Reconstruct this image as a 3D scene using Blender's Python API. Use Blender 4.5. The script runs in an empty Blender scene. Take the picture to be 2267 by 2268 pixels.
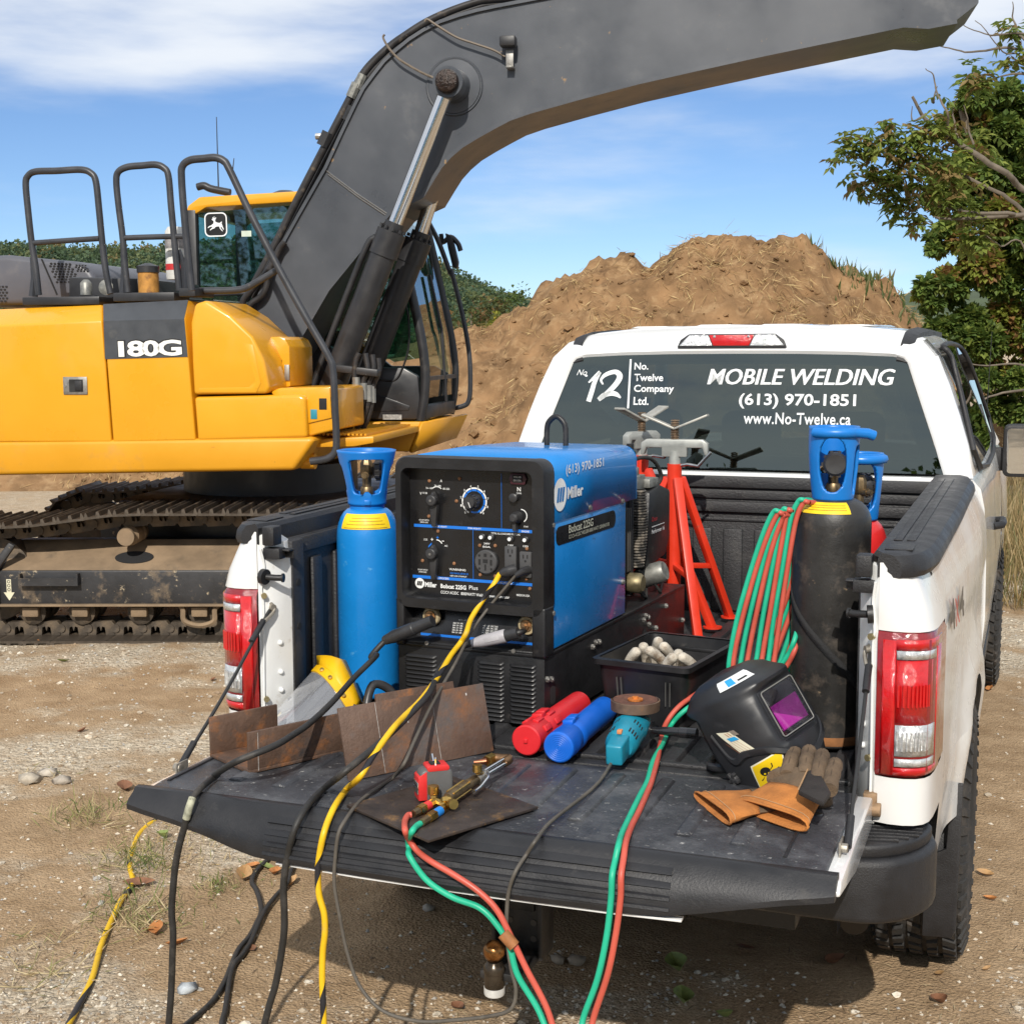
import bpy, bmesh, math, random
from mathutils import Vector, Matrix, Quaternion, noise
R = math.radians
PI = math.pi
scene = bpy.context.scene
C = scene.collection
random.seed(7)

# ------------------------------------------------------------------ camera, world, sun
cam_d = bpy.data.cameras.new('camera')
cam_o = bpy.data.objects.new('camera', cam_d)
C.objects.link(cam_o)
YAW, PITCH, ROLL = 0.3613, 0.1178, -0.0042
cam_o.matrix_world = (Matrix.Translation((1.1065, -3.1342, 1.8819)) @ Matrix.Rotation(YAW, 4, 'Z')
                      @ Matrix.Rotation(PI / 2 - PITCH, 4, 'X') @ Matrix.Rotation(ROLL, 4, 'Z'))
cam_d.sensor_fit = 'HORIZONTAL'
cam_d.sensor_width = 36
cam_d.lens = 36 * 3061.43 / 2267
cam_d.clip_end = 5000
scene.camera = cam_o
scene.view_settings.view_transform = 'Standard'
scene.view_settings.look = 'None'
scene.view_settings.exposure = 0.15
scene.view_settings.gamma = 1.0
scene.cycles.max_bounces = 8
scene.cycles.transparent_max_bounces = 16

TO_SUN = Vector((0.33, -1.34, 1.0)).normalized()
SUN_EL = math.asin(TO_SUN.z)
world = bpy.data.worlds.new('World')
scene.world = world
world.use_nodes = True
wt = world.node_tree
wn, wl = wt.nodes, wt.links
wn.clear()
sky = wn.new('ShaderNodeTexSky')
sky.sky_type = 'NISHITA'
sky.sun_disc = False
sky.sun_elevation = SUN_EL
sky.sun_rotation = math.atan2(TO_SUN.x, TO_SUN.y)
sky.air_density = 0.85
sky.dust_density = 0.0
sky.altitude = 600
sky.ozone_density = 3.5
tc = wn.new('ShaderNodeTexCoord')
mp = wn.new('ShaderNodeMapping')
mp.inputs['Scale'].default_value = (2.2, 2.2, 11.0)
mp.inputs['Location'].default_value = (0.35, 0.0, 0.25)
wl.new(tc.outputs['Generated'], mp.inputs['Vector'])
cn = wn.new('ShaderNodeTexNoise')
cn.inputs['Scale'].default_value = 1.6
cn.inputs['Detail'].default_value = 7
cn.inputs['Roughness'].default_value = 0.52
wl.new(mp.outputs['Vector'], cn.inputs['Vector'])
sep = wn.new('ShaderNodeSeparateXYZ')
wl.new(tc.outputs['Generated'], sep.inputs[0])
band = wn.new('ShaderNodeMapRange')
band.interpolation_type = 'SMOOTHSTEP'
band.inputs['From Min'].default_value = 0.13
band.inputs['From Max'].default_value = 0.25
band.inputs['To Min'].default_value = -0.08
band.inputs['To Max'].default_value = 0.30
wl.new(sep.outputs['Z'], band.inputs['Value'])
ad = wn.new('ShaderNodeMath')
ad.operation = 'ADD'
wl.new(cn.outputs['Fac'], ad.inputs[0])
wl.new(band.outputs['Result'], ad.inputs[1])
cm = wn.new('ShaderNodeMapRange')
cm.interpolation_type = 'SMOOTHSTEP'
cm.inputs['From Min'].default_value = 0.44
cm.inputs['From Max'].default_value = 0.86
cm.inputs['To Max'].default_value = 0.92
wl.new(ad.outputs[0], cm.inputs['Value'])
mixc = wn.new('ShaderNodeMix')
mixc.data_type = 'RGBA'
mixc.inputs['B'].default_value = (8.2, 8.6, 9.1, 1)
wl.new(cm.outputs['Result'], mixc.inputs['Factor'])
tint = wn.new('ShaderNodeMix')
tint.data_type = 'RGBA'
tint.blend_type = 'MULTIPLY'
tint.inputs['Factor'].default_value = 1.0
tint.inputs['B'].default_value = (0.80, 0.88, 1.0, 1)
wl.new(sky.outputs['Color'], tint.inputs['A'])
wl.new(tint.outputs['Result'], mixc.inputs['A'])
bg = wn.new('ShaderNodeBackground')
bg.inputs['Strength'].default_value = 0.100
wl.new(mixc.outputs['Result'], bg.inputs['Color'])
wo = wn.new('ShaderNodeOutputWorld')
wl.new(bg.outputs[0], wo.inputs['Surface'])

sun_d = bpy.data.lights.new('sun', 'SUN')
sun_d.energy = 4.0
sun_d.angle = R(0.55)
sun_d.color = (1.0, 0.94, 0.85)
sun_o = bpy.data.objects.new('sun', sun_d)
C.objects.link(sun_o)
sun_o.rotation_euler = TO_SUN.to_track_quat('Z', 'Y').to_euler()

# ------------------------------------------------------------------ materials
MATS = {}
def M(name, col, rough=0.5, metal=0.0, var=0.12, vs=9.0, dirt=None, bump=0.0, bs=60.0, coat=0.0,
      spec=0.5, rv=0.12, alpha=1.0, emit=0.0, dirt2=None):
    if name in MATS:
        return MATS[name]
    m = bpy.data.materials.new(name)
    m.use_nodes = True
    t = m.node_tree
    n, l = t.nodes, t.links
    b = n['Principled BSDF']
    co = n.new('ShaderNodeTexCoord')
    def tex(scale, detail=5, rgh=0.6):
        x = n.new('ShaderNodeTexNoise')
        x.inputs['Scale'].default_value = scale
        x.inputs['Detail'].default_value = detail
        x.inputs['Roughness'].default_value = rgh
        l.new(co.outputs['Object'], x.inputs['Vector'])
        return x
    def rng(src, a, c, lo=0.0, hi=1.0):
        x = n.new('ShaderNodeMapRange')
        x.inputs['From Min'].default_value = a
        x.inputs['From Max'].default_value = c
        x.inputs['To Min'].default_value = lo
        x.inputs['To Max'].default_value = hi
        l.new(src, x.inputs['Value'])
        return x.outputs['Result']
    def mix(f, a, c):
        x = n.new('ShaderNodeMix')
        x.data_type = 'RGBA'
        if f is not None:
            l.new(f, x.inputs['Factor'])
        for s, k in ((a, 'A'), (c, 'B')):
            if isinstance(s, tuple):
                x.inputs[k].default_value = (s[0], s[1], s[2], 1)
            else:
                l.new(s, x.inputs[k])
        return x.outputs['Result']
    n1 = tex(vs)
    lo = tuple(max(0, c * (1 - var)) for c in col)
    hi = tuple(min(1, c * (1 + var)) for c in col)
    c = mix(rng(n1.outputs['Fac'], 0.3, 0.7), lo, hi)
    rough_s = rng(n1.outputs['Fac'], 0.3, 0.7, max(0.02, rough - rv), min(1, rough + rv))
    for d in (dirt, dirt2):
        if d:
            n2 = tex(d[2], 8, 0.68)
            thr = 0.72 - 0.5 * d[1]
            f = rng(n2.outputs['Fac'], thr, thr + d[3] if len(d) > 3 else thr + 0.14)
            c = mix(f, c, d[0])
            r2 = n.new('ShaderNodeMix')
            l.new(f, r2.inputs['Factor'])
            l.new(rough_s, r2.inputs[2])
            r2.inputs[3].default_value = 0.85
            rough_s = r2.outputs[0]
    l.new(c, b.inputs['Base Color'])
    l.new(rough_s, b.inputs['Roughness'])
    b.inputs['Metallic'].default_value = metal
    b.inputs['Specular IOR Level'].default_value = spec
    b.inputs['Coat Weight'].default_value = coat
    b.inputs['Coat Roughness'].default_value = 0.06
    b.inputs['Alpha'].default_value = alpha
    if bump:
        n3 = tex(bs, 6, 0.65)
        bu = n.new('ShaderNodeBump')
        bu.inputs['Strength'].default_value = min(1, bump)
        bu.inputs['Distance'].default_value = 0.01 * max(1, bump)
        l.new(n3.outputs['Fac'], bu.inputs['Height'])
        l.new(bu.outputs['Normal'], b.inputs['Normal'])
    MATS[name] = m
    return m

def glass(name, tint, refl=1.0, rough=0.02, base=0.0, haze=0.0, gcol=(1, 1, 1)):
    if name in MATS:
        return MATS[name]
    m = bpy.data.materials.new(name)
    m.use_nodes = True
    t = m.node_tree
    n, l = t.nodes, t.links
    n.clear()
    o = n.new('ShaderNodeOutputMaterial')
    tr = n.new('ShaderNodeBsdfTransparent')
    tr.inputs['Color'].default_value = (*tint, 1)
    gl = n.new('ShaderNodeBsdfGlossy')
    gl.inputs['Roughness'].default_value = rough
    gl.inputs['Color'].default_value = (*gcol, 1)
    lw = n.new('ShaderNodeLayerWeight')
    lw.inputs['Blend'].default_value = 0.5
    fr = n.new('ShaderNodeMath')
    fr.operation = 'POWER'
    l.new(lw.outputs['Facing'], fr.inputs[0])
    fr.inputs[1].default_value = 5.0
    mu = n.new('ShaderNodeMath')
    mu.operation = 'MULTIPLY_ADD'
    mu.use_clamp = True
    l.new(fr.outputs[0], mu.inputs[0])
    mu.inputs[1].default_value = refl
    mu.inputs[2].default_value = 0.04 + base
    mx = n.new('ShaderNodeMixShader')
    l.new(mu.outputs[0], mx.inputs['Fac'])
    l.new(tr.outputs[0], mx.inputs[1])
    l.new(gl.outputs[0], mx.inputs[2])
    last = mx
    if haze:
        df = n.new('ShaderNodeBsdfDiffuse')
        df.inputs['Color'].default_value = (0.75, 0.77, 0.82, 1)
        last = n.new('ShaderNodeMixShader')
        last.inputs['Fac'].default_value = haze
        l.new(mx.outputs[0], last.inputs[1])
        l.new(df.outputs[0], last.inputs[2])
    l.new(last.outputs[0], o.inputs['Surface'])
    MATS[name] = m
    return m

TAN = (0.36, 0.27, 0.17)
MUD = (0.30, 0.22, 0.14)

# ------------------------------------------------------------------ mesh helpers
class MB:
    def __init__(s):
        s.v, s.f = [], []
    def add(s, vs, fs, mat=None):
        o = len(s.v)
        if mat is not None:
            vs = [mat @ Vector(p) for p in vs]
        s.v += [tuple(p) for p in vs]
        s.f += [tuple(i + o for i in f) for f in fs]
        return s
    def box(s, c, d, rz=0.0, m=None):
        x, y, z = d[0] / 2, d[1] / 2, d[2] / 2
        vs = [(-x, -y, -z), (x, -y, -z), (x, y, -z), (-x, y, -z), (-x, -y, z), (x, -y, z), (x, y, z), (-x, y, z)]
        fs = [(0, 3, 2, 1), (4, 5, 6, 7), (0, 1, 5, 4), (1, 2, 6, 5), (2, 3, 7, 6), (3, 0, 4, 7)]
        t = Matrix.Translation(c) @ (Matrix.Rotation(rz, 4, 'Z') if rz else Matrix.Identity(4))
        if m is not None:
            t = t @ m
        return s.add(vs, fs, t)
    def span(s, a, b):
        return s.box([(a[i] + b[i]) / 2 for i in range(3)], [abs(b[i] - a[i]) for i in range(3)])
    def bar(s, a, b, w, h=None, up=(0, 0, 1)):
        a, b = Vector(a), Vector(b)
        h = w if h is None else h
        d = (b - a)
        L = d.length
        d.normalize()
        u = Vector(up)
        x = d.cross(u)
        if x.length < 1e-4:
            x = d.cross(Vector((1, 0, 0)))
        x.normalize()
        u = x.cross(d)
        m = Matrix(((x.x, d.x, u.x, (a.x + b.x) / 2), (x.y, d.y, u.y, (a.y + b.y) / 2), (x.z, d.z, u.z, (a.z + b.z) / 2), (0, 0, 0, 1)))
        return s.box((0, 0, 0), (w, L, h), 0, m) if False else s.add(*_boxvf(w, L, h), m)
    def tube(s, pts, r, n=8, cap=True, closed=False):
        pts = [Vector(p) for p in pts]
        N = len(pts)
        rs = r if isinstance(r, (list, tuple)) else [r] * N
        vs, fs = [], []
        t0 = (pts[1] - pts[0]).normalized()
        u = t0.orthogonal().normalized()
        for i, p in enumerate(pts):
            if closed:
                t = (pts[(i + 1) % N] - pts[i - 1]).normalized()
            elif i == 0:
                t = t0
            elif i == N - 1:
                t = (pts[i] - pts[i - 1]).normalized()
            else:
                t = (pts[i + 1] - pts[i - 1]).normalized()
            u = (u - t * u.dot(t))
            if u.length < 1e-6:
                u = t.orthogonal()
            u.normalize()
            w = t.cross(u)
            for k in range(n):
                a = 2 * PI * k / n
                vs.append(p + (u * math.cos(a) + w * math.sin(a)) * rs[i])
        for i in range(N if closed else N - 1):
            j = (i + 1) % N
            for k in range(n):
                k2 = (k + 1) % n
                fs.append((i * n + k, i * n + k2, j * n + k2, j * n + k))
        if cap and not closed:
            fs.append(tuple(range(n - 1, -1, -1)))
            fs.append(tuple((N - 1) * n + k for k in range(n)))
        return s.add(vs, fs)
    def cyl(s, a, b, r, n=16, r2=None):
        return s.tube([a, b], [r, r if r2 is None else r2], n)
    def lathe(s, prof, n=24, m=None, cap=True):
        vs, fs = [], []
        for r, z in prof:
            for k in range(n):
                a = 2 * PI * k / n
                vs.append((r * math.cos(a), r * math.sin(a), z))
        for i in range(len(prof) - 1):
            for k in range(n):
                k2 = (k + 1) % n
                fs.append((i * n + k, i * n + k2, (i + 1) * n + k2, (i + 1) * n + k))
        if cap:
            fs.append(tuple(range(n - 1, -1, -1)))
            fs.append(tuple((len(prof) - 1) * n + k for k in range(n)))
        return s.add(vs, fs, m)
    def prism(s, pts, t0, t1, ax='y', m=None):
        # 2D outline extruded along an axis: 'y' -> (x,z), 'x' -> (y,z), 'z' -> (x,y)
        def P(p, t):
            return (p[0], t, p[1]) if ax == 'y' else (t, p[0], p[1]) if ax == 'x' else (p[0], p[1], t)
        n = len(pts)
        vs = [P(p, t0) for p in pts] + [P(p, t1) for p in pts]
        fs = [tuple(range(n)), tuple(range(2 * n - 1, n - 1, -1))]
        fs += [(i, (i + 1) % n, n + (i + 1) % n, n + i) for i in range(n)]
        return s.add(vs, fs, m)
    def loft(s, secs, closed=True, cap=True, m=None):
        n = len(secs[0])
        vs = [p for q in secs for p in q]
        fs = []
        for i in range(len(secs) - 1):
            for k in range(n if closed else n - 1):
                k2 = (k + 1) % n
                fs.append((i * n + k, i * n + k2, (i + 1) * n + k2, (i + 1) * n + k))
        if cap and closed:
            fs.append(tuple(range(n - 1, -1, -1)))
            fs.append(tuple((len(secs) - 1) * n + k for k in range(n)))
        return s.add(vs, fs, m)
    def ball(s, c, r, n=10, sc=(1, 1, 1)):
        prof = [(max(1e-4, r * math.sin(PI * i / n)), -r * math.cos(PI * i / n)) for i in range(n + 1)]
        return s.lathe(prof, 2 * n, Matrix.Translation(c) @ Matrix.Diagonal((*sc, 1)))
    def quad(s, a, b, c, d):
        return s.add([a, b, c, d], [(0, 1, 2, 3)])

def _boxvf(w, L, h):
    x, y, z = w / 2, L / 2, h / 2
    return ([(-x, -y, -z), (x, -y, -z), (x, y, -z), (-x, y, -z), (-x, -y, z), (x, -y, z), (x, y, z), (-x, y, z)],
            [(0, 3, 2, 1), (4, 5, 6, 7), (0, 1, 5, 4), (1, 2, 6, 5), (2, 3, 7, 6), (3, 0, 4, 7)])

def obj(name, mb, mat, parent=None, bevel=0.0, seg=2, smooth=35, solid=0.0, sub=0, mw=None):
    me = bpy.data.meshes.new(name)
    me.from_pydata(mb.v, [], mb.f)
    bm = bmesh.new()
    bm.from_mesh(me)
    bmesh.ops.recalc_face_normals(bm, faces=bm.faces)
    if bevel:
        ed = [e for e in bm.edges if len(e.link_faces) == 2 and e.calc_face_angle(0) > 0.4]
        bmesh.ops.bevel(bm, geom=ed, offset=bevel, offset_type='OFFSET', segments=seg, profile=0.5, affect='EDGES', clamp_overlap=True)
    bm.to_mesh(me)
    bm.free()
    if smooth:
        me.shade_smooth()
        me.set_sharp_from_angle(angle=R(smooth))
    me.materials.append(mat)
    o = bpy.data.objects.new(name, me)
    C.objects.link(o)
    if parent is not None:
        o.parent = parent
    if mw is not None:
        o.matrix_basis = mw
    if solid:
        md = o.modifiers.new('solid', 'SOLIDIFY')
        md.thickness = solid
        md.offset = -1
    if sub:
        md = o.modifiers.new('sub', 'SUBSURF')
        md.levels = md.render_levels = sub
    return o

def thing(name, label, cat, loc=(0, 0, 0), rz=0.0, group=None):
    o = bpy.data.objects.new(name, None)
    C.objects.link(o)
    o.location = loc
    o.rotation_euler = (0, 0, rz)
    return tag(o, label, cat, group)

def tag(o, label, cat, group=None):
    o['label'] = label
    o['category'] = cat
    if group:
        o['group'] = group
    return o

def kind(o, k):
    o['kind'] = k
    return o

def dup(root, loc=None, rot=None, label=None):
    r = root.copy()
    C.objects.link(r)
    if loc is not None:
        r.location = loc
    if rot is not None:
        r.rotation_euler = rot
    if label:
        r['label'] = label
    for ch in list(root.children):
        c = ch.copy()
        C.objects.link(c)
        c.parent = r
        for g in ch.children:
            d = g.copy()
            C.objects.link(d)
            d.parent = c
    return r

def frame(o, x, y):
    # matrix with origin o, local x along x, local y along y, z = x cross y
    x = Vector(x).normalized()
    y = Vector(y)
    z = x.cross(y).normalized()
    y = z.cross(x)
    return Matrix(((x.x, y.x, z.x, o[0]), (x.y, y.y, z.y, o[1]), (x.z, y.z, z.z, o[2]), (0, 0, 0, 1)))

def text(name, s, mat, parent, mw, w, h=None, shear=0.0, bold=0.0, spacing=1.0, ext=0.0):
    # lettering as a thin flat mesh; local x = writing direction, y = up; lower left corner at mw's origin, w wide and h high
    cu = bpy.data.curves.new(name, 'FONT')
    cu.body = s
    cu.size = 1.0
    cu.shear = shear
    cu.offset = bold
    cu.space_character = spacing
    cu.resolution_u = 3
    cu.extrude = 0.0
    t = bpy.data.objects.new(name + '_t', cu)
    C.objects.link(t)
    dg = bpy.context.evaluated_depsgraph_get()
    me = bpy.data.meshes.new_from_object(t.evaluated_get(dg))
    bpy.data.objects.remove(t)
    bpy.data.curves.remove(cu)
    xs = [v.co.x for v in me.vertices]
    ys = [v.co.y for v in me.vertices]
    x0, y0 = min(xs), min(ys)
    sx = w / max(1e-6, max(xs) - x0)
    sy = sx if h is None else h / max(1e-6, max(ys) - y0)
    for v in me.vertices:
        v.co = ((v.co.x - x0) * sx, (v.co.y - y0) * sy, 0)
    me.materials.clear()
    me.materials.append(mat)
    me.name = name
    o = bpy.data.objects.new(name, me)
    C.objects.link(o)
    o.parent = parent
    o.matrix_basis = mw
    return o

def spl(pts, k=8, closed=False):
    # Catmull-Rom through the points
    P = [Vector(p) for p in pts]
    N = len(P)
    out = []
    for i in range(N if closed else N - 1):
        if closed:
            a, b, c, d = P[i - 1], P[i], P[(i + 1) % N], P[(i + 2) % N]
        else:
            b, c = P[i], P[i + 1]
            a = P[i - 1] if i > 0 else b + (b - c)
            d = P[i + 2] if i + 2 < N else c + (c - b)
        for j in range(k):
            t = j / k
            out.append(0.5 * ((2 * b) + (c - a) * t + (2 * a - 5 * b + 4 * c - d) * t * t + (3 * b - a - 3 * c + d) * t ** 3))
    if not closed:
        out.append(P[-1])
    return out

def rrect(w, h, r, k=4, cx=0.0, cy=0.0):
    out = []
    for sx, sy, a0 in ((1, 1, 0), (-1, 1, 90), (-1, -1, 180), (1, -1, 270)):
        for i in range(k + 1):
            a = R(a0 + 90 * i / k)
            out.append((cx + sx * (w / 2 - r) + r * math.cos(a), cy + sy * (h / 2 - r) + r * math.sin(a)))
    return out

def nz(x, y, z=0.0, o=4):
    return noise.fractal((x, y, z), 1.0, 2.0, o)

def slab(name, pts, t0, t1, ax, mat, parent, bevel=0.0, **k):
    return obj(name, MB().prism(pts, t0, t1, ax), mat, parent, bevel, **k)

# ================================================================== ground, hill, mound, trees
RIGHT = Vector((0.9354, 0.3535, 0))
FWD = Vector((-0.3535, 0.9354, 0))
EYE = Vector((1.1065, -3.1342, 0))
def bgp(s, t, z=0.0):
    return EYE + RIGHT * s + FWD * t + Vector((0, 0, z))
def ground_z(x, y):
    d = Vector((x, y, 0)) - EYE
    s, t = d.dot(RIGHT), d.dot(FWD)
    z = 0.022 * nz(x * 0.7, y * 0.7, 3) + 0.008 * nz(x * 4, y * 4, 5, 3)
    f = min(1, max(0, (t - 30) / 60))
    z += f * 0.5 * nz(x * 0.03, y * 0.03, 9)
    # flatter where the truck stands
    k = max(0.0, 1 - max(abs(x) / 1.6, abs(y - 2.4) / 3.4))
    z *= 1 - min(1, 2 * k) * 0.7
    return z + 0.03 * min(1, max(0, (t - 5) / 3))

def gravel_f(x, y):
    # where the pale gravel lies: bands drawn out by wheels and tracks, bare soil under the truck
    d = Vector((x, y, 0)) - EYE
    s, t = d.dot(RIGHT), d.dot(FWD)
    g = 0.30 + 0.75 * nz(s * 0.32, t * 0.95, 41) + 0.45 * nz(s * 1.3, t * 1.6, 43) + 0.2 * nz(s * 6, t * 6, 44, 3)
    g -= 0.55 * math.exp(-((t - 7.2) / 0.55) ** 2) if s < 1.5 else 0
    k = max(abs(x + 0.1) / 1.25, abs(y - 2.6) / 2.4)
    g -= 0.9 * max(0, min(1, (1.15 - k) * 3))
    g -= 0.35 * max(0, min(1, (s - 0.6) * 2)) * max(0, min(1, (7 - t)))
    return max(0.0, min(1.0, g + 0.27))

def lines(dense_a, dense_b, step, far):
    o = []
    x = dense_a
    while x < dense_b:
        o.append(x)
        x += step
    s, x = step, dense_b
    while x < far:
        o.append(x)
        s *= 1.25
        x += s
    o.append(far)
    s, x = step, dense_a
    while x > -far:
        s *= 1.25
        x -= s
        o.insert(0, max(x, -far))
    return o
gx, gy = lines(-6.5, 4.0, 0.05, 900), lines(-2.0, 11.0, 0.05, 900)
mb = MB()
mb.v = [(x, y, ground_z(x, y)) for y in gy for x in gx]
nx = len(gx)
mb.f = [(j * nx + i, j * nx + i + 1, (j + 1) * nx + i + 1, (j + 1) * nx + i) for j in range(len(gy) - 1) for i in range(nx - 1)]

def ground_mat():
    m = bpy.data.materials.new('dirt_and_gravel')
    m.use_nodes = True
    t = m.node_tree
    n, l = t.nodes, t.links
    b = n['Principled BSDF']
    co = n.new('ShaderNodeTexCoord')
    def tex(sc, det=6, rgh=0.6):
        x = n.new('ShaderNodeTexNoise')
        x.inputs['Scale'].default_value = sc
        x.inputs['Detail'].default_value = det
        x.inputs['Roughness'].default_value = rgh
        l.new(co.outputs['Object'], x.inputs['Vector'])
        return x.outputs['Fac']
    def vor(sc, feat='F1'):
        x = n.new('ShaderNodeTexVoronoi')
        x.feature = feat
        x.inputs['Scale'].default_value = sc
        l.new(co.outputs['Object'], x.inputs['Vector'])
        return x
    def rng(src, a, c, lo=0.0, hi=1.0):
        x = n.new('ShaderNodeMapRange')
        x.inputs['From Min'].default_value = a
        x.inputs['From Max'].default_value = c
        x.inputs['To Min'].default_value = lo
        x.inputs['To Max'].default_value = hi
        l.new(src, x.inputs['Value'])
        return x.outputs['Result']
    def mix(f, a, c, ty='MIX'):
        x = n.new('ShaderNodeMix')
        x.data_type = 'RGBA'
        x.blend_type = ty
        if isinstance(f, float):
            x.inputs['Factor'].default_value = f
        else:
            l.new(f, x.inputs['Factor'])
        for s, k in ((a, 'A'), (c, 'B')):
            if isinstance(s, tuple):
                x.inputs[k].default_value = (*s, 1)
            else:
                l.new(s, x.inputs[k])
        return x.outputs['Result']
    def mth(op, a, c):
        x = n.new('ShaderNodeMath')
        x.operation = op
        for i, s in enumerate((a, c)):
            if isinstance(s, float):
                x.inputs[i].default_value = s
            else:
                l.new(s, x.inputs[i])
        return x.outputs[0]
    at = n.new('ShaderNodeAttribute')
    at.attribute_name = 'gravel'
    big = rng(mth('ADD', at.outputs['Fac'], mth('MULTIPLY', tex(7, 8, 0.7), 0.7)), 0.60, 1.0)
    dirt = mix(rng(tex(5, 8, 0.7), 0.3, 0.7), (0.285, 0.188, 0.104), (0.49, 0.350, 0.215))
    v1, v2 = vor(38), vor(95)
    st = mix(rng(v1.outputs['Color'], 0.0, 1.0), (0.36, 0.29, 0.205), (0.70, 0.62, 0.49))
    st2 = mix(rng(v2.outputs['Color'], 0.0, 1.0), (0.34, 0.265, 0.18), (0.66, 0.57, 0.44))
    grav = mix(rng(tex(11, 4), 0.42, 0.58), st, st2)
    edge = rng(v1.outputs['Distance'], 0.25, 0.75, 1.0, 0.55)
    col = mix(big, dirt, grav)
    fine = rng(tex(140, 3), 0.25, 0.75, 0.72, 1.22)
    x = n.new('ShaderNodeCombineColor')
    for i in range(3):
        l.new(fine, x.inputs[i])
    col = mix(1.0, col, x.outputs[0], 'MULTIPLY')
    l.new(col, b.inputs['Base Color'])
    b.inputs['Roughness'].default_value = 0.95
    b.inputs['Specular IOR Level'].default_value = 0.15
    h = mth('MULTIPLY', rng(v1.outputs['Distance'], 0.0, 0.7, 1.0, 0.0), big)
    h = mth('ADD', h, mth('MULTIPLY', rng(v2.outputs['Distance'], 0.0, 0.7, 1.0, 0.0), 0.45))
    h = mth('ADD', h, mth('MULTIPLY', tex(26, 9, 0.72), 1.5))
    bu = n.new('ShaderNodeBump')
    bu.inputs['Strength'].default_value = 0.8
    bu.inputs['Distance'].default_value = 0.016
    l.new(h, bu.inputs['Height'])
    l.new(bu.outputs['Normal'], b.inputs['Normal'])
    return m
gd_o = kind(obj('ground', mb, ground_mat(), smooth=180), 'structure')
ga = gd_o.data.attributes.new('gravel', 'FLOAT', 'POINT')
ga.data.foreach_set('value', [gravel_f(v[0], v[1]) if -9 < v[0] < 7 and -3 < v[1] < 16 else 0.45 for v in mb.v])

# ---- leaves and foliage
def leaf_mat(name, col, trans=0.35, rough=0.55):
    m = bpy.data.materials.new(name)
    m.use_nodes = True
    t = m.node_tree
    n, l = t.nodes, t.links
    b = n['Principled BSDF']
    at = n.new('ShaderNodeAttribute')
    at.attribute_name = 'tint'
    mx = n.new('ShaderNodeMix')
    mx.data_type = 'RGBA'
    mx.blend_type = 'MULTIPLY'
    mx.inputs['Factor'].default_value = 1
    mx.inputs['A'].default_value = (*col, 1)
    l.new(at.outputs['Color'], mx.inputs['B'])
    l.new(mx.outputs['Result'], b.inputs['Base Color'])
    b.inputs['Roughness'].default_value = rough
    b.inputs['Specular IOR Level'].default_value = 0.3
    tr = n.new('ShaderNodeBsdfTranslucent')
    l.new(mx.outputs['Result'], tr.inputs['Color'])
    ms = n.new('ShaderNodeMixShader')
    ms.inputs['Fac'].default_value = trans
    l.new(b.outputs[0], ms.inputs[1])
    l.new(tr.outputs[0], ms.inputs[2])
    l.new(ms.outputs[0], n['Material Output'].inputs['Surface'])
    return m

class Leaves:
    def __init__(s):
        s.v, s.f, s.c = [], [], []
    def leaf(s, p, d, up, L, W, col):
        # a folded leaf of two quads, pointing along d
        d = d.normalized()
        x = d.cross(up)
        if x.length < 1e-3:
            x = d.orthogonal()
        x.normalize()
        u = x.cross(d)
        o = len(s.v)
        s.v += [p, p + d * L * 0.45 + x * W * 0.5 + u * W * 0.22, p + d * L, p + d * L * 0.45 - x * W * 0.5 + u * W * 0.22]
        s.f += [(o, o + 1, o + 2), (o, o + 2, o + 3)]
        s.c += [col] * 4
    def cloud(s, c, r, n, L, pal, W=0.7, sq=1.0, rnd=random):
        for _ in range(n):
            d = Vector((rnd.gauss(0, 1), rnd.gauss(0, 1), rnd.gauss(0, 1) * sq)).normalized()
            k = rnd.random() ** 0.45
            p = Vector(c) + Vector((d.x * r, d.y * r, d.z * r * sq)) * k
            o = (d + Vector((rnd.gauss(0, .5), rnd.gauss(0, .5), rnd.gauss(-.25, .5)))).normalized()
            up = Vector((rnd.gauss(0, .4), rnd.gauss(0, .4), 1))
            a = rnd.choice(pal)
            f = rnd.uniform(0.75, 1.25)
            q = L * rnd.uniform(0.6, 1.25)
            s.leaf(p, o, up, q, q * W, (a[0] * f, a[1] * f, a[2] * f, 1))
    def build(s, name, mat, parent=None):
        me = bpy.data.meshes.new(name)
        me.from_pydata([tuple(p) for p in s.v], [], s.f)
        ca = me.color_attributes.new('tint', 'FLOAT_COLOR', 'POINT')
        ca.data.foreach_set('color', [x for q in s.c for x in q])
        me.materials.append(mat)
        o = bpy.data.objects.new(name, me)
        C.objects.link(o)
        if parent:
            o.parent = parent
        return o

LEAF = leaf_mat('leaf_green', (0.95, 0.95, 0.95), 0.45)
BARK = M('bark', (0.16, 0.125, 0.09), 0.9, var=0.35, vs=14, bump=0.8, bs=40)
GREENS = [(0.060, 0.100, 0.024), (0.090, 0.140, 0.030), (0.048, 0.080, 0.026), (0.12, 0.16, 0.032)]
YELLOWS = [(0.22, 0.22, 0.03), (0.30, 0.25, 0.03), (0.16, 0.19, 0.03)]
OLIVE = [(0.085, 0.10, 0.03), (0.12, 0.115, 0.035), (0.07, 0.085, 0.028), (0.16, 0.10, 0.04)]

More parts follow.
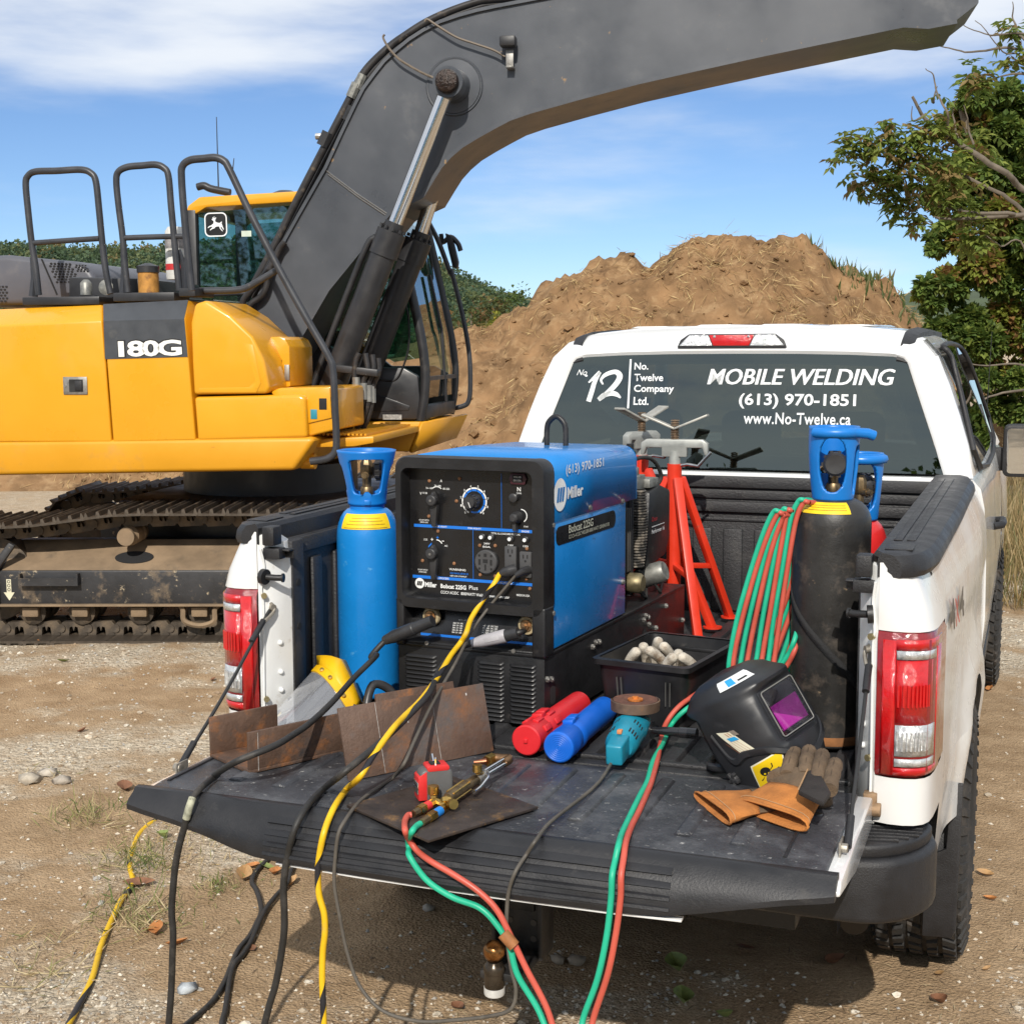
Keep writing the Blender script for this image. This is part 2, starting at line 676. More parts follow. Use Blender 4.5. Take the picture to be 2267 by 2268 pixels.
# ---- far wooded hill
def hill_h(s, t):
    a = 41 * math.exp(-((s + 185) / 150) ** 2) + 5 * math.exp(-((s + 40) / 60) ** 2)
    a += 20 * math.exp(-((s + 75) / 70) ** 2)
    a += 38 * math.exp(-((s + 420) / 160) ** 2) + 30 * math.exp(-((s - 240) / 170) ** 2)
    q = min(1, max(0, (t - 520) / 190))
    return a * (q * q * (3 - 2 * q)) * (1 + 0.10 * nz(s * 0.012, t * 0.012, 2))
mb = MB()
ss = [-700 + 20 * i for i in range(71)]
tt = [500 + 20 * i for i in range(28)]
mb.v = [tuple(bgp(s, t, hill_h(s, t) - 0.6)) for t in tt for s in ss]
n0 = len(ss)
mb.f = [(j * n0 + i, j * n0 + i + 1, (j + 1) * n0 + i + 1, (j + 1) * n0 + i) for j in range(len(tt) - 1) for i in range(n0 - 1)]
kind(obj('hill', mb, M('hill_undergrowth', (0.05, 0.07, 0.03), 0.9, var=0.3, vs=0.05), smooth=180), 'structure')
rnd = random.Random(3)
lv = Leaves()
for j in range(46):
    for i in range(92):
        s = -330 + i * 5.3 + rnd.uniform(-2, 2)
        t = 505 + j * 5.0 + rnd.uniform(-2, 2)
        if s > 40 and j > 20:
            continue
        h = hill_h(s, t)
        px = s / t
        if px < -0.40 or px > 0.30:
            continue
        r = rnd.uniform(2.4, 4.4)
        k = rnd.random()
        pal = [(0.105, 0.155, 0.085), (0.12, 0.175, 0.085), (0.085, 0.13, 0.080)] if k < 0.66 else [(0.17, 0.20, 0.085), (0.15, 0.18, 0.08)] if k < 0.93 else [(0.27, 0.21, 0.09)]  # crown colours lightened and slightly blued, painting in distance haze
        lv.cloud(bgp(s, t, h + r * 0.9), r, 58, 1.9, pal, 0.9, 1.15, rnd)
f = lv.build('forest', LEAF)
kind(f, 'stuff')
f['label'] = 'green wooded hillside far behind the excavator and mound'

# ---- the mound of soil
RIDGE = [(-4.02,1.21),(-2.2,1.37),(-1.42,1.89),(-0.78,2.06),(-0.41,2.15),(0.03,2.35),(0.55,2.67),(1.0,2.94),(1.32,3.04),(1.64,3.06),(1.96,3.02),(2.24,3.13),(2.63,3.34),(3.11,3.41),(3.63,3.4),(4.15,3.35),(4.43,3.24),(4.6,2.99),(4.92,2.91),(5.4,2.79),(5.66,2.41),(5.9,2.19),(6.28,1.81),(6.91,1.25),(7.73,0.92)]
def lerp_tab(tab, x):
    if x <= tab[0][0]:
        return tab[0][1]
    for (a, p), (b, q) in zip(tab, tab[1:]):
        if x <= b:
            return p + (q - p) * (x - a) / (b - a)
    return tab[-1][1]
def mound_h(s, t):
    h = lerp_tab(RIDGE, s * 20 / max(13, t) if t < 20 else s)
    run = 1.55 * max(0.6, h)
    if t < 20:
        q = (20 - t) / run
        q = max(0, 1 - q)
        z = h * (q ** 1.12 if q < 1 else 1)
    else:
        q = max(0, 1 - (t - 21.5) / 7) if t > 21.5 else 1
        z = h * q
    if z <= 0:
        return -0.3
    z += min(1, z * 1.5) * (0.16 * (0.35 - abs(nz(s * 1.5 + 7, t * 1.5, 14))) + 0.16 * nz(s * 0.9, t * 0.9, 1) + 0.15 * nz(s * 2.7, t * 2.7, 4, 3) + 0.045 * nz(s * 8, t * 8, 6, 3))
    return z
mb = MB()
ss = [-9 + 0.07 * i for i in range(290)]
tt = [12.6 + 0.07 * i for i in range(120)] + [21.0 + 0.5 * i for i in range(20)]
mb.v = [tuple(bgp(s, t, mound_h(s, t))) for t in tt for s in ss]
n0 = len(ss)
mb.f = [(j * n0 + i, j * n0 + i + 1, (j + 1) * n0 + i + 1, (j + 1) * n0 + i) for j in range(len(tt) - 1) for i in range(n0 - 1)]
SOIL = M('soil', (0.215, 0.128, 0.064), 0.95, var=0.4, vs=2.2, dirt=((0.31, 0.200, 0.105), 0.42, 4.5), dirt2=((0.095, 0.056, 0.03), 0.30, 3.1), bump=1.0, bs=16, spec=0.1)
mo = thing('soil_mound', 'huge mound of brown soil and straw rising behind the white cab', 'mound', bgp(2, 18))
so = obj('soil', mb, SOIL, None, smooth=180)
so.parent = mo
so.matrix_parent_inverse = Matrix.Translation(-mo.location)
rnd = random.Random(11)
lv = Leaves()
STRAW = [(0.50, 0.36, 0.17), (0.40, 0.27, 0.12), (0.58, 0.44, 0.22), (0.30, 0.19, 0.09)]
for _ in range(900):
    s, t = rnd.uniform(-6, 8), rnd.uniform(13, 20.3)
    if nz(s * 0.55, t * 0.55, 8) < -0.06:
        continue
    for _ in range(rnd.randint(25, 70)):
        a, b = s + rnd.gauss(0, 0.20), t + rnd.gauss(0, 0.20)
        h = mound_h(a, b)
        if h < 0.05:
            continue
        d = RIGHT * rnd.gauss(0, .7) + FWD * rnd.gauss(-0.8, 0.4) + Vector((0, 0, rnd.gauss(-0.45, 0.4)))
        q = rnd.uniform(0.08, 0.30)
        col = rnd.choice(STRAW)
        lv.leaf(bgp(a, b, h + 0.035), d, Vector((rnd.gauss(0, 1), rnd.gauss(0, 1), 1)), q, rnd.uniform(0.006, 0.013), (*col, 1))
st = lv.build('straw', leaf_mat('straw_mat', (1, 1, 1), 0.15, 0.8))
st.parent = mo
st.matrix_parent_inverse = Matrix.Translation(-mo.location)
kind(st, 'stuff')
# clods lying on the slope
clod = MB()
def rock(mb, c, r, rn, flat=.7):
    # an irregular angular lump: a squashed octahedron with its edges split
    vs = [Vector(v).normalized() for v in ((1, 0, 0), (-1, 0, 0), (0, 1, 0), (0, -1, 0), (0, 0, 1), (0, 0, -1), (1, 1, .9), (-1, 1, .8), (1, -1, .9), (-1, -1, .7), (1, 1, -1), (-1, 1, -1), (1, -1, -1), (-1, -1, -1))]
    fs = [(0, 6, 4), (0, 4, 8), (1, 4, 7), (1, 9, 4), (2, 4, 6), (2, 7, 4), (3, 8, 4), (3, 4, 9), (0, 10, 2), (0, 2, 6), (1, 7, 2), (1, 2, 11), (0, 8, 3), (0, 3, 12), (1, 3, 9), (1, 13, 3), (5, 2, 10), (5, 11, 2), (5, 10, 0), (5, 0, 12), (5, 1, 11), (5, 13, 1), (5, 12, 3), (5, 3, 13)]
    sx, sy, a = rn.uniform(.7, 1.35), rn.uniform(.7, 1.2), rn.uniform(0, 6.3)
    m = Matrix.Translation(c) @ Matrix.Rotation(a, 4, 'Z') @ Matrix.Diagonal((sx * r, sy * r, flat * r, 1))
    mb.add([v * rn.uniform(.78, 1.12) for v in vs], fs, m)
for _ in range(1500):
    s, t = rnd.uniform(-6, 8), rnd.uniform(13.5, 20)
    h = mound_h(s, t)
    if h < 0.1:
        continue
    r = rnd.uniform(0.015, 0.05) * (1 if rnd.random() < 0.95 else 2)
    rock(clod, bgp(s, t, h + r * 0.2), r, rnd)
cl = obj('clods', clod, SOIL, None, smooth=60)
cl.parent = mo
cl.matrix_parent_inverse = Matrix.Translation(-mo.location)
kind(cl, 'stuff')
# weeds growing on the mound's shoulder
lv = Leaves()
for c in [(4.49,3.02),(4.62,3.01),(4.74,2.99),(4.83,2.97),(4.96,2.93),(5.08,2.91),(5.2,2.87),(5.33,2.83),(5.45,2.73),(5.51,2.57),(5.62,2.43),(5.74,2.33),(5.84,2.25)]:
    for _ in range(34):
        s, t = c[0] + rnd.gauss(0, 0.14), 20.2 + rnd.gauss(0, 0.35)
        h = mound_h(s, t)
        q = rnd.uniform(0.06, 0.26)
        g = rnd.choice([(0.10, 0.14, 0.045), (0.16, 0.19, 0.07), (0.07, 0.11, 0.03), (0.24, 0.22, 0.11)])
        lv.leaf(bgp(s, t, h - 0.03), Vector((rnd.gauss(0, .35), rnd.gauss(0, .35), 1)), Vector((rnd.gauss(0, 1), rnd.gauss(0, 1), 0.1)), q, q * 0.10 + 0.012, (*g, 1))
w = lv.build('weeds', LEAF)
w['label'] = 'green weeds growing on the right shoulder of the mound'
kind(w, 'stuff')

# ---- trees
def tree(name, label, base, limbs, blobs, n_per, L, pal, r0=0.14, group=None, W=0.72, seed=1, pal2=None):
    rn = random.Random(seed)
    t = thing(name, label, 'tree', base, 0, group)
    inv = Matrix.Translation(-Vector(base))
    tr = MB()
    for k, li in enumerate(limbs):
        pts = spl(li, 5)
        a = r0 if k == 0 else r0 * 0.45
        tr.tube(pts, [a * (1 - 0.8 * i / (len(pts) - 1)) for i in range(len(pts))], 7)
    o = obj('trunk', tr, BARK, t, smooth=60)
    o.matrix_parent_inverse = inv
    lv = Leaves()
    vol = sum(b[3] ** 2 for b in blobs)
    for b in blobs:
        k = int(n_per * b[3] ** 2 / vol)
        # clumps within the blob leave gaps between them
        cl = []
        for _ in range(max(4, int(b[3] * 9))):
            d = Vector((rn.gauss(0, 1), rn.gauss(0, 1), rn.gauss(0, 1))).normalized() * b[3] * rn.uniform(0.35, 1.0)
            cl.append((Vector(b[:3]) + d, b[3] * rn.uniform(0.28, 0.5)))
        for c, r in cl:
            pp = pal if (pal2 is None or rn.random() > 0.25) else pal2
            lv.cloud(c, r, max(3, k // len(cl)), L, pp, W, 0.85, rn)
    cr = lv.build('crown', LEAF, t)
    cr.matrix_parent_inverse = inv
    return t
# dense leafy tree at the right edge
b1 = [(0.59,12.71,4.37,0.34),(0.8,12.78,4.54,0.25),(0.33,12.61,4.15,0.3),(0.14,12.54,3.54,0.3),(0.45,12.65,3.76,0.39),(0.69,12.74,3.98,0.41),(0.27,12.58,2.75,0.34),(0.01,12.49,2.93,0.14),(0.13,12.53,3.06,0.16),(0.03,12.49,2.44,0.21),(0.25,12.58,3.32,0.23),(0.6,12.71,2.44,0.5),(0.2,12.56,2.37,0.25),(0.73,12.76,2.92,0.43),(0.53,12.68,1.94,0.43),(0.89,12.82,1.81,0.53),(0.78,12.78,4.28,0.34),(0.95,12.84,3.8,0.46),(0.35,12.62,4.11,0.21),(0.24,12.57,3.63,0.25),(0.53,12.68,3.32,0.37),(1.01,12.86,3.32,0.5),(1.27,12.96,3.97,0.69),(1.41,13.02,3.1,0.73),(1.39,13.01,2.21,0.73),(0.5,12.67,2.77,0.27),(0.52,12.68,1.63,0.34),(0.85,12.8,1.35,0.46),(1.17,12.93,1.19,0.5),(0.66,12.73,3.72,0.3),(0.73,12.76,3.32,0.34),(0.85,12.8,3.03,0.34),(0.86,12.81,2.7,0.34),(0.25,12.58,1.94,0.25)]
base = (1.84,13.18,-0.0)
base = (base[0], base[1], 0)
tree('leafy_tree', 'dense dark green leafy tree at the right edge of the picture', base,
     [[base, (base[0], base[1], 1.4), (base[0] - .1, base[1], 3.0), (base[0], base[1], 5)],
      [(base[0], base[1], 1.4), b1[2][:3], b1[0][:3]], [(base[0], base[1], 2.2), b1[8][:3]], [(base[0], base[1], 1.0), b1[4][:3]]],
     b1, 80000, 0.082, [(0.13, 0.20, 0.045), (0.17, 0.24, 0.05), (0.10, 0.16, 0.04), (0.21, 0.26, 0.055)], 0.16, seed=5, W=0.8, pal2=[(0.30, 0.32, 0.055), (0.25, 0.29, 0.05), (0.32, 0.18, 0.07)])
# half bare tree with brownish compound leaves, its trunk out of the picture
tb = (1.63,8.82,-0.79)
tb = (tb[0], tb[1], 0)
def bt(p):
    return [Vector(q) for q in p]
lim = [bt(p) for p in [[(1.43,8.75,1.46),(1.27,8.69,2.45),(1.09,8.62,3.0),(0.96,8.57,3.11),(0.62,8.44,3.32),(0.38,8.35,3.55),(0.24,8.3,3.68),(0.15,8.26,3.82)],[(1.17,8.65,2.69),(0.97,8.57,2.95),(0.63,8.44,3.16),(0.32,8.33,3.32),(-0.05,8.19,3.36),(-0.3,8.09,3.42)],[(1.16,8.65,2.74),(0.97,8.57,2.89),(0.6,8.43,2.91),(0.26,8.31,3.02),(0.08,8.24,3.13),(-0.17,8.14,3.18)],[(0.97,8.57,2.9),(0.48,8.39,2.87),(0.3,8.32,2.89)],[(0.38,8.35,3.55),(0.3,8.32,3.77),(0.28,8.31,3.94),(0.22,8.29,4.02)],[(0.3,8.32,3.77),(0.33,8.33,3.9)],[(0.46,8.38,3.47),(0.43,8.37,3.64),(0.45,8.38,3.82)],[(0.62,8.44,3.32),(0.55,8.42,3.58),(0.5,8.4,3.74)],[(0.04,8.22,3.15),(-0.04,8.19,3.01),(-0.15,8.15,3.01)],[(0.16,8.27,3.33),(0.04,8.22,3.42),(-0.09,8.17,3.55)],[(1.22,8.67,3.73),(0.93,8.56,4.1),(0.75,8.49,4.13),(0.53,8.41,4.35)],[(1.22,8.67,3.77),(0.92,8.55,4.19),(0.67,8.46,4.26),(0.5,8.39,4.38)],[(0.92,8.56,4.16),(0.62,8.44,4.16),(0.44,8.37,4.21),(0.27,8.31,4.23)],[(0.93,8.56,3.97),(0.75,8.49,3.94),(0.6,8.43,3.91)],[(1.14,8.64,1.79),(0.98,8.58,2.65),(0.8,8.51,2.66),(0.66,8.45,2.74)],[(1.3,8.7,1.63),(1.01,8.59,1.74),(0.75,8.49,1.73),(0.61,8.44,1.76)],[(1.02,8.59,1.54),(0.68,8.46,1.46),(0.58,8.42,1.41)],[(0.24,8.3,3.68),(0.15,8.26,3.63),(0.14,8.26,3.74)],[(0.9,8.54,4.21),(0.86,8.53,4.37),(0.84,8.52,4.52)]]]
t2 = thing('half_bare_tree', 'sparse tree with bare twigs and brownish leaves overhanging the right side', 'tree', tb)
inv = Matrix.Translation(-Vector(tb))
tr = MB()
rn = random.Random(21)
lim[0].insert(0, Vector(tb))
for k, li in enumerate(lim):
    pts = spl(li, 6)
    jit = [p + Vector((0, 0, 0)) + FWD * (0.25 * nz(p.x * 2, p.z * 2, k)) for p in pts]
    a = 0.042 if k == 0 else 0.020 if k < 4 else 0.011
    tr.tube(jit, [a * (1 - 0.72 * i / (len(jit) - 1)) for i in range(len(jit))], 6)
o = obj('trunk', tr, M('grey_bark', (0.14, 0.115, 0.088), 0.85, var=0.3, vs=20), t2, smooth=60)
o.matrix_parent_inverse = inv
lv = Leaves()
BR = [(0.20, 0.27, 0.06), (0.23, 0.28, 0.06), (0.28, 0.20, 0.08), (0.17, 0.24, 0.055), (0.26, 0.30, 0.07)]
for q in [(-0.33,8.08,3.39,0.09),(-0.26,8.11,3.49,0.08),(-0.06,8.18,3.55,0.12),(-0.12,8.16,3.44,0.1),(0.13,8.25,3.5,0.15),(0.07,8.23,3.39,0.1),(0.16,8.27,3.33,0.15),(-0.2,8.13,3.18,0.1),(-0.08,8.18,3.17,0.1),(0.05,8.22,3.0,0.1),(0.23,8.29,3.1,0.15),(0.19,8.28,2.88,0.08),(0.43,8.37,3.15,0.18),(0.59,8.43,3.42,0.18),(0.34,8.33,3.64,0.1),(0.28,8.31,3.55,0.12),(0.01,8.21,3.13,0.1),(0.32,8.33,3.26,0.13),(0.57,8.42,3.97,0.08),(0.6,8.43,3.9,0.06),(0.87,8.54,4.07,0.08),(0.85,8.53,4.3,0.08),(0.64,8.45,2.76,0.1),(0.58,8.43,2.7,0.08),(0.48,8.39,2.97,0.12)]:
    c, r = Vector(q[:3]), q[3]
    for _ in range(int(10 + r * 110)):
        a = c + Vector((rn.gauss(0, r * .6), rn.gauss(0, r * .6), rn.gauss(0, r * .5)))
        d = Vector((rn.gauss(0, 1), rn.gauss(0, 1), rn.gauss(-0.4, 0.5))).normalized()
        x = d.cross(Vector((0, 0, 1)))
        col = rn.choice(BR)
        for k in range(3):
            p = a + d * 0.050 * k
            for sg in (-1, 1):
                f = rn.uniform(.8, 1.2)
                lv.leaf(p, (x * sg + d * 0.7 + Vector((0, 0, -0.35))), Vector((rn.gauss(0, .3), rn.gauss(0, .3), 1)), 0.085 * rn.uniform(.7, 1.2), 0.040, (col[0] * f, col[1] * f, col[2] * f, 1))
cr = lv.build('crown', LEAF, t2)
cr.matrix_parent_inverse = inv
# mid distance trees between the cab and the mound
for i, (lab, px, T, rr, pal, n) in enumerate((
        ('round olive green tree in front of the far hill', (-29.31,70.89,3.8), 80, 2.3, OLIVE, 1500),
        ('olive bushy tree seen just right of the excavator cab', (-28.84,73.21,4.17), 82, 1.9, OLIVE, 1200),
        ('small bright yellow autumn tree beside the foot of the mound', (-20.58,52.81,3.07), 60, 0.85, YELLOWS, 900),
        ('dark green tree standing behind the small yellow tree', (-33.91,90.53,4.86), 100, 2.6, GREENS, 1500))):
    p = Vector(px)
    g = (p.x, p.y, 0)
    bl = [(p.x + random.uniform(-1, 1) * rr * .6, p.y + random.uniform(-1, 1) * rr * .6, p.z - rr * 0.5 + random.uniform(-.7, .6) * rr, rr * random.uniform(.45, .7)) for _ in range(7)]
    bl += [(p.x, p.y, max(0.6, p.z - rr * 1.4), rr * .8)]
    tree('autumn_tree' if i == 2 else 'round_tree', lab, g, [[g, (p.x, p.y, p.z * .6), (p.x, p.y, p.z)]], bl, n, 0.30 if i != 2 else 0.16, pal, 0.15, seed=30 + i)
# tall dry grass right of the truck
lv = Leaves()
for _ in range(9000):
    t = rnd.uniform(8.5, 15)
    s = t * rnd.uniform(0.275, 0.42)
    if nz(s * .8, t * .8, 12) < -0.05 - (t - 10) * 0.1:
        continue
    q = rnd.uniform(0.1, 0.75) * min(1, (t - 7.5) / 3)
    g = rnd.choice([(0.46, 0.34, 0.17), (0.36, 0.26, 0.12), (0.55, 0.43, 0.24), (0.25, 0.2, 0.09), (0.2, 0.2, 0.08)])
    p = bgp(s, t)
    p.z = ground_z(p.x, p.y)
    lv.leaf(p, Vector((rnd.gauss(0, .3), rnd.gauss(0, .3), 1)), Vector((rnd.gauss(0, 1), rnd.gauss(0, 1), 0.1)), q, 0.012, (*g, 1))
w = lv.build('dry_grass', LEAF)
w['label'] = 'tall dry straw coloured grass right of the truck'
kind(w, 'stuff')

# ================================================================== the pickup truck
truck = thing('pickup_truck', 'white pickup truck with its tailgate lowered and gear in the bed', 'truck', (0, 0, 0))
WHITE = M('white_paint', (0.73, 0.735, 0.73), 0.22, var=0.02, vs=3, coat=0.7, dirt=((0.55, 0.51, 0.45), 0.12, 7.0, 0.5), rv=0.05)
WHITEJ = M('white_jamb', (0.74, 0.75, 0.74), 0.38, var=0.05, vs=6, dirt=((0.45, 0.40, 0.33), 0.22, 16))
WHITED = M('white_paint_dusty', (0.78, 0.775, 0.75), 0.3, var=0.03, vs=3, coat=0.5, dirt=((0.42, 0.35, 0.26), 0.40, 5.0, 0.5), dirt2=((0.38, 0.31, 0.22), 0.2, 30, 0.3))
BLKP = M('black_plastic', (0.016, 0.016, 0.018), 0.48, var=0.25, vs=14, dirt=((0.065, 0.06, 0.055), 0.18, 12, 0.35), bump=0.25, bs=260)
LINER = M('bed_liner', (0.024, 0.024, 0.026), 0.5, var=0.3, vs=5, dirt=((0.095, 0.09, 0.082), 0.34, 7, 0.4), dirt2=((0.20, 0.18, 0.155), 0.16, 38, 0.2), bump=0.35, bs=140)
GATEP = M('tailgate_liner', (0.034, 0.036, 0.042), 0.38, var=0.35, vs=4, dirt=((0.15, 0.153, 0.162), 0.50, 7, 0.4), dirt2=((0.40, 0.39, 0.37), 0.22, 60, 0.12), bump=0.3, bs=110)
RUBBER = M('rubber', (0.022, 0.021, 0.020), 0.75, var=0.3, vs=10, dirt=((0.13, 0.10, 0.075), 0.40, 9, 0.4), bump=0.3, bs=80)
BLKM = M('black_metal', (0.020, 0.020, 0.021), 0.45, 0.2, var=0.3, vs=10, dirt=((0.10, 0.085, 0.07), 0.28, 9, 0.3), bump=0.15, bs=60)
STEEL = M('steel', (0.55, 0.55, 0.54), 0.35, 1.0, var=0.15, vs=20)
CHROME = M('chrome', (0.78, 0.78, 0.78), 0.12, 1.0, var=0.05)
DARK = M('dark_interior', (0.012, 0.012, 0.013), 0.8)
DECAL = M('white_decal', (0.80, 0.82, 0.82), 0.4, var=0.03)
def lens_mat(name, col, base=0.04):
    m = M(name, col, 0.08, var=0.12, vs=50, coat=1.0, bump=0.25, bs=220)
    return m
REDL = lens_mat('red_lens', (0.50, 0.004, 0.006))
REDD = lens_mat('dark_red_lens', (0.22, 0.003, 0.006))
CLRL = M('clear_lens', (0.62, 0.63, 0.63), 0.12, 0.55, var=0.3, vs=70, coat=1.0, bump=0.5, bs=90)

# ---- bed sides
def path_pt(i):
    return PATH[i]
PATH = [(.797, 0), (.83, -.010), (.862, -.010), (.887, -.002), (.905, .014), (.916, .038), (.922, .075), (.926, .13), (.929, .19)]
yy = .25
while yy < 2.075:
    PATH.append((None, yy))
    yy += .04
PATH.append((None, 2.08))
AX, AR = 1.25, .475
def flank_x(y, z):
    b = .930 + .028 * min(1, max(0, (y - .2) / 1.5))
    if z < 1.16:
        d = math.hypot(y - AX, (z - .40))
        b += .030 * math.exp(-((d - .52) / .09) ** 2)
    b -= .022 * max(0, (.78 - z) / .2)
    # crease under the rail
    b += .005 * math.exp(-((z - 1.16) / .04) ** 2)
    return b
def top_in(z):
    return 0.052 * max(0, (z - 1.25) / .155) ** 1.3
def arch_z(y):
    d = abs(y - AX)
    return .40 + math.sqrt(AR * AR - d * d) if d < AR else 0
ROWS = [1.405, 1.385, 1.35, 1.30, 1.253, 1.20, 1.17, 1.14, 1.08, 1.00, .95, .918, .87, .81]
def side_grid(s, rows, k0, cut_light):
    m = MB()
    n = len(PATH) - k0
    for z0 in rows:
        for k in range(k0, len(PATH)):
            x, y = PATH[k]
            z = max(z0, arch_z(y)) if k > 8 else z0
            if x is None:
                x = flank_x(y, z)
            f = min(1, (k / 5.0)) if k < 5 else 1
            xx = x - top_in(z) * f
            y2 = y + (0.10 * max(0, (z - 1.27) / .135) ** 1.5 if k < 8 else 0) * min(1, k / 6)
            m.v.append((s * xx, y2, z))
    for j in range(len(rows) - 1):
        for k in range(n - 1):
            kk = k + k0
            if cut_light and rows[j] <= 1.2531 and rows[j + 1] >= .9179 and kk < 8:
                continue
            if kk > 8 and arch_z(PATH[kk][1]) >= rows[j] and arch_z(PATH[kk + 1][1]) >= rows[j]:
                continue
            m.f.append((j * n + k, j * n + k + 1, (j + 1) * n + k + 1, (j + 1) * n + k))
    return m
SIDEW = M('white_side', (0.70, 0.70, 0.69), 0.3, var=0.03, vs=3, coat=0.5, dirt=((0.50, 0.45, 0.37), 0.30, 4.0, 0.6), dirt2=((0.34, 0.27, 0.19), 0.10, 22, 0.3))
for s in (-1, 1):
    bs_ = obj('bed_side', side_grid(s, ROWS, 0, True), SIDEW, truck, smooth=40)
    low = MB()
    rows = 7
    ks = [k for k in range(8, len(PATH))]
    for j in range(rows):
        for k in ks:
            y = PATH[k][1]
            zb = max(.60 + (.10 if y < .3 else 0) * (1 - max(0, y - .12) / .18), arch_z(y))
            zt = max(.81, arch_z(y))
            z = zt + (zb - zt) * j / (rows - 1)
            low.v.append((s * (flank_x(y, z) if k > 8 else PATH[k][0] - .01 * j / 6), y, z))
    n = len(ks)
    for j in range(rows - 1):
        for k in range(n - 1):
            if arch_z(PATH[ks[k]][1]) > .81 and arch_z(PATH[ks[k + 1]][1]) > .81:
                continue
            low.f.append((j * n + k, j * n + k + 1, (j + 1) * n + k + 1, (j + 1) * n + k))
    obj('lower_panel', low, WHITED, bs_, smooth=40)
    # wheel arch liner
    w = MB()
    a = [(AX + AR * math.cos(R(t)), .40 + AR * math.sin(R(t))) for t in range(-10, 191, 10)]
    w.loft([[(s * .95, p[0], p[1]) for p in a], [(s * .62, p[0], p[1]) for p in a]], closed=False)
    w.quad((s * .63, AX - .5, .2), (s * .63, AX + .5, .2), (s * .63, AX + .5, .9), (s * .63, AX - .5, .9))
    obj('wheel_arch', w, BLKP, bs_, smooth=60)
    # jamb of the tailgate opening
    jm = MB()
    xo, xi = s * .797, s * .748
    ring = [(xo, 0, .80), (xo, 0, 1.395), (s * .775, .03, 1.40), (xi, .055, 1.375), (s * .747, .092, 1.30), (s * .747, .092, .80)]
    ring2 = [(p[0] + s * .012, p[1] + .05, p[2]) for p in ring]
    jm.loft([ring, ring2])
    j_ = obj('tailgate_jamb', jm, WHITEJ, truck, .004, smooth=40)
    # pressed stiffening ridge, screws and sticker on the jamb
    rg = MB()
    rg.tube(spl([(s * .788, .004, 1.36), (s * .783, .012, 1.31), (s * .789, .004, 1.25), (s * .786, .008, 1.2), (s * .789, .004, .95), (s * .789, .004, .84)], 5), .0035, 6)
    for z in (1.10, 1.02, .97):
        rg.ball((s * .764, .054, z), .0075, 5)
    obj('pressed_ridge', rg, WHITEJ, j_, smooth=60)
    for z, u in ((1.235, .006), (1.373, .03), (.955, .006)):
        sc = MB().cyl((s * .785, u + .004, z), (s * .779, u - .004, z), .008, 10)
        obj('screw', sc, M('zinc_screw', (0.42, 0.36, 0.2), 0.4, 0.8), j_, smooth=30)
    lt = MB()
    lt.cyl((s * .785, .004, 1.287), (s * .772, .002, 1.286), .021, 16)
    lt.tube([(s * .772, .004, 1.286), (s * .748, .01, 1.284), (s * .73, .016, 1.284)], [.0085, .0085, .0085], 10)
    lt.cyl((s * .732, .016, 1.284), (s * .727, .017, 1.284), .012, 12)
    obj('latch_bolt', lt, BLKM, truck, smooth=40)
    bp = MB()
    bp.box((s * .762, .03, 1.347), (.05, .035, .03))
    bp.box((s * .735, .045, 1.355), (.035, .03, .006))
    bp.box((s * .735, .058, 1.343), (.035, .006, .024))
    obj('bump_stop', bp, BLKP, truck, .003)
    # tail light wrapped round the corner
    tl = MB()
    zs = [1.252, 1.235, 1.10, .98, .935, .919]
    for i, z in enumerate(zs):
        for k in range(0, 9):
            x, y = PATH[k]
            ins = .010 if i in (0, 5) else 0
            tl.v.append((s * (x + (.004 if k > 3 else 0) - (ins * (1 if k > 3 else 0))), y - (.006 if k < 5 else 0) + (ins if k < 5 else 0), z))
    tl.f += [(j * 9 + k, j * 9 + k + 1, (j + 1) * 9 + k + 1, (j + 1) * 9 + k) for j in range(5) for k in range(8)]
    lamp = obj('tail_light', tl, REDD, truck, smooth=50)
    def lens(name, k0, k1, z0, z1, mat, out):
        q = MB()
        nk = 7
        for z in (z0, z1):
            for i in range(nk):
                u = k0 + (k1 - k0) * i / (nk - 1)
                a, t = int(u), u - int(u)
                p, r_ = PATH[a], PATH[min(a + 1, 8)]
                x, y = p[0] + (r_[0] - p[0]) * t, p[1] + (r_[1] - p[1]) * t
                q.v.append((s * (x + out * (u / 6)), y - .006 - out * (1 - u / 8), z))
        q.f = [(i, i + 1, nk + i + 1, nk + i) for i in range(nk - 1)]
        return obj(name, q, mat, lamp, smooth=60, solid=.002)
    lens('outer_lens', .35, 1.25, .928, 1.235, REDL, .004)
    lens('outer_lens', 1.25, 6.6, .928, .945, REDL, .004)
    lens('outer_lens', 1.25, 6.6, 1.214, 1.237, REDL, .004)
    lens('outer_lens', 5.5, 6.6, .945, 1.214, REDL, .004)
    lens('clear_strip', 1.3, 5.2, 1.193, 1.212, CLRL, .005)
    lens('clear_strip', 1.3, 5.2, .948, .966, CLRL, .005)
    lens('stop_lens', 1.3, 5.3, 1.047, 1.190, REDL, .003)
    lens('reverse_lens', 1.3, 5.2, .972, 1.043, CLRL, .005)
    # ribs moulded into the lenses
    rb = MB()
    for i in range(9):
        u = 1.5 + i * .36
        a, t = int(u), u - int(u)
        p, r_ = PATH[a], PATH[a + 1]
        x, y = s * (p[0] + (r_[0] - p[0]) * t), p[1] + (r_[1] - p[1]) * t - .013
        rb.cyl((x, y, 1.085), (x, y, 1.135), .0028, 6)
    obj('lens_rib', rb, REDL, lamp, smooth=60)
    rb = MB()
    for i in range(9):
        u = 1.5 + i * .36
        a, t = int(u), u - int(u)
        p, r_ = PATH[a], PATH[a + 1]
        x, y = s * (p[0] + (r_[0] - p[0]) * t), p[1] + (r_[1] - p[1]) * t - .013
        rb.cyl((x, y, .985), (x, y, 1.028), .0024, 6)
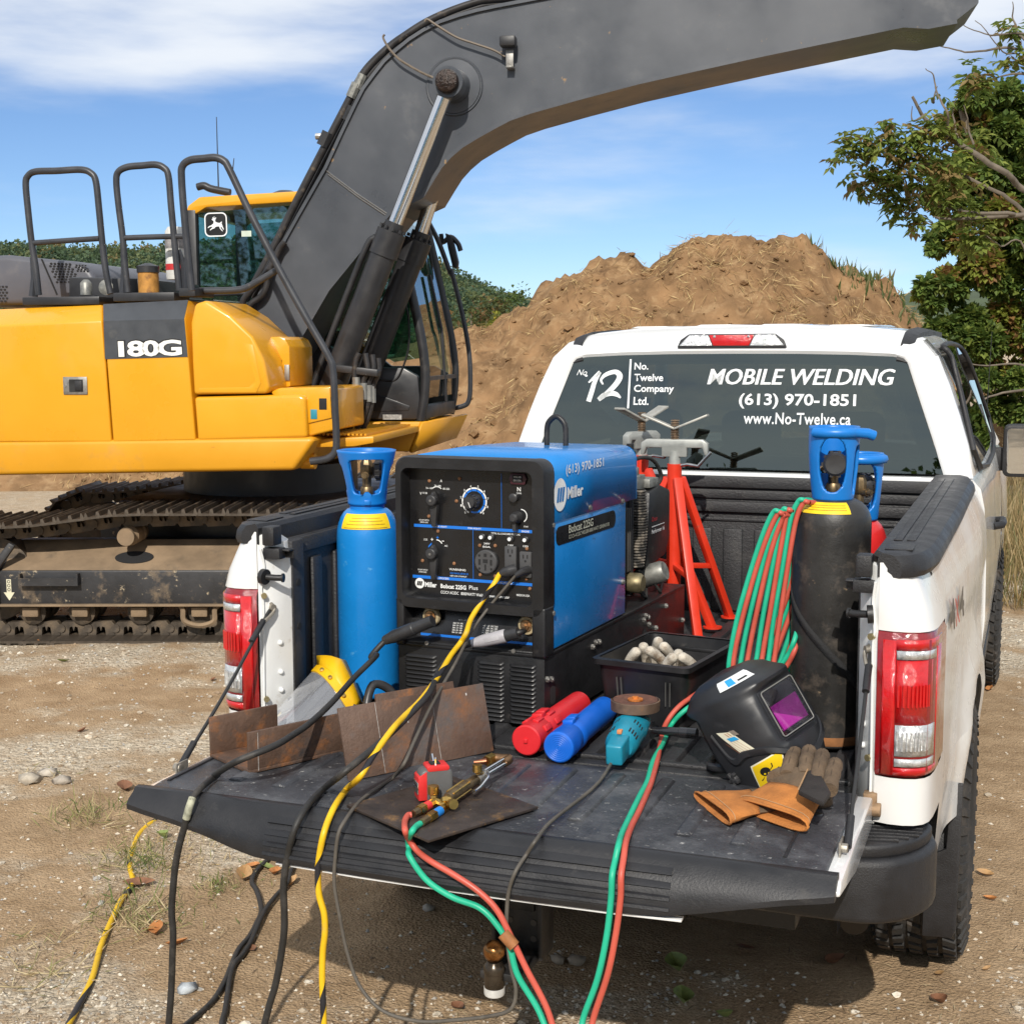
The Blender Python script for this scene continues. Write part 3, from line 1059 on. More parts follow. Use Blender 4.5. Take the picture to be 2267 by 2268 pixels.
    obj('lens_rib', rb, CLRL, lamp, smooth=60)
    # rail cap
    secs = []
    for y, xo_, dz in ((.002, .845, .004), (.02, .872, 0), (.06, .893, 0), (.13, .906, 0), (.25, .914, 0), (1.0, .922, 0), (1.9, .924, 0), (2.03, .91, 0)):
        xi_ = .775 if y > .05 else .792
        secs.append([(s * p[0], y, p[1]) for p in ((xi_, 1.372), (xi_, 1.414), (xi_ + .008, 1.425), (xo_ - .045, 1.427), (xo_ - .018, 1.421), (xo_ - .004, 1.405), (xo_, 1.385), (xo_ - .006, 1.372))])
    cap = obj('rail_cap', MB().loft(secs), BLKP, truck, smooth=30)
    g = MB()
    for x in (.815, .845):
        g.span((s * (x - .010), .22, 1.4262), (s * (x + .010), 1.85, 1.4295))
    g.span((s * .80, .06, 1.4262), (s * .862, .15, 1.4290))
    obj('cap_ridge', g, BLKP, cap, .001)
    e = MB()
    e.box((s * .762, .02, 1.395), (.035, .045, .05))
    obj('cap_end', e, BLKP, cap, .004)

# 4X4 lettering on the right flank
def flank_text(name, txt, mat, y0, y1, z0, z1, dz):
    o = text(name, txt, mat, truck, Matrix.Identity(4), 1.0, 1.0, bold=0.03)
    for v in o.data.vertices:
        y = y0 + (y1 - y0) * v.co.x
        z = z0 + (z1 - z0) * v.co.y + dz * v.co.x
        v.co = (flank_x(y, z) - top_in(z) + .0075, y, z)
    return o
DG = M('dark_decal', (0.035, 0.03, 0.028), 0.4)
flank_text('lettering', '4', DG, .25, .395, 1.203, 1.278, -.010)
flank_text('lettering', 'X', M('red_decal', (0.45, 0.05, 0.03), 0.4), .40, .525, 1.192, 1.262, -.009)
flank_text('lettering', '4', DG, .53, .70, 1.183, 1.262, -.012)

# ---- bed: floor, liner walls
fl = MB()
fl.span((-.74, .03, .80), (.74, 1.99, .872))
floor_ = obj('bed_floor', fl, LINER, truck)
fr = MB()
x = -.70
while x < .71:
    fr.prism([(x - .026, .872), (x - .018, .884), (x + .018, .884), (x + .026, .872)], .06, 1.97, 'y')
    x += .1
obj('floor_rib', fr, LINER, floor_, .002)
th = MB()
th.span((-.74, -.012, .84), (.74, .028, .878))
th.span((-.74, .035, .872), (.74, .055, .886))
obj('bed_sill', th, LINER, truck, .004)
wl_ = MB()
for s in (-1, 1):
    w = MB()
    w.span((s * .785, .09, .87), (s * .765, 1.99, 1.375))
    w.span((s * .765, .09, .87), (s * .742, .155, 1.372))
    w.span((s * .765, .09, 1.33), (s * .752, 1.99, 1.374))
    lw = obj('liner_wall', w, LINER, truck, .006)
    q = MB()
    yv = .22
    while yv < 1.95:
        q.span((s * .7655, yv, .90), (s * .750, yv + .055, 1.31))
        yv += .13
    obj('wall_rib', q, LINER, lw, .008, 2)
    q = MB()
    q.prism([(.66, .872), (.72, 1.08), (.80, 1.125), (1.62, 1.125), (1.70, 1.08), (1.76, .872)], s * .764, s * .655, 'x')
    obj('wheel_house', q, LINER, lw, .025, 3)
    for yy_, zz_ in ((.12, 1.255), (.12, 1.135)):
        h = MB().cyl((s * .742, yy_, zz_), (s * .7405, yy_, zz_), .010, 12)
        obj('drain_hole', h, DARK, lw)
fw = MB()
fw.span((-.785, 1.995, .87), (.785, 2.03, 1.40))
front = obj('front_wall', fw, LINER, truck, .004)
q = MB()
for z0, z1, d in ((1.360, 1.402, .020), (1.318, 1.352, .012), (1.268, 1.308, .020), (1.232, 1.246, .008)):
    q.span((-.78, 1.996 - d, z0), (.78, 1.996, z1))
obj('wall_step', q, LINER, front, .006)
q = MB()
x = -.68
while x < .7:
    q.span((x, 1.982, .89), (x + .075, 1.996, 1.205))
    x += .117
obj('wall_rib', q, LINER, front, .010, 3)
sb = MB()
sb.span((-.80, 2.03, 1.30), (.80, 2.10, 1.412))
obj('cab_sill', sb, WHITE, truck, .006)

# ---- tailgate, lowered
gate = obj('tailgate', MB().prism([(-.02, .802), (-.02, .872), (-.55, .872), (-.572, .858), (-.572, .848), (-.30, .80)], -.797, .797, 'x'), WHITE, truck, .006)
g = MB()
g.prism([(-.03, .868), (-.03, .880), (-.08, .886), (-.50, .886), (-.555, .882), (-.555, .868)], -.765, .765, 'x')
pan = obj('inner_panel', g, GATEP, gate, .004)
g = MB()
x = -.60
rr_ = random.Random(5)
while x < .66:
    L = .34 + rr_.uniform(-.03, .03)
    g.prism([(x - .020, .885), (x - .012, .8925), (x + .012, .8925), (x + .020, .885)], -.10, -.10 - L, 'y')
    x += .118
obj('panel_rib', g, GATEP, pan, .003)
for x in (-.745, .68):
    obj('panel_groove', MB().tube([(x, -.05, .887), (x, -.50, .887)], .004, 6), BLKP, pan, smooth=60)
for x, y in ((.705, -.22), (-.62, -.30)):
    obj('panel_screw', MB().cyl((x, y, .886), (x, y, .889), .009, 10), STEEL, pan, smooth=60)
XS = [-.79, -.74, -.66, -.58, -.50, -.45, -.38, -.2, 0, .2, .40, .47, .54, .62, .70, .76, .79]
ZL = [.846, .838, .828, .814, .794, .784, .780, .778, .776, .776, .778, .783, .797, .815, .832, .842, .848]
secs = []
for x, zl in zip(XS, ZL):
    c = 1 - (abs(x) / .79) ** 2
    yl = -.600 - .028 * c
    secs.append([(x, -.535, .884), (x, -.553, .8895), (x, -.566, .888), (x, -.575 - .01 * c, .878), (x, (-.575 + yl) / 2 - .012 * c - .004, (.878 + zl) / 2 + .006),
                 (x, yl - .004 * c, zl + .012), (x, yl, zl), (x, yl + .02, zl - .003), (x, -.56, zl + .002), (x, -.535, .80 if zl < .8 else zl)])
MOULD = M('moulding_black', (0.016, 0.016, 0.018), 0.42, var=0.25, vs=8, dirt=((0.07, 0.065, 0.06), 0.22, 14, 0.3), bump=0.12, bs=200)
mould = obj('edge_moulding', MB().loft(secs), MOULD, gate, smooth=32)
def face_y(x, z):
    c = 1 - (abs(x) / .79) ** 2
    yl = -.600 - .028 * c
    zl = .778
    t = (.878 - z) / (.878 - zl)
    ym = (-.575 + yl) / 2 - .012 * c - .004
    y0 = -.575 - .01 * c
    return y0 + (ym - y0) * t / .47 if t < .47 else ym + (yl - ym) * (t - .47) / .53
for zc in (.864, .841, .818, .798):
    g = MB()
    a, b = -.425, .478
    n = 16
    secs = []
    for i in range(n + 1):
        x = a + (b - a) * i / n
        secs.append([(x, face_y(x, zc + .005) - .008, zc + .002), (x, face_y(x, zc - .005) - .008, zc - .004), (x, face_y(x, zc) + .006, zc - .008), (x, face_y(x, zc) + .006, zc + .008)])
    obj('moulding_ridge', MB().loft(secs), MOULD, mould, smooth=30)
g = MB()
g.prism([(-.40, -.585), (-.40, -.610), (-.2, -.6195), (.1, -.6225), (.35, -.616), (.50, -.606), (.50, -.585)], .7695, .7745, 'z')
obj('lower_skin', g, WHITE, gate, .001)
# hinge hardware and the cables that hold the tailgate
for s in (-1, 1):
    a = Vector((s * .778, .035, 1.200))
    b = Vector((s * .787, -.40, .878))
    cb = MB()
    cb.tube(spl([a, a.lerp(b, .5) + Vector((0, 0, -.012)), b], 8), .0045, 8)
    cable = obj('tailgate_cable', cb, M('cable_black', (0.02, 0.02, 0.02), 0.45), truck, smooth=60)
    d = (b - a).normalized()
    obj('cable_sleeve', MB().tube([a + d * .05, a + d * .125], [.0085, .0085], 10), BLKP, cable, smooth=40)
    obj('cable_sleeve', MB().tube([b - d * .085, b - d * .01], [.0085, .009], 10), BLKP, cable, smooth=40)
    e = MB()
    e.tube(spl([a + Vector((0, -.004, .010)), a + Vector((s * -.012, -.006, -.01)), a + d * .06, a + Vector((s * .006, -.004, -.02))], 5, True), .005, 6, closed=True)
    e.cyl(a + Vector((s * .008, .004, 0)), a + Vector((-s * .012, -.008, 0)), .009, 10)
    obj('cable_eye', e, M('worn_steel', (0.36, 0.33, 0.28), 0.5, 0.8, var=0.3), cable, smooth=40)
    e = MB()
    e.box((s * .776, -.40, .886), (.004, .05, .03))
    e.cyl((s * .772, -.41, .888), (s * .79, -.41, .888), .010, 8)
    obj('cable_bracket', e, M('worn_steel', (0.36, 0.33, 0.28)), cable, .001)
    h = MB()
    h.cyl((s * .775, -.015, .842), (s * .815, -.015, .842), .016, 12)
    h.box((s * .79, .0, .86), (.03, .03, .035))
    obj('hinge', h, M('rusty_steel', (0.30, 0.20, 0.12), 0.7, 0.5, var=0.5, vs=30), gate, .002)

# ---- rear bumper, hitch, mud flaps
pl = []
for t in range(0, 91, 10):
    pl.append((.76 + .175 * math.sin(R(t)), -.135 + .20 * (1 - math.cos(R(t)))))
plan = [(-p[0], p[1]) for p in reversed(pl)] + pl
plan += [(.90, .22), (.80, .22), (.76, .06), (-.76, .06), (-.80, .22), (-.90, .22)]
bump = obj('bumper', MB().prism(plan, .612, .762, 'z'), BLKP, truck, .018, 3)
for s in (-1, 1):
    p2 = [(p[0] - .012, p[1] + .012) for p in pl]
    o_ = [(s * p[0], p[1]) for p in p2] + [(s * .87, .16), (s * .70, .16), (s * .70, -.115)]
    st_ = obj('step_pad', MB().prism(o_, .758, .792, 'z'), BLKP, bump, .010, 3)
    for i in range(9):
        g = MB()
        yv = -.085 + i * .024
        g.bar((s * .775, yv, .794), (s * min(.905, .86 + .02 * i), yv + .018, .794), .007, .006)
        obj('tread_ridge', g, BLKP, st_, .001)
q = MB()
q.span((-.70, -.03, .70), (.70, .05, .80))
q.span((-.62, .05, .50), (.62, .15, .62))
obj('rear_crossmember', q, BLKM, truck, .006)
q = MB()
q.span((-.035, -.16, .545), (.035, .10, .615))
q.span((-.066, -.185, .437), (-.054, -.10, .60))
q.span((.052, -.185, .437), (.064, -.10, .60))
q.span((-.054, -.15, .437), (.052, -.11, .60))
q.span((-.05, -.30, .43), (.05, -.15, .450))
hitch = obj('hitch', q, BLKM, truck, .004)
for z in (.475, .515, .555):
    for x in (-.030, .030):
        obj('pin_hole', MB().cyl((x, -.152, z), (x, -.148, z), .008, 10), M('dark_steel', (0.08, 0.075, 0.07), 0.5, 0.7), hitch)
ballm = Matrix.Translation((-.013, -.30, 0))
q = MB()
q.lathe([(.001, .397), (.023, .397), (.0245, .40), (.0245, .416)], 20, ballm)
obj('ball_nut', q, M('white_cap', (0.62, 0.62, 0.6), 0.5, var=0.2, vs=40), hitch, smooth=40)
q = MB()
q.lathe([(.0235, .416), (.0235, .449)], 20, ballm)
q.lathe([(.0245, .45), (.025, .462), (.021, .47), (.016, .477)], 20, ballm)
obj('ball_shank', q, M('greasy_steel', (0.07, 0.055, 0.04), 0.3, 0.7, var=0.4, vs=30), hitch, smooth=40)
q = MB()
q.ball((-.013, -.30, .501), .0255, 12)
obj('hitch_ball', q, M('bronze_ball', (0.36, 0.17, 0.06), 0.28, 1.0, var=0.4, vs=30, dirt=((0.06, 0.035, 0.02), 0.4, 40)), hitch, smooth=180)
for s in (-1, 1):
    q = MB()
    o_ = [(.865, .24), (.945, .245), (.955, .27), (.962, .69), (.93, .69), (.922, .50), (.868, .47)]
    q.prism([(s * p[0], p[1]) for p in o_], .74, .752, 'y')
    obj('mud_flap', q, BLKP, truck, .003)
ex = MB()
ex.tube([(.70, .35, .50), (.74, .20, .48)], .035, 14)
obj('exhaust_tip', ex, M('sooty_steel', (0.05, 0.045, 0.04), 0.5, 0.8), truck, smooth=40)
ch = MB()
ch.span((-.45, .2, .45), (-.38, 5.2, .60))
ch.span((.38, .2, .45), (.45, 5.2, .60))
obj('chassis_rail', ch, BLKM, truck)
ax_ = MB()
ax_.cyl((-.8, AX, .40), (.8, AX, .40), .045, 12)
ax_.ball((0, AX, .40), .13, 8)
obj('rear_axle', ax_, BLKM, truck, smooth=50)

# ---- wheels
def wheel(x, y, s):
    rim = MB()
    m = Matrix.Translation((x, y, .40)) @ Matrix.Rotation(PI / 2, 4, 'Y') @ Matrix.Diagonal((1, 1, s, 1))
    rim.lathe([(.215, -.12), (.228, -.115), (.222, -.09), (.21, .0), (.21, .07), (.222, .10), (.232, .112), (.215, .115)], 36, m, cap=False)
    rim.lathe([(.001, .075), (.05, .08), (.07, .07), (.07, .0), (.001, .0)], 24, m, cap=False)
    for k in range(6):
        a = 2 * PI * k / 6
        mm = m @ Matrix.Rotation(a, 4, 'Z')
        rim.add([(.05, -.03, .03), (.05, .03, .03), (.216, .045, .05), (.216, -.045, .05), (.05, -.028, .072), (.05, .028, .072), (.214, .035, .09), (.214, -.035, .09)],
                [(0, 3, 2, 1), (4, 5, 6, 7), (0, 1, 5, 4), (1, 2, 6, 5), (2, 3, 7, 6), (3, 0, 4, 7)], mm)
    w = obj('wheel', rim, M('wheel_alloy', (0.20, 0.20, 0.20), 0.35, 0.8, var=0.2, dirt=((0.15, 0.12, 0.09), 0.4, 12)), truck, smooth=40)
    ty = MB()
    ty.lathe([(.222, -.112), (.25, -.130), (.30, -.138), (.35, -.134), (.378, -.120), (.388, -.10), (.389, 0), (.388, .10), (.378, .120), (.35, .134), (.30, .138), (.25, .130), (.222, .112)], 60, m, cap=False)
    N = 44
    for k in range(N):
        a = 2 * PI * k / N
        for j, (c, wd, of, sk) in enumerate(((-.098, .038, 0, .02), (-.052, .034, .5, -.02), (-.004, .040, 0, .02), (.045, .034, .5, -.02), (.094, .040, 0, .02))):
            mm = m @ Matrix.Rotation(a + of * 2 * PI / N, 4, 'Z')
            ww = wd / 2
            h = .0195
            ty.add([(.384, -h - sk * .2, c - ww), (.384, h - sk * .2, c - ww), (.384, h + sk * .5, c + ww), (.384, -h + sk * .5, c + ww),
                    (.400, -h * .86 - sk * .2, c - ww * .9), (.400, h * .86 - sk * .2, c - ww * .9), (.400, h * .86 + sk * .5, c + ww * .9), (.400, -h * .86 + sk * .5, c + ww * .9)],
                   [(4, 5, 6, 7), (0, 1, 5, 4), (1, 2, 6, 5), (2, 3, 7, 6), (3, 0, 4, 7)], mm)
        mm = m @ Matrix.Rotation(a, 4, 'Z')
        for sg in (-1, 1):
            ty.add([(.345, -.012, sg * .134), (.345, .012, sg * .134), (.385, .014, sg * .117), (.385, -.014, sg * .117), (.345, -.010, sg * .141), (.345, .010, sg * .141), (.386, .012, sg * .127), (.386, -.012, sg * .127)],
                   [(4, 5, 6, 7), (0, 1, 5, 4), (1, 2, 6, 5), (2, 3, 7, 6), (3, 0, 4, 7)], mm)
    obj('tyre', ty, RUBBER, w, smooth=25)
for s in (-1, 1):
    wheel(s * .835, AX, s)
    wheel(s * .835, 4.90, s)

# ---- cab
INN = [(.80, 1.414), (.765, 1.52), (.725, 1.63), (.685, 1.74), (.657, 1.818), (.640, 1.838), (.60, 1.846), (.45, 1.853), (.25, 1.857), (0, 1.858)]
OUT = [(.905, 1.40), (.876, 1.51), (.841, 1.62), (.800, 1.735), (.753, 1.845), (.70, 1.905), (.62, 1.938), (.45, 1.955), (.25, 1.962), (0, 1.965)]
def lean(z):
    return 2.165 + (z - 1.414) * .184
IY = [lean(p[1]) for p in INN]
OY = [2.195, 2.215, 2.235, 2.258, 2.285, 2.33, 2.40, 2.44, 2.45, 2.45]
loopi = [(p[0], y, p[1]) for p, y in zip(INN, IY)] + [(-p[0], y, p[1]) for p, y in list(zip(INN, IY))[-2::-1]]
loopo = [(p[0], y, p[1]) for p, y in zip(OUT, OY)] + [(-p[0], y, p[1]) for p, y in list(zip(OUT, OY))[-2::-1]]
secs = []
for v in (0, .12, .35, .6, .8, .92, 1.0):
    sec = []
    for a, b in zip(loopi, loopo):
        a, b = Vector(a), Vector(b)
        p = a.lerp(b, v)
        # keep the panel flat near the glass and rounded at its edge
        p.y = a.y + (b.y - a.y) * v ** 2.2 - .010 * min(1, v * 8)
        sec.append(tuple(p))
    secs.append(sec)
obj('cab_rear', MB().loft(secs, closed=False), WHITE, truck, smooth=60)
def outl(y, sx, dz, zmin=1.40):
    l = [(p[0] * sx, y, max(zmin, p[1] + dz)) for p in OUT]
    return l + [(-p[0], p[1], p[2]) for p in l[-2::-1]]
secs = [s_[4:-4] for s_ in (loopo, outl(2.50, 1.005, .008), outl(3.1, 1.02, .016), outl(3.55, 1.02, .010), outl(3.85, 1.01, -.02))]
cab = obj('cab_roof', MB().loft(secs, closed=False), WHITE, truck, smooth=40, solid=.02)
quar = [loopo, outl(2.50, 1.005, .008)]
for sl in (slice(0, 6), slice(-6, None)):
    obj('rear_quarter', MB().loft([q_[sl] for q_ in quar], closed=False), WHITE, truck, smooth=40, solid=.02)
for s in (-1, 1):
    obj('windscreen_pillar', MB().tube([(s * .70, 3.83, 1.86), (s * .80, 4.2, 1.62), (s * .89, 4.55, 1.38)], [.035, .04, .05], 8), WHITE, truck, smooth=60)
obj('dashboard', MB().span((-.85, 4.0, .9), (.85, 4.5, 1.30)), M('seat_cloth', (0.035, 0.036, 0.04), 0.9), truck, .05)
obj('steering_wheel', MB().tube([(-.42 + .18 * math.cos(R(a)), 3.85 + .06 * math.sin(R(a)), 1.30 + .17 * math.sin(R(a))) for a in range(0, 360, 20)], .018, 6, closed=True), M('seat_cloth', (0.035, 0.036, 0.04)), truck, smooth=60)
rb = MB()
for x in (-.40, -.13, .13, .40):
    zc = 1.968 if abs(x) < .2 else 1.963
    rb.loft([[(x - .09, 2.50, zc), (x - .06, 2.50, zc + .008), (x + .06, 2.50, zc + .008), (x + .09, 2.50, zc)], [(x - .09, 3.6, zc + .01), (x - .06, 3.6, zc + .02), (x + .06, 3.6, zc + .02), (x + .09, 3.6, zc + .01)]])
obj('roof_rib', rb, WHITE, cab, .006)
for s in (-1, 1):
    d = MB()
    pts = [(.640, 2.246, 1.832), (.648, 2.262, 1.868), (.655, 2.30, 1.905), (.66, 2.36, 1.934), (.665, 2.46, 1.946), (.67, 2.8, 1.958), (.67, 3.6, 1.956)]
    w_ = .026
    secs = [[(s * (p[0] - w_), p[1] - .010, p[2] + .004), (s * (p[0] + w_ * .8), p[1] - .008, p[2] - .010), (s * (p[0] + w_ * .8), p[1] + .01, p[2] - .03), (s * (p[0] - w_), p[1] + .01, p[2] - .025)] for p in pts]
    obj('roof_strip', MB().loft(secs), BLKP, cab, smooth=40)
    # cab flank below the belt line with door, windows, handle
    sd = MB()
    prof = [(.905, 1.405), (.935, 1.37), (.950, 1.30), (.955, 1.20), (.962, 1.10), (.965, .90), (.95, .70), (.93, .56), (.88, .48)]
    secs = []
    for y, f in ((2.10, 0), (2.3, 0), (3.2, .004), (4.2, .004), (4.42, 0)):
        secs.append([(s * (p[0] + f), y, p[1]) for p in prof])
    fl_ = obj('cab_side', MB().loft(secs, closed=False), WHITE, truck, smooth=40)
    k = MB()
    k.loft([[(s * p[0], 2.10, p[1]) for p in prof], [(s * .6, 2.10, 1.40), (s * .6, 2.10, 1.37), (s * .6, 2.10, 1.3), (s * .6, 2.10, 1.2), (s * .6, 2.10, 1.1), (s * .6, 2.10, .9), (s * .6, 2.10, .7), (s * .6, 2.10, .56), (s * .6, 2.10, .48)]], closed=False)
    obj('cab_end', k, WHITE, fl_, smooth=40)
    for ys in (2.55, 3.18, 4.25):
        g = MB()
        g.loft([[(s * (p[0] + .0045), ys - .004, p[1]) for p in prof[:-1]], [(s * (p[0] + .0045), ys + .004, p[1]) for p in prof[:-1]]], closed=False)
        obj('door_seam', g, DARK, fl_)
    g = MB()
    A = [(.897, 2.48, 1.42), (.815, 2.50, 1.70), (.772, 2.54, 1.845), (.735, 2.62, 1.885), (.735, 3.62, 1.89), (.79, 3.78, 1.80), (.90, 4.12, 1.43)]
    g.add([(s * (p[0] + .018), p[1], p[2]) for p in A], [tuple(range(7))])
    obj('side_window', g, glass('side_glass', (0.10, 0.11, 0.11), 1.0, 0.01, 0.03), fl_)
    g = MB()
    g.tube(spl([(s * (p[0] + .021), p[1], p[2]) for p in A], 3, True), .011, 6, closed=True)
    obj('window_seal', g, BLKP, fl_, smooth=60)
    g = MB()
    g.tube([(s * .962, 2.98, 1.13), (s * .995, 3.0, 1.135), (s * .998, 3.1, 1.135), (s * .995, 3.18, 1.135), (s * .962, 3.2, 1.13)], .016, 8)
    obj('door_handle', g, BLKP, fl_, smooth=50)
    g = MB()
    g.prism([(.905, 1.30), (.905, 1.45), (.86, 1.62), (.80, 1.62), (.90, 1.30)], 3.95, 4.02, 'y') if s > 0 else g.prism([(-.905, 1.30), (-.905, 1.45), (-.86, 1.62), (-.80, 1.62), (-.90, 1.30)], 3.95, 4.02, 'y')
    g.span((s * .90, 3.93, 1.285), (s * 1.0, 3.99, 1.395))
    mi = obj('mirror', g, BLKP, fl_, .008)
    g = MB()
    o_ = rrect(.23, .25, .03, 4, .97 + .115, 1.385)
    g.prism([(s * p[0], p[1]) for p in o_], 3.88, 4.0, 'y')
    # sub part level is used up by the arm, so the housing is the arm's sibling
    obj('mirror_housing', g, BLKP, fl_, .01)
    g = MB()
    o_ = rrect(.195, .215, .02, 4, .97 + .115, 1.385)
    g.prism([(s * p[0], p[1]) for p in o_], 3.876, 3.879, 'y')
    obj('mirror_glass', g, M('mirror_glass', (0.75, 0.77, 0.78), 0.02, 1.0, var=0, rv=0), fl_)
    # front wing and arch
    w = MB()
    secs = []
    for y in [4.42 + .06 * i for i in range(26)]:
        d = abs(y - 4.90)
        zb = .40 + math.sqrt(max(0, .47 ** 2 - d * d)) if d < .47 else .52
        ff = .02 * math.exp(-((y - 4.9) / .4) ** 2)
        fx = .955 + ff - .10 * max(0, (y - 5.4) / .5) ** 2
        secs.append([(s * (fx - .06), y, 1.33), (s * (fx - .01), y, 1.27), (s * fx, y, 1.15), (s * (fx + .01), y, max(zb + .02, .95)), (s * (fx - .005), y, zb)])
    obj('front_wing', MB().loft(secs, closed=False), WHITE, truck, smooth=40)
    g = MB()
    g.span((s * .93, 2.2, .40), (s * .80, 4.3, .46))
    obj('side_step', g, BLKP, truck, .01)
hd = MB()
secs = []
for y, z in ((4.40, 1.385), (4.8, 1.37), (5.3, 1.34), (5.75, 1.26), (5.92, 1.10)):
    secs.append([(x, y, z - .07 * (abs(x) / .9) ** 3 + .015 * (1 if abs(x) < .45 else 0)) for x in (-.90, -.6, -.45, 0, .45, .6, .90)])
obj('hood', MB().loft(secs, closed=False), WHITE, truck, smooth=40)
gr = MB()
gr.span((-.80, 5.80, .72), (.80, 5.93, 1.12))
obj('grille', gr, BLKP, truck, .03)
fb = MB()
fb.span((-.95, 5.75, .45), (.95, 6.02, .74))
obj('front_bumper', fb, CHROME, truck, .05, 3)
g = MB()
g.add([(.82, 4.52, 1.40), (-.82, 4.52, 1.40), (-.60, 3.885, 1.915), (.60, 3.885, 1.915)], [(0, 1, 2, 3)])
obj('windscreen', g, glass('windscreen_glass', (0.75, 0.82, 0.80), 1.0, 0.01, 0.02), truck, mw=Matrix.Translation((0, .02, .02)))
# antenna on the right wing
g = MB()
g.tube([(.862, 4.6, 1.30), (.866, 4.6, 1.42), (.88, 4.6, 1.96)], [.007, .003, .0018], 6)
obj('antenna', g, BLKM, truck, smooth=60)

# ---- rear window with its lettering
WM = frame((0, 2.165, 1.414), (1, 0, 0), (0, .184, 1))
gl = MB()
uv = [(p[0] - .002, (p[1] - 1.414) / .9835) for p in INN]
loop = uv + [(-p[0], p[1]) for p in uv[-2::-1]]
gl.prism([(p[0], p[1]) for p in loop], -.004, .0, 'z', WM)
win = obj('rear_window', gl, glass('privacy_glass', (0.26, 0.30, 0.285), 1.0, 0.01, 0.08, 0.0, (0.88, 1.0, 0.94)), truck)
bo = MB()
inner = [(p[0] * .905, .055 + p[1] * .80) for p in loop]
secs = [[tuple(WM @ Vector((p[0], p[1], -.006))) for p in loop + [loop[0]]], [tuple(WM @ Vector((p[0], p[1], -.006))) for p in inner + [inner[0]]]]
bo.loft(secs, closed=False)
obj('window_border', bo, M('black_frit', (0.010, 0.011, 0.012), 0.3), win)
bo = MB()
bo.tube([WM @ Vector((p[0], p[1], -.008)) for p in inner], .0035, 6, closed=True)
obj('inner_seal', bo, M('seal_grey', (0.30, 0.33, 0.33), 0.5), win, smooth=60)
df = MB()
for i in range(7):
    v = .07 + i * .055
    df.tube([WM @ Vector((-.60 + .05 * i, v, -.007)), WM @ Vector((.60 - .05 * i, v + .004, -.007))], .0007, 4)
obj('defroster_wire', df, BLKM, win)
def wtext(s, x0, y0, x1, y1, shear=0.0, bold=0.02, sp=1.0, dz=0.0):
    text('lettering', s, DECAL, win, WM @ Matrix.Translation((x0, y0, .0015 + dz)), x1 - x0, y1 - y0, shear, bold, sp)
T = [[(-0.099,0.33),(0.613,0.392)],[(0.03,0.237),(0.474,0.296)],[(0.052,0.177),(0.458,0.222)],[(-0.397,0.388),(-0.34,0.416)],[(-0.395,0.342),(-0.277,0.371)],[(-0.394,0.29),(-0.231,0.327)],[(-0.393,0.246),(-0.331,0.278)],[(-0.418,0.232),(-0.422,0.43)],[(-0.582,0.259),(-0.453,0.382)],[(-0.638,0.357),(-0.59,0.388)]]
for dx in (0, .0035):
    wtext('MOBILE WELDING', T[0][0][0] + dx, T[0][0][1], T[0][1][0] + dx - .003, T[0][1][1], shear=0.22, bold=0.004, dz=dx * .3)
wtext('(613) 970-1851', *T[1][0], *T[1][1], bold=0.02)
wtext('www.No-Twelve.ca', *T[2][0], *T[2][1], bold=0.012, sp=1.06)
DECAL2 = DECAL
for i, s in ((3, 'No.'), (4, 'Twelve'), (5, 'Company'), (6, 'Ltd.')):
    wtext(s, *T[i][0], *T[i][1], bold=0.018)
wtext('No', T[9][0][0], T[9][0][1] + .008, T[9][1][0] - .004, T[9][1][1], shear=0.45, bold=0.0)
bar_ = MB()
bar_.prism([(T[7][0][0], T[7][0][1]), (T[7][0][0] + .0075, T[7][0][1]), (T[7][0][0] + .0075, T[7][1][1]), (T[7][0][0], T[7][1][1])], .001, .002, 'z', WM)
obj('decal_bar', bar_, DECAL, win)
# brush-drawn 12
def stroke(pts, ws, name='lettering'):
    P = spl([(p[0], p[1], 0) for p in pts], 8)
    m = MB()
    N = len(P)
    for i, p in enumerate(P):
        t = (P[min(i + 1, N - 1)] - P[max(i - 1, 0)]).normalized()
        q = Vector((-t.y, t.x, 0))
        f = i / (N - 1) * (len(ws) - 1)
        a = int(min(f, len(ws) - 2))
        w = ws[a] + (ws[a + 1] - ws[a]) * (f - a)
        m.v += [tuple(WM @ (p + q * w + Vector((0, 0, .0018)))), tuple(WM @ (p - q * w + Vector((0, 0, .0018))))]
    m.f = [(2 * i, 2 * i + 1, 2 * i + 3, 2 * i + 2) for i in range(N - 1)]
    obj(name, m, DECAL, win, smooth=0)
stroke([(-0.585,0.335),(-0.563,0.356),(-0.539,0.378)], [.003, .006, .008])
stroke([(-0.539,0.378),(-0.559,0.339),(-0.569,0.301),(-0.581,0.258)], [.006, .009, .010, .010])
stroke([(-0.524,0.328),(-0.533,0.347),(-0.514,0.368),(-0.476,0.379),(-0.456,0.363),(-0.466,0.335),(-0.5,0.297),(-0.538,0.267)], [.003, .005, .008, .009, .012, .011, .010, .009])
stroke([(-0.54,0.266),(-0.519,0.283),(-0.49,0.292),(-0.466,0.288),(-0.447,0.274)], [.008, .010, .010, .009, .003])
stroke([(-0.603,0.365),(-0.596,0.363),(-0.592,0.365)], [.003, .004, .003])
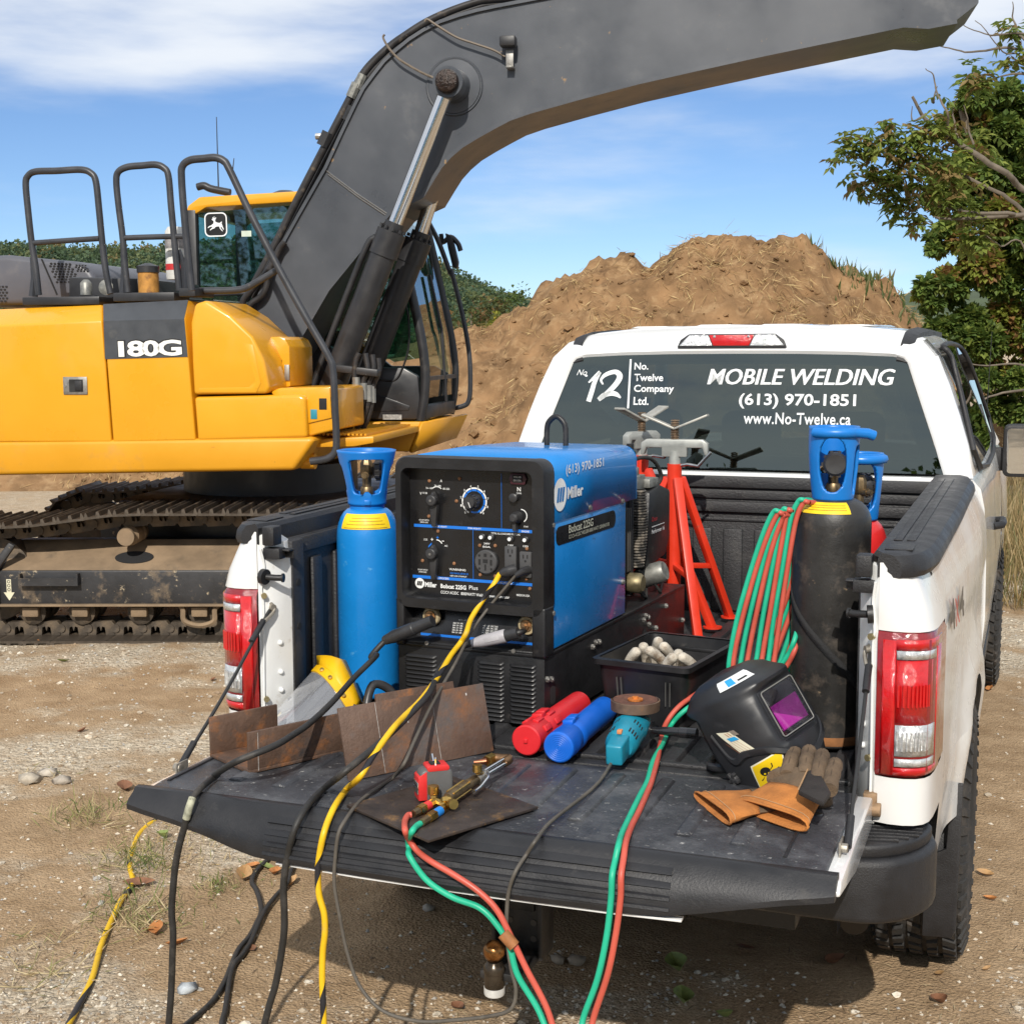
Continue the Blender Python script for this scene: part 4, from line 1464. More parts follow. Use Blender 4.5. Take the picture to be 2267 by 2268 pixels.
# third brake light
CH = [(-0.224,0.471),(-0.186,0.524),(0.206,0.471),(0.16,0.524)]
x0, x1, v0, v1 = CH[0][0], CH[2][0], .474, .527
o_ = [(x0, v0), (x1, v0), (x1 - .012, v0 + .03), (x1 - .045, v1), (x0 + .045, v1), (x0 + .012, v0 + .03)]
WM2 = WM @ Matrix.Translation((0, 0, .006))
lamp = obj('brake_light', MB().prism(o_, -.01, .012, 'z', WM2), BLKP, truck, .004)
def chl(name, xa, xb, xc, xd, mat):
    obj(name, MB().prism([(xa, v0 + .005), (xb, v0 + .005), (xd, v1 - .005), (xc, v1 - .005)], .010, .017, 'z', WM2), mat, lamp, .003)
chl('red_lens', -.079, .061, -.098, .080, REDL)
chl('clear_lens', x0 + .008, -.082, x0 + .048, -.101, CLRL)
chl('clear_lens', .064, x1 - .008, .083, x1 - .048, CLRL)
bl = MB()
bl.ball(WM2 @ Vector((-.075, v1 - .012, .016)), .006, 5)
bl.ball(WM2 @ Vector((.058, v1 - .012, .016)), .006, 5)
obj('lens_screw', bl, CLRL, lamp, smooth=60)
# seats behind the glass
for x in (-.42, 0, .42):
    sq = MB()
    sq.prism(rrect(.40 if x else .3, .55, .06, 4, x, 1.20), 2.55, 2.70, 'y')
    sq.prism(rrect(.24, .16, .05, 4, x, 1.54), 2.58, 2.68, 'y')
    obj('seat', sq, M('seat_cloth', (0.035, 0.036, 0.04), 0.9), truck, .02)
flr = MB()
flr.span((-.88, 2.12, .55), (.88, 4.3, .62))
obj('cab_floor', flr, DARK, truck)

# ================================================================== gear in the bed
BZ = .885
BLUEM = M('welder_blue', (0.008, 0.185, 0.52), 0.32, var=0.10, vs=6, coat=0.3, dirt=((0.10, 0.26, 0.45), 0.22, 6, 0.4), dirt2=((0.02, 0.05, 0.10), 0.10, 30, 0.1))
TANKB = M('cylinder_blue', (0.008, 0.20, 0.56), 0.33, var=0.08, vs=5, dirt=((0.10, 0.36, 0.62), 0.20, 30, 0.15), dirt2=((0.30, 0.34, 0.38), 0.06, 9, 0.04), bump=0.08, bs=50)
GUARDB = M('guard_blue', (0.006, 0.17, 0.55), 0.38, var=0.06, vs=12)
TANKK = M('cylinder_black', (0.022, 0.021, 0.020), 0.42, var=0.4, vs=8, dirt=((0.13, 0.10, 0.075), 0.36, 12, 0.3), dirt2=((0.24, 0.17, 0.10), 0.12, 28, 0.1), bump=0.15, bs=40)
TANKR = M('cylinder_red', (0.55, 0.02, 0.02), 0.35, var=0.1)
YLAB = M('yellow_label', (0.80, 0.55, 0.01), 0.5, var=0.08, vs=30)
BRASS = M('brass', (0.50, 0.33, 0.10), 0.32, 1.0, var=0.25, vs=30, dirt=((0.12, 0.08, 0.04), 0.3, 40))
OLDBRASS = M('old_brass', (0.22, 0.16, 0.09), 0.45, 0.9, var=0.3, vs=30)
WBLK = M('welder_black', (0.011, 0.011, 0.012), 0.40, var=0.3, vs=9, dirt=((0.055, 0.048, 0.042), 0.20, 14, 0.3), bump=0.12, bs=120)
PANEL = M('panel_black', (0.010, 0.010, 0.011), 0.30, var=0.2, vs=10, dirt=((0.06, 0.055, 0.05), 0.15, 22, 0.2))
PRINTB = M('print_blue', (0.01, 0.16, 0.62), 0.4, var=0.05)
PRINTW = M('print_white', (0.78, 0.79, 0.78), 0.5, var=0.1)
DPLAST = M('dark_plastic', (0.03, 0.03, 0.032), 0.4, var=0.2, vs=20)
GREYP = M('grey_plastic', (0.36, 0.35, 0.37), 0.5, var=0.1, vs=20)
DULLST = M('dull_steel', (0.30, 0.29, 0.27), 0.5, 0.8, var=0.3, vs=25)

# ---- gas cylinders
def dome(r, z0, z1, rn, k=6):
    return [(rn + (r - rn) * math.cos(PI / 2 * i / k), z0 + (z1 - z0) * math.sin(PI / 2 * i / k)) for i in range(k + 1)]
def patch(prof, th0, th1, off, name, mat, parent, n=16):
    m = MB()
    for r, z in prof:
        for i in range(n + 1):
            a = th0 + (th1 - th0) * i / n
            m.v.append(((r + off) * math.cos(a), (r + off) * math.sin(a), z))
    m.f = [(j * (n + 1) + i, j * (n + 1) + i + 1, (j + 1) * (n + 1) + i + 1, (j + 1) * (n + 1) + i) for j in range(len(prof) - 1) for i in range(n)]
    return obj(name, m, mat, parent, smooth=180)
def guard(parent, z0, z1, rf, wins, mat, thick=.006, nu=96, nv=30, sq=None):
    # open cage round the valve: a wall r = rf(t), with windows (theta, t, half width, half height, exponent)
    m = MB()
    ins = []
    for j in range(nv + 1):
        for i in range(nu):
            a, t = 2 * PI * i / nu, j / nv
            inside = False
            for (wa, wt, ha, ht, ex) in wins:
                da = (a - wa + PI) % (2 * PI) - PI
                u, v = da / ha, (t - wt) / ht
                f = (abs(u) ** ex + abs(v) ** ex)
                if f < 1:
                    inside = True
                    k = max(f, 1e-4) ** (-1 / ex)
                    if k < 1.6:
                        a, t = wa + da * k, wt + (t - wt) * k
                    break
            t = min(1, max(0, t))
            r = rf(t) * (sq(a) if sq else 1)
            m.v.append((r * math.cos(a), r * math.sin(a), z0 + (z1 - z0) * t))
            ins.append(inside)
    for j in range(nv):
        for i in range(nu):
            q = (j * nu + i, j * nu + (i + 1) % nu, (j + 1) * nu + (i + 1) % nu, (j + 1) * nu + i)
            if sum(ins[k] for k in q) >= 3:
                continue
            m.f.append(q)
    return obj('valve_guard', m, mat, parent, smooth=50, solid=thick)
def valve(parent, z, out_a, wheel_mat):
    v = MB()
    v.cyl((0, 0, z), (0, 0, z + .10), .013, 14)
    v.lathe([(.018, z - .01), (.02, z + .01), (.016, z + .02)], 14)
    v.lathe([(.016, z + .05), (.019, z + .055), (.019, z + .085), (.012, z + .10)], 8)
    d = Vector((math.cos(out_a), math.sin(out_a), 0))
    v.tube([d * 0 + Vector((0, 0, z + .055)), d * .028 + Vector((0, 0, z + .055))], .011, 12)
    v.tube([d * .028 + Vector((0, 0, z + .055)), d * .040 + Vector((0, 0, z + .055))], .008, 12)
    va = obj('valve', v, OLDBRASS, parent, smooth=35)
    w = MB()
    e = Vector((-d.y, d.x, 0))
    for sg in (1,):
        c = e * .030 * sg - d * .006 + Vector((0, 0, z + .07))
        mm = Matrix.Translation(c) @ (e * sg).to_track_quat('Z', 'Y').to_matrix().to_4x4()
        w.lathe([(.008, -.02), (.026, -.006), (.030, -.004), (.030, .010), (.024, .016), (.006, .014)], 20, mm)
        for k in range(10):
            a = 2 * PI * k / 10
            w.box((0, 0, 0), (.008, .008, .013), 0, Matrix.Identity(4)) if False else w.add(*_boxvf(.008, .007, .013), mm @ Matrix.Rotation(a, 4, 'Z') @ Matrix.Translation((.030, 0, .003)))
    obj('handwheel', w, DPLAST, va, smooth=35)
    return va
CAMA = R(-63.4)
cyl1 = thing('gas_cylinder', 'bright blue gas cylinder with yellow shoulder label beside the welder', 'gas cylinder', (-.677, .41, BZ))
prof = [(.078, 0), (.086, .006), (.089, .016), (.089, .458)] + dome(.089, .458, .545, .046)[1:]
obj('body', MB().lathe(prof, 48), TANKB, cyl1, smooth=40)
obj('neck_ring', MB().lathe([(.046, .535), (.050, .538), (.050, .560), (.046, .562)], 32), GUARDB, cyl1, smooth=40)
pp = dome(.089, .458, .545, .046, 12)
lab = patch(pp[3:9], CAMA - R(58), CAMA + R(48), .0012, 'warning_label', YLAB, cyl1)
for i in range(4):
    q = pp[3 + i:5 + i]
    a, b = q
    mid = [(a[0] * .7 + b[0] * .3, a[1] * .7 + b[1] * .3), (a[0] * .55 + b[0] * .45, a[1] * .55 + b[1] * .45)]
    patch(mid, CAMA - R(50 - 5 * i), CAMA + R(40 - 4 * i), .0020, 'label_print', M('label_brown', (0.30, 0.17, 0.01), 0.6, var=0.6, vs=260), lab)
guard(cyl1, .556, .712, lambda t: .047 + .004 * t + .030 * max(0, t - .12) ** 1.1, [(CAMA, .53, R(44), .33, 5), (CAMA + PI, .53, R(44), .33, 5), (CAMA + PI / 2, .5, R(22), .25, 3), (CAMA - PI / 2, .5, R(22), .25, 3)], GUARDB, .008)
b = MB()
b.box((.052 * math.cos(CAMA), .052 * math.sin(CAMA), .565), (.018, .018, .014), CAMA)
obj('guard_clip', b, GUARDB, cyl1, .002)
valve(cyl1, .585, CAMA - R(10), DPLAST)

cyl2 = thing('gas_cylinder', 'tall black scuffed gas cylinder with blue valve guard at the tailgate corner', 'gas cylinder', (.642, .365, BZ))
prof = [(.085, 0), (.094, .006), (.096, .018), (.096, .560)] + dome(.096, .560, .622, .045)[1:]
obj('body', MB().lathe(prof, 48), TANKK, cyl2, smooth=40)
rg = MB().lathe([(.0962, .010), (.0972, .012), (.0972, .03), (.0962, .032)], 48)
obj('rust_ring', rg, M('rust', (0.20, 0.085, 0.03), 0.9, var=0.4, vs=30), cyl2, smooth=40)
pp = dome(.096, .560, .622, .045, 12)
CB = R(-81)
lab = patch(pp[4:10], CB - R(62), CB + R(28), .0012, 'warning_label', YLAB, cyl2)
for i in range(3):
    a, b = pp[5 + i], pp[6 + i]
    patch([(a[0] * .7 + b[0] * .3, a[1] * .7 + b[1] * .3), (a[0] * .5 + b[0] * .5, a[1] * .5 + b[1] * .5)], CB - R(55), CB + R(22), .002, 'label_print', M('label_brown', (0.30, 0.17, 0.01)), lab)
gf = lambda t: .050 + .012 * math.sin(min(1, t * 1.3) * PI * .5)
guard(cyl2, .618, .802, gf, [(CB - R(4), .49, R(36), .37, 2.4), (CB + R(74), .42, R(22), .34, 3)], GUARDB, .008)
h = MB()
q = [(.062 * math.cos(CB + R(x)), .062 * math.sin(CB + R(x)), .788) for x in range(-50, 60, 10)]
q += [(q[-1][0] + .03, q[-1][1] + .012, .786), (q[-1][0] + .045, q[-1][1] + .02, .780)]
h.tube(q, .013, 8)
obj('carry_handle', h, GUARDB, cyl2, smooth=60)
valve(cyl2, .640, CB - R(94), DPLAST)
# webbing strap round the black cylinder
st = MB()
n = 40
for i in range(n + 1):
    f = i / n
    a = R(-175) + R(150) * f
    z = .385 - .245 * f ** 1.15
    st.v += [(.0985 * math.cos(a), .0985 * math.sin(a), z - .014), (.0985 * math.cos(a), .0985 * math.sin(a), z + .014)]
st.f = [(2 * i, 2 * i + 2, 2 * i + 3, 2 * i + 1) for i in range(n)]
strap = obj('ratchet_strap', st, M('strap_webbing', (0.015, 0.015, 0.016), 0.8, var=0.3, vs=40, bump=0.4, bs=300), None, smooth=60, solid=.003, mw=Matrix.Translation((.642, .365, BZ)))
tag(strap, 'black webbing strap wrapped round the black gas cylinder', 'strap')
rg = MB()
a = R(-22)
c = Vector((.104 * math.cos(a), .104 * math.sin(a), .128))
rg.tube([c + Vector((.016 * math.cos(R(t)) * .6, -.016 * math.cos(R(t)) * .4, .020 * math.sin(R(t)))) for t in range(0, 360, 24)], .0032, 6, closed=True)
obj('strap_ring', rg, BLKM, strap, smooth=60)

cyl3 = thing('gas_cylinder', 'red gas cylinder mostly hidden behind the tall black one', 'gas cylinder', (.672, .66, BZ))
prof = [(.07, 0), (.078, .012), (.080, .44)] + dome(.080, .44, .535, .04)[1:]
obj('body', MB().lathe(prof, 40), TANKR, cyl3, smooth=40)
guard(cyl3, .535, .715, gf, [(CB + R(10), .50, R(40), .36, 2.6), (CB + R(95), .42, R(25), .34, 3), (CB + PI, .5, R(50), .34, 3)], GUARDB, .008)
h = MB()
q = [(.062 * math.cos(CB + R(x)), .062 * math.sin(CB + R(x)), .70) for x in range(-20, 90, 10)]
h.tube(q, .013, 8)
obj('carry_handle', h, GUARDB, cyl3, smooth=60)
valve(cyl3, .555, CB + R(50), DPLAST)

# ---- welder generator
wd = thing('welder_generator', 'blue and black engine driven welder generator with knobs and outlets', 'welder', (-.2925, .245, BZ), R(-4))
bx = MB()
bx.span((-.222, 0, .0), (.218, 1.21, .192))
base = obj('base_box', bx, WBLK, wd, .004)
bx = MB()
bx.span((-.225, -.004, .186), (.221, 1.20, .195))
obj('base_lip', bx, WBLK, base, .002)
lou = MB()
L = [(-.05, .003), (-.05, -.001), (-.047, -.0065), (-.044, -.008), (.044, -.008), (.047, -.0065), (.05, -.001), (.05, .003)]
def louver(x0, x1, z):
    m = MB()
    w = (x1 - x0) / 2
    secs = []
    for x, d in ((x0, .0), (x0 + .006, .8), (x0 + .012, 1), (x1 - .012, 1), (x1 - .006, .8), (x1, .0)):
        secs.append([(x, .002, z - .0052), (x, -.0075 * d - .0005, z - .0038), (x, -.0065 * d - .0005, z - .0015), (x, .002, z + .0042)])
    m.loft(secs)
    return obj('louver', m, WBLK, base, smooth=50)
for col, (x0, x1) in enumerate(((-.201, -.102), (.022, .101), (.116, .194))):
    src = louver(x0, x1, .162)
    for i in range(1, 14):
        if .162 - i * .0118 < .008:
            break
        c = src.copy()
        C.objects.link(c)
        c.parent = base
        c.location = (0, 0, -i * .0118)
for i, (y, z) in enumerate(((.012, .128), (.04, .122), (.34, .150), (.365, .158), (.39, .155), (.78, .148), (.80, .158), (.82, .15), (.83, .125), (.90, .10), (1.0, .155), (1.18, .075))):
    m = MB()
    m.cyl((.218, y, z), (.2255, y, z), .0085, 6)
    m.cyl((.2255, y, z), (.228, y, z), .005, 8)
    obj('bolt', m, DULLST, base, smooth=30)
for (y, z, w_, h_) in ((.055, .075, .035, .05), (.80, .095, .03, .04)):
    m = MB().prism(rrect(w_, h_, .012, 3, y, z), .2183, .2190, 'x')
    obj('knockout_hole', m, DARK, base)
# front bezel
oo = rrect(.446, .416, .035, 6, .002, .502)
ii = rrect(.384, .352, .02, 6, -.006, .500)
def ring3(outer, inner, y0, y1, inset):
    m = MB()
    n = len(outer)
    A = [(p[0], y1, p[1]) for p in outer]
    B = [(p[0], y0 + .008, p[1]) for p in outer]
    Bc = [(p[0] * .982, y0, .502 + (p[1] - .502) * .985) for p in outer]
    Cc = [(p[0] * 1.012, y0, .5 + (p[1] - .5) * 1.012) for p in inner]
    D = [(p[0], y0 + .006, p[1]) for p in inner]
    E = [(p[0], y0 + inset, p[1]) for p in inner]
    m.loft([A, B, Bc, Cc, D, E], cap=False)
    return m
bez = obj('front_bezel', ring3(oo, ii, -.012, .05, .050), WBLK, wd, smooth=40)
for x0, x1 in ((-.221, -.196), (.186, .225)):
    m = MB().span((x0, -.012, .188), (x1, .05, .322))
    obj('bezel_post', m, WBLK, bez, .006, 3)
# shelf strip over the lower recess
m = MB()
m.span((-.20, -.009, .300), (.19, .05, .322))
obj('bezel_shelf', m, WBLK, bez, .006, 3)
ins = MB()
ins.span((-.20, .036, .315), (.19, .045, .69))
pan = obj('control_panel', ins, PANEL, wd)
PY = .0355
def pm(x, z, d=.0):
    return frame((x, PY - d, z), (1, 0, 0), (0, 0, 1))
def strip(name, x0, x1, z0, z1, mat, d=.0012, parent=None, dz=0):
    m = MB().prism([(x0, z0), (x1, z0 + dz), (x1, z1 + dz), (x0, z1)], PY - d, PY - d + .001, 'y')
    return obj(name, m, mat, parent or pan)
strip('blue_band', -.186, .170, .512, .520, PRINTB)
strip('blue_band', -.192, .176, .370, .378, PRINTB)
strip('blue_line', .0785, .0795, .520, .668, PRINTB)
strip('blue_line', -.0065, -.0055, .378, .512, PRINTB)
def ptext(s, x, z, w, h=None, bold=.01, shear=0, mat=None, d=.0026):
    text('lettering', s, mat or PRINTW, pan, pm(x, z, d), w, h, shear, bold)
PT = lambda p: p
Q = {'knob1':(-0.117,0.588),'knob2':(-0.003,0.586),'knob3':(0.126,0.549),'knob4':(-0.12,0.442),'round':(0.035,0.428),'o1':(0.108,0.44),'o2':(0.152,0.428),'meter':(0.129,0.655),'button':(0.118,0.605),'br1':(0.023,0.495),'br2':(0.049,0.495),'br3':(0.106,0.494),'br4':(0.15,0.494),'n':(0.132,0.626),'logo':(-0.17,0.356),'miller':(-0.153,0.348),'bobcat':(-0.105,0.347),'plus':(-0.018,0.349),'ccv':(-0.105,0.335),'gen':(0.109,0.336),'ground':(0.161,0.363),'made':(0.127,0.347)}
def knob_dial(x, z, r, mat=DPLAST):
    m = MB()
    t = Matrix.Translation((x, PY, z)) @ Matrix.Rotation(PI / 2, 4, 'X')
    m.lathe([(r, 0), (r, .012), (r * .92, .014), (r * .85, .034), (r * .75, .038), (.001, .038)], 24, t)
    for k in range(12):
        m.add(*_boxvf(.003, .004, .022), t @ Matrix.Rotation(2 * PI * k / 12, 4, 'Z') @ Matrix.Translation((r * .92, 0, .018)))
    return m
# big fine adjust dial with its white and blue scale ring
x, z = Q['knob2']
def ann(x, z, r0, r1, a0, a1, mat, d, n=40, name='dial_scale'):
    m = MB()
    for i in range(n + 1):
        a = R(a0 + (a1 - a0) * i / n)
        m.v += [(x + r0 * math.cos(a), PY - d, z + r0 * math.sin(a)), (x + r1 * math.cos(a), PY - d, z + r1 * math.sin(a))]
    m.f = [(2 * i, 2 * i + 1, 2 * i + 3, 2 * i + 2) for i in range(n)]
    return obj(name, m, mat, pan)
x, z = Q['knob2'][0] + .002, Q['knob2'][1] + .004
ann(x, z, .0335, .0375, -60, 242, PRINTW, .0015)
ann(x, z, .0275, .0325, -110, 200, PRINTB, .0015)
for i in range(10):
    a = R(-50 + 31 * i)
    text('dial_numeral', str((9 - i) or 10), PRINTW, pan, pm(x + .0415 * math.cos(a) - .002, z + .0415 * math.sin(a) - .003, .0015), .004, .006, 0, .01)
    k = MB()
    k.bar((x + .027 * math.cos(a), PY - .002, z + .027 * math.sin(a)), (x + .038 * math.cos(a), PY - .002, z + .038 * math.sin(a)), .0012, .0012, (0, 1, 0))
    obj('dial_tick', k, PANEL, pan)
dial = obj('dial', knob_dial(x, z, .021), DPLAST, pan, smooth=35)
k = MB()
k.bar((x, PY - .0388, z + .001), (x + .006, PY - .0388, z - .013), .0016, .001, (0, 1, 0))
obj('dial_pointer', k, PRINTW, dial)
# two lever switches
for key in ('knob1', 'knob4'):
    x, z = Q[key]
    m = MB()
    m.prism([(x - .010, z + .014), (x - .002, z + .026), (x + .006, z + .014), (x + .012, z - .004), (x + .007, z - .07), (x - .007, z - .07), (x - .013, z - .004)], PY, PY - .020, 'y')
    lever = obj('range_lever', m, DPLAST, pan, .003)
    m = MB()
    t = Matrix.Translation((x, PY - .018, z + .002)) @ Matrix.Rotation(PI / 2, 4, 'X')
    m.lathe([(.016, 0), (.016, .014), (.013, .017), (.004, .017)], 14, t)
    obj('lever_hub', m, DPLAST, lever, .001)
    m = MB()
    m.lathe([(.0035, .017), (.0035, .0185), (.001, .0185)], 10, t)
    obj('hub_screw', m, DULLST, lever)
    ann(x + .003, z + .018, .018, .0205, 45 if key == 'knob1' else 30, 135 if key == 'knob1' else 90, PRINTW, .0015, 12, 'switch_arc')
x, z = Q['knob1']
ptext('55-160', x - .030, z + .030, .020, .005)
ptext('70-180', x - .004, z + .037, .020, .005)
ptext('85-225', x + .022, z + .030, .020, .005)
ptext('V', x - .049, z + .013, .006, .008)
ptext('17-28', x - .040, z + .016, .014, .005)
ptext('A', x + .014, z + .050, .006, .008)
ptext('DO NOT SWITCH', x - .052, z - .058, .030, .004)
ptext('UNDER LOAD', x - .049, z - .064, .024, .004)
ptext('COARSE ADJUST', x - .012, .5135, .045, .005, d=.0018)
ptext('FINE ADJUST', Q['knob2'][0] - .018, .5135, .040, .005, d=.0018)
x, z = Q['knob4']
ptext('+', x - .014, z + .034, .008, .008)
ptext('+', x + .003, z + .040, .008, .008, mat=PRINTB)
ptext('-', x + .020, z + .034, .007, .002)
ptext('AC', x + .028, z + .020, .010, .005)
ptext('CC DC', x - .036, z + .034, .012, .005)
ptext('DO NOT SWITCH', x - .055, z - .050, .030, .004)
ptext('UNDER LOAD', x - .052, z - .056, .024, .004)
ptext('WELD PROCESS', x - .010, .3715, .050, .005, d=.0018)
strip('switch_mark', x - .022, x - .012, z + .014, z + .019, PRINTB, .0016, dz=.010)
ptext('WARNING', x + .042, z - .044, .05, .006)
ptext('READ MANUAL BEFORE USE', x + .045, z - .054, .055, .005, mat=PRINTB)
ptext('KEEP CLEAR OF EXHAUST', x + .045, z - .061, .050, .004)
# ignition switch, hour meter, choke button
x, z = Q['knob3']
m = MB()
t = Matrix.Translation((x, PY, z + .004)) @ Matrix.Rotation(PI / 2, 4, 'X')
m.lathe([(.016, 0), (.016, .012), (.012, .018), (.012, .030), (.008, .034), (.001, .034)], 18, t)
m.prism([(x - .006, z + .006), (x + .004, z + .006), (x + .004, z - .030), (x - .006, z - .030)], PY - .006, PY - .022, 'y')
obj('ignition_knob', m, DPLAST, pan, smooth=35)
ann(x + .010, z + .008, .016, .0185, -60, 90, PRINTW, .0015, 14, 'switch_arc')
ptext('START', x + .018, z - .022, .014, .004)
ptext('ENGINE', x + .012, .5135, .022, .005, d=.0018)
x, z = Q['meter']
m = MB()
m.prism([(x - .026, z), (x - .02, z + .015), (x + .02, z + .015), (x + .026, z), (x + .02, z - .015), (x - .02, z - .015)], PY, PY - .007, 'y')
hm = obj('hour_meter', m, M('maroon_plastic', (0.05, 0.012, 0.02), 0.4), pan, .002)
m = MB().prism([(x - .014, z - .009), (x + .014, z - .009), (x + .014, z + .010), (x - .014, z + .010)], PY - .0072, PY - .0085, 'y')
obj('meter_face', m, DARK, hm)
text('lettering', 'TOTAL HRS', PRINTW, hm, pm(x - .011, z + .003, .0092), .022, .004, 0, .01)
text('lettering', '001106', PRINTW, hm, pm(x - .011, z - .006, .0092), .022, .005, 0, .01)
x, z = Q['button']
m = MB()
m.lathe([(.012, 0), (.012, .014), (.009, .016), (.001, .016)], 18, Matrix.Translation((x, PY, z)) @ Matrix.Rotation(PI / 2, 4, 'X'))
obj('choke_knob', m, DPLAST, pan, smooth=35)
ptext('N', Q['n'][0] - .006, Q['n'][1] - .004, .010, .011)
ptext('CHOKE', Q['n'][0] - .008, Q['n'][1] - .011, .014, .004)
for key in ('br1', 'br2', 'br3', 'br4'):
    x, z = Q[key]
    t = Matrix.Translation((x, PY, z)) @ Matrix.Rotation(PI / 2, 4, 'X')
    m = MB()
    m.lathe([(.0095, 0), (.0095, .006), (.007, .008), (.007, .009)], 14, t)
    br = obj('breaker', m, DPLAST, pan, smooth=35)
    m = MB()
    m.lathe([(.005, .009), (.005, .0125), (.001, .0125)], 12, t)
    obj('breaker_button', m, PRINTW, br, smooth=35)
ptext('240V', Q['br1'][0] + .004, Q['br1'][1] - .020, .018, .005)
ptext('TOTAL ALL LOADS 8000 WATTS AC', Q['br2'][0], .504, .085, .005)
ptext('120V', Q['br3'][0] - .008, Q['br3'][1] - .020, .016, .005)
ptext('120V', Q['br4'][0] - .008, Q['br4'][1] - .020, .016, .005)
ptext('AC POWER', Q['o1'][0] - .035, .3715, .038, .005, d=.0018)
# round receptacle
x, z = Q['round']
t = Matrix.Translation((x, PY, z)) @ Matrix.Rotation(PI / 2, 4, 'X')
m = MB()
m.lathe([(.033, 0), (.033, .008), (.030, .011), (.001, .011)], 36, t)
rc = obj('round_receptacle', m, M('socket_grey', (0.06, 0.06, 0.062), 0.5), pan, smooth=35)
m = MB()
for (dx, dz, w_, h_) in ((-.017, .0, .006, .015), (.017, .0, .006, .015), (0, -.014, .005, .016), (0, .019, .008, .009), (0, .003, .014, .010)):
    m = MB().prism([(x + dx - w_ / 2, z + dz - h_ / 2), (x + dx + w_ / 2, z + dz - h_ / 2), (x + dx + w_ / 2, z + dz + h_ / 2), (x + dx - w_ / 2, z + dz + h_ / 2)], PY - .0112, PY - .012, 'y')
    obj('slot', m, DARK, rc)
for k in range(4):
    a = R(45 + 90 * k)
    m = MB().cyl((x + .025 * math.cos(a), PY - .0112, z + .025 * math.sin(a)), (x + .025 * math.cos(a), PY - .0122, z + .025 * math.sin(a)), .0033, 8)
    obj('screw', m, DARK, rc)
ptext('50A', x - .012, z + .038, .024, .005)
for key in ('o1', 'o2'):
    x, z = Q[key]
    m = MB().prism(rrect(.034, .070, .003, 2, x, z), PY, PY - .010, 'y')
    oc = obj('outlet', m, M('socket_grey', (0.06, 0.06, 0.062)), pan, .002)
    for dz in (.022,):
        for dx in (-.006, .006):
            s_ = MB().prism([(x + dx - .0015, z + dz - .005), (x + dx + .0015, z + dz - .005), (x + dx + .0015, z + dz + .005), (x + dx - .0015, z + dz + .005)], PY - .0102, PY - .011, 'y')
            obj('slot', s_, DARK, oc)
        s_ = MB().cyl((x, PY - .0102, z + dz - .012), (x, PY - .011, z + dz - .012), .003, 8)
        obj('slot', s_, DARK, oc)
# rust stained panel screws
for p in [(-0.137,0.64),(-0.055,0.588),(-0.14,0.543),(-0.045,0.65),(-0.161,0.419),(-0.064,0.417),(0.108,0.47),(0.153,0.47),(0.014,0.471),(0.06,0.473),(0.015,0.391),(0.161,0.363),(-0.112,0.503),(0.151,0.389),(0.059,0.39)]:
    m = MB().lathe([(.005, 0), (.005, .002), (.003, .004), (.001, .004)], 10, Matrix.Translation((p[0], PY, p[1])) @ Matrix.Rotation(PI / 2, 4, 'X'))
    obj('screw', m, M('rusty_screw', (0.28, 0.14, 0.07), 0.7, 0.4, var=0.4, vs=90), pan, smooth=35)
# maker's mark and model name along the bottom
x, z = Q['logo']
m = MB().lathe([(.0145, 0), (.001, 0)], 28, Matrix.Translation((x, PY - .0018, z)) @ Matrix.Rotation(PI / 2, 4, 'X'), cap=False)
lg = obj('logo_disc', m, PRINTW, pan)
for i in range(3):
    a = x - .009 + i * .0055
    m = MB().prism([(a, z - .006), (a + .0042, z - .006), (a + .0072, z + .006), (a + .003, z + .006)], PY - .0030, PY - .0024, 'y')
    obj('logo_stripe', m, PANEL, pan)
ptext('Miller', Q['miller'][0], Q['miller'][1] - .001, .036, .014, .03)
ptext('Bobcat 225G', Q['bobcat'][0], Q['bobcat'][1], .078, .012, .03)
ptext('Plus', Q['plus'][0], Q['plus'][1], .026, .011, 0.0)
ptext('CC/CV AC/DC', Q['ccv'][0], Q['ccv'][1] - .003, .055, .008, .01)
ptext('8000WATT Welder / Power Generator', Q['ccv'][0] + .062, Q['ccv'][1] - .003, .145, .008, .01)
ptext('MADE IN USA', Q['made'][0] - .004, Q['made'][1] - .006, .038, .006, .01)
# lower recess: terminals
m = MB()
m.prism([(.070, .198), (.070, .302), (.058, .302), (.022, .198)], -.20, .19, 'x')
rec = obj('terminal_panel', m, PANEL, wd)
m = MB()
m.prism([(.000, .192), (.000, .200), (.022, .212), (.022, .192)], -.215, .205, 'x')
obj('terminal_sill', m, WBLK, wd, .003)
rn_ = frame((0, .058, .302), (1, 0, 0), (0, .036, .104))
def rtext(s, x, v, w, h, mat=PRINTW):
    text('lettering', s, mat, rec, frame((x, .0445 - (.05 - v) * .346 - .0035, .262 - (.05 - v)), (1, 0, 0), (0, .036, .104)), w, h, 0, .01)
m = MB().prism([(-.165, .2125), (.175, .2125), (.175, .219), (-.165, .219)], .0265, .0285, 'y')
obj('blue_band', m, PRINTB, rec)
for i in range(5):
    rtext('200A  25V  100%', -.07, .038 - i * .006, .030, .004)
    rtext('AC 225  DC 225', .02, .038 - i * .006, .045, .004)
rtext('RATED WELD OUTPUT', -.055, .047, .05, .004)
T1, T2 = (-0.132,0.267), (0.156,0.265)
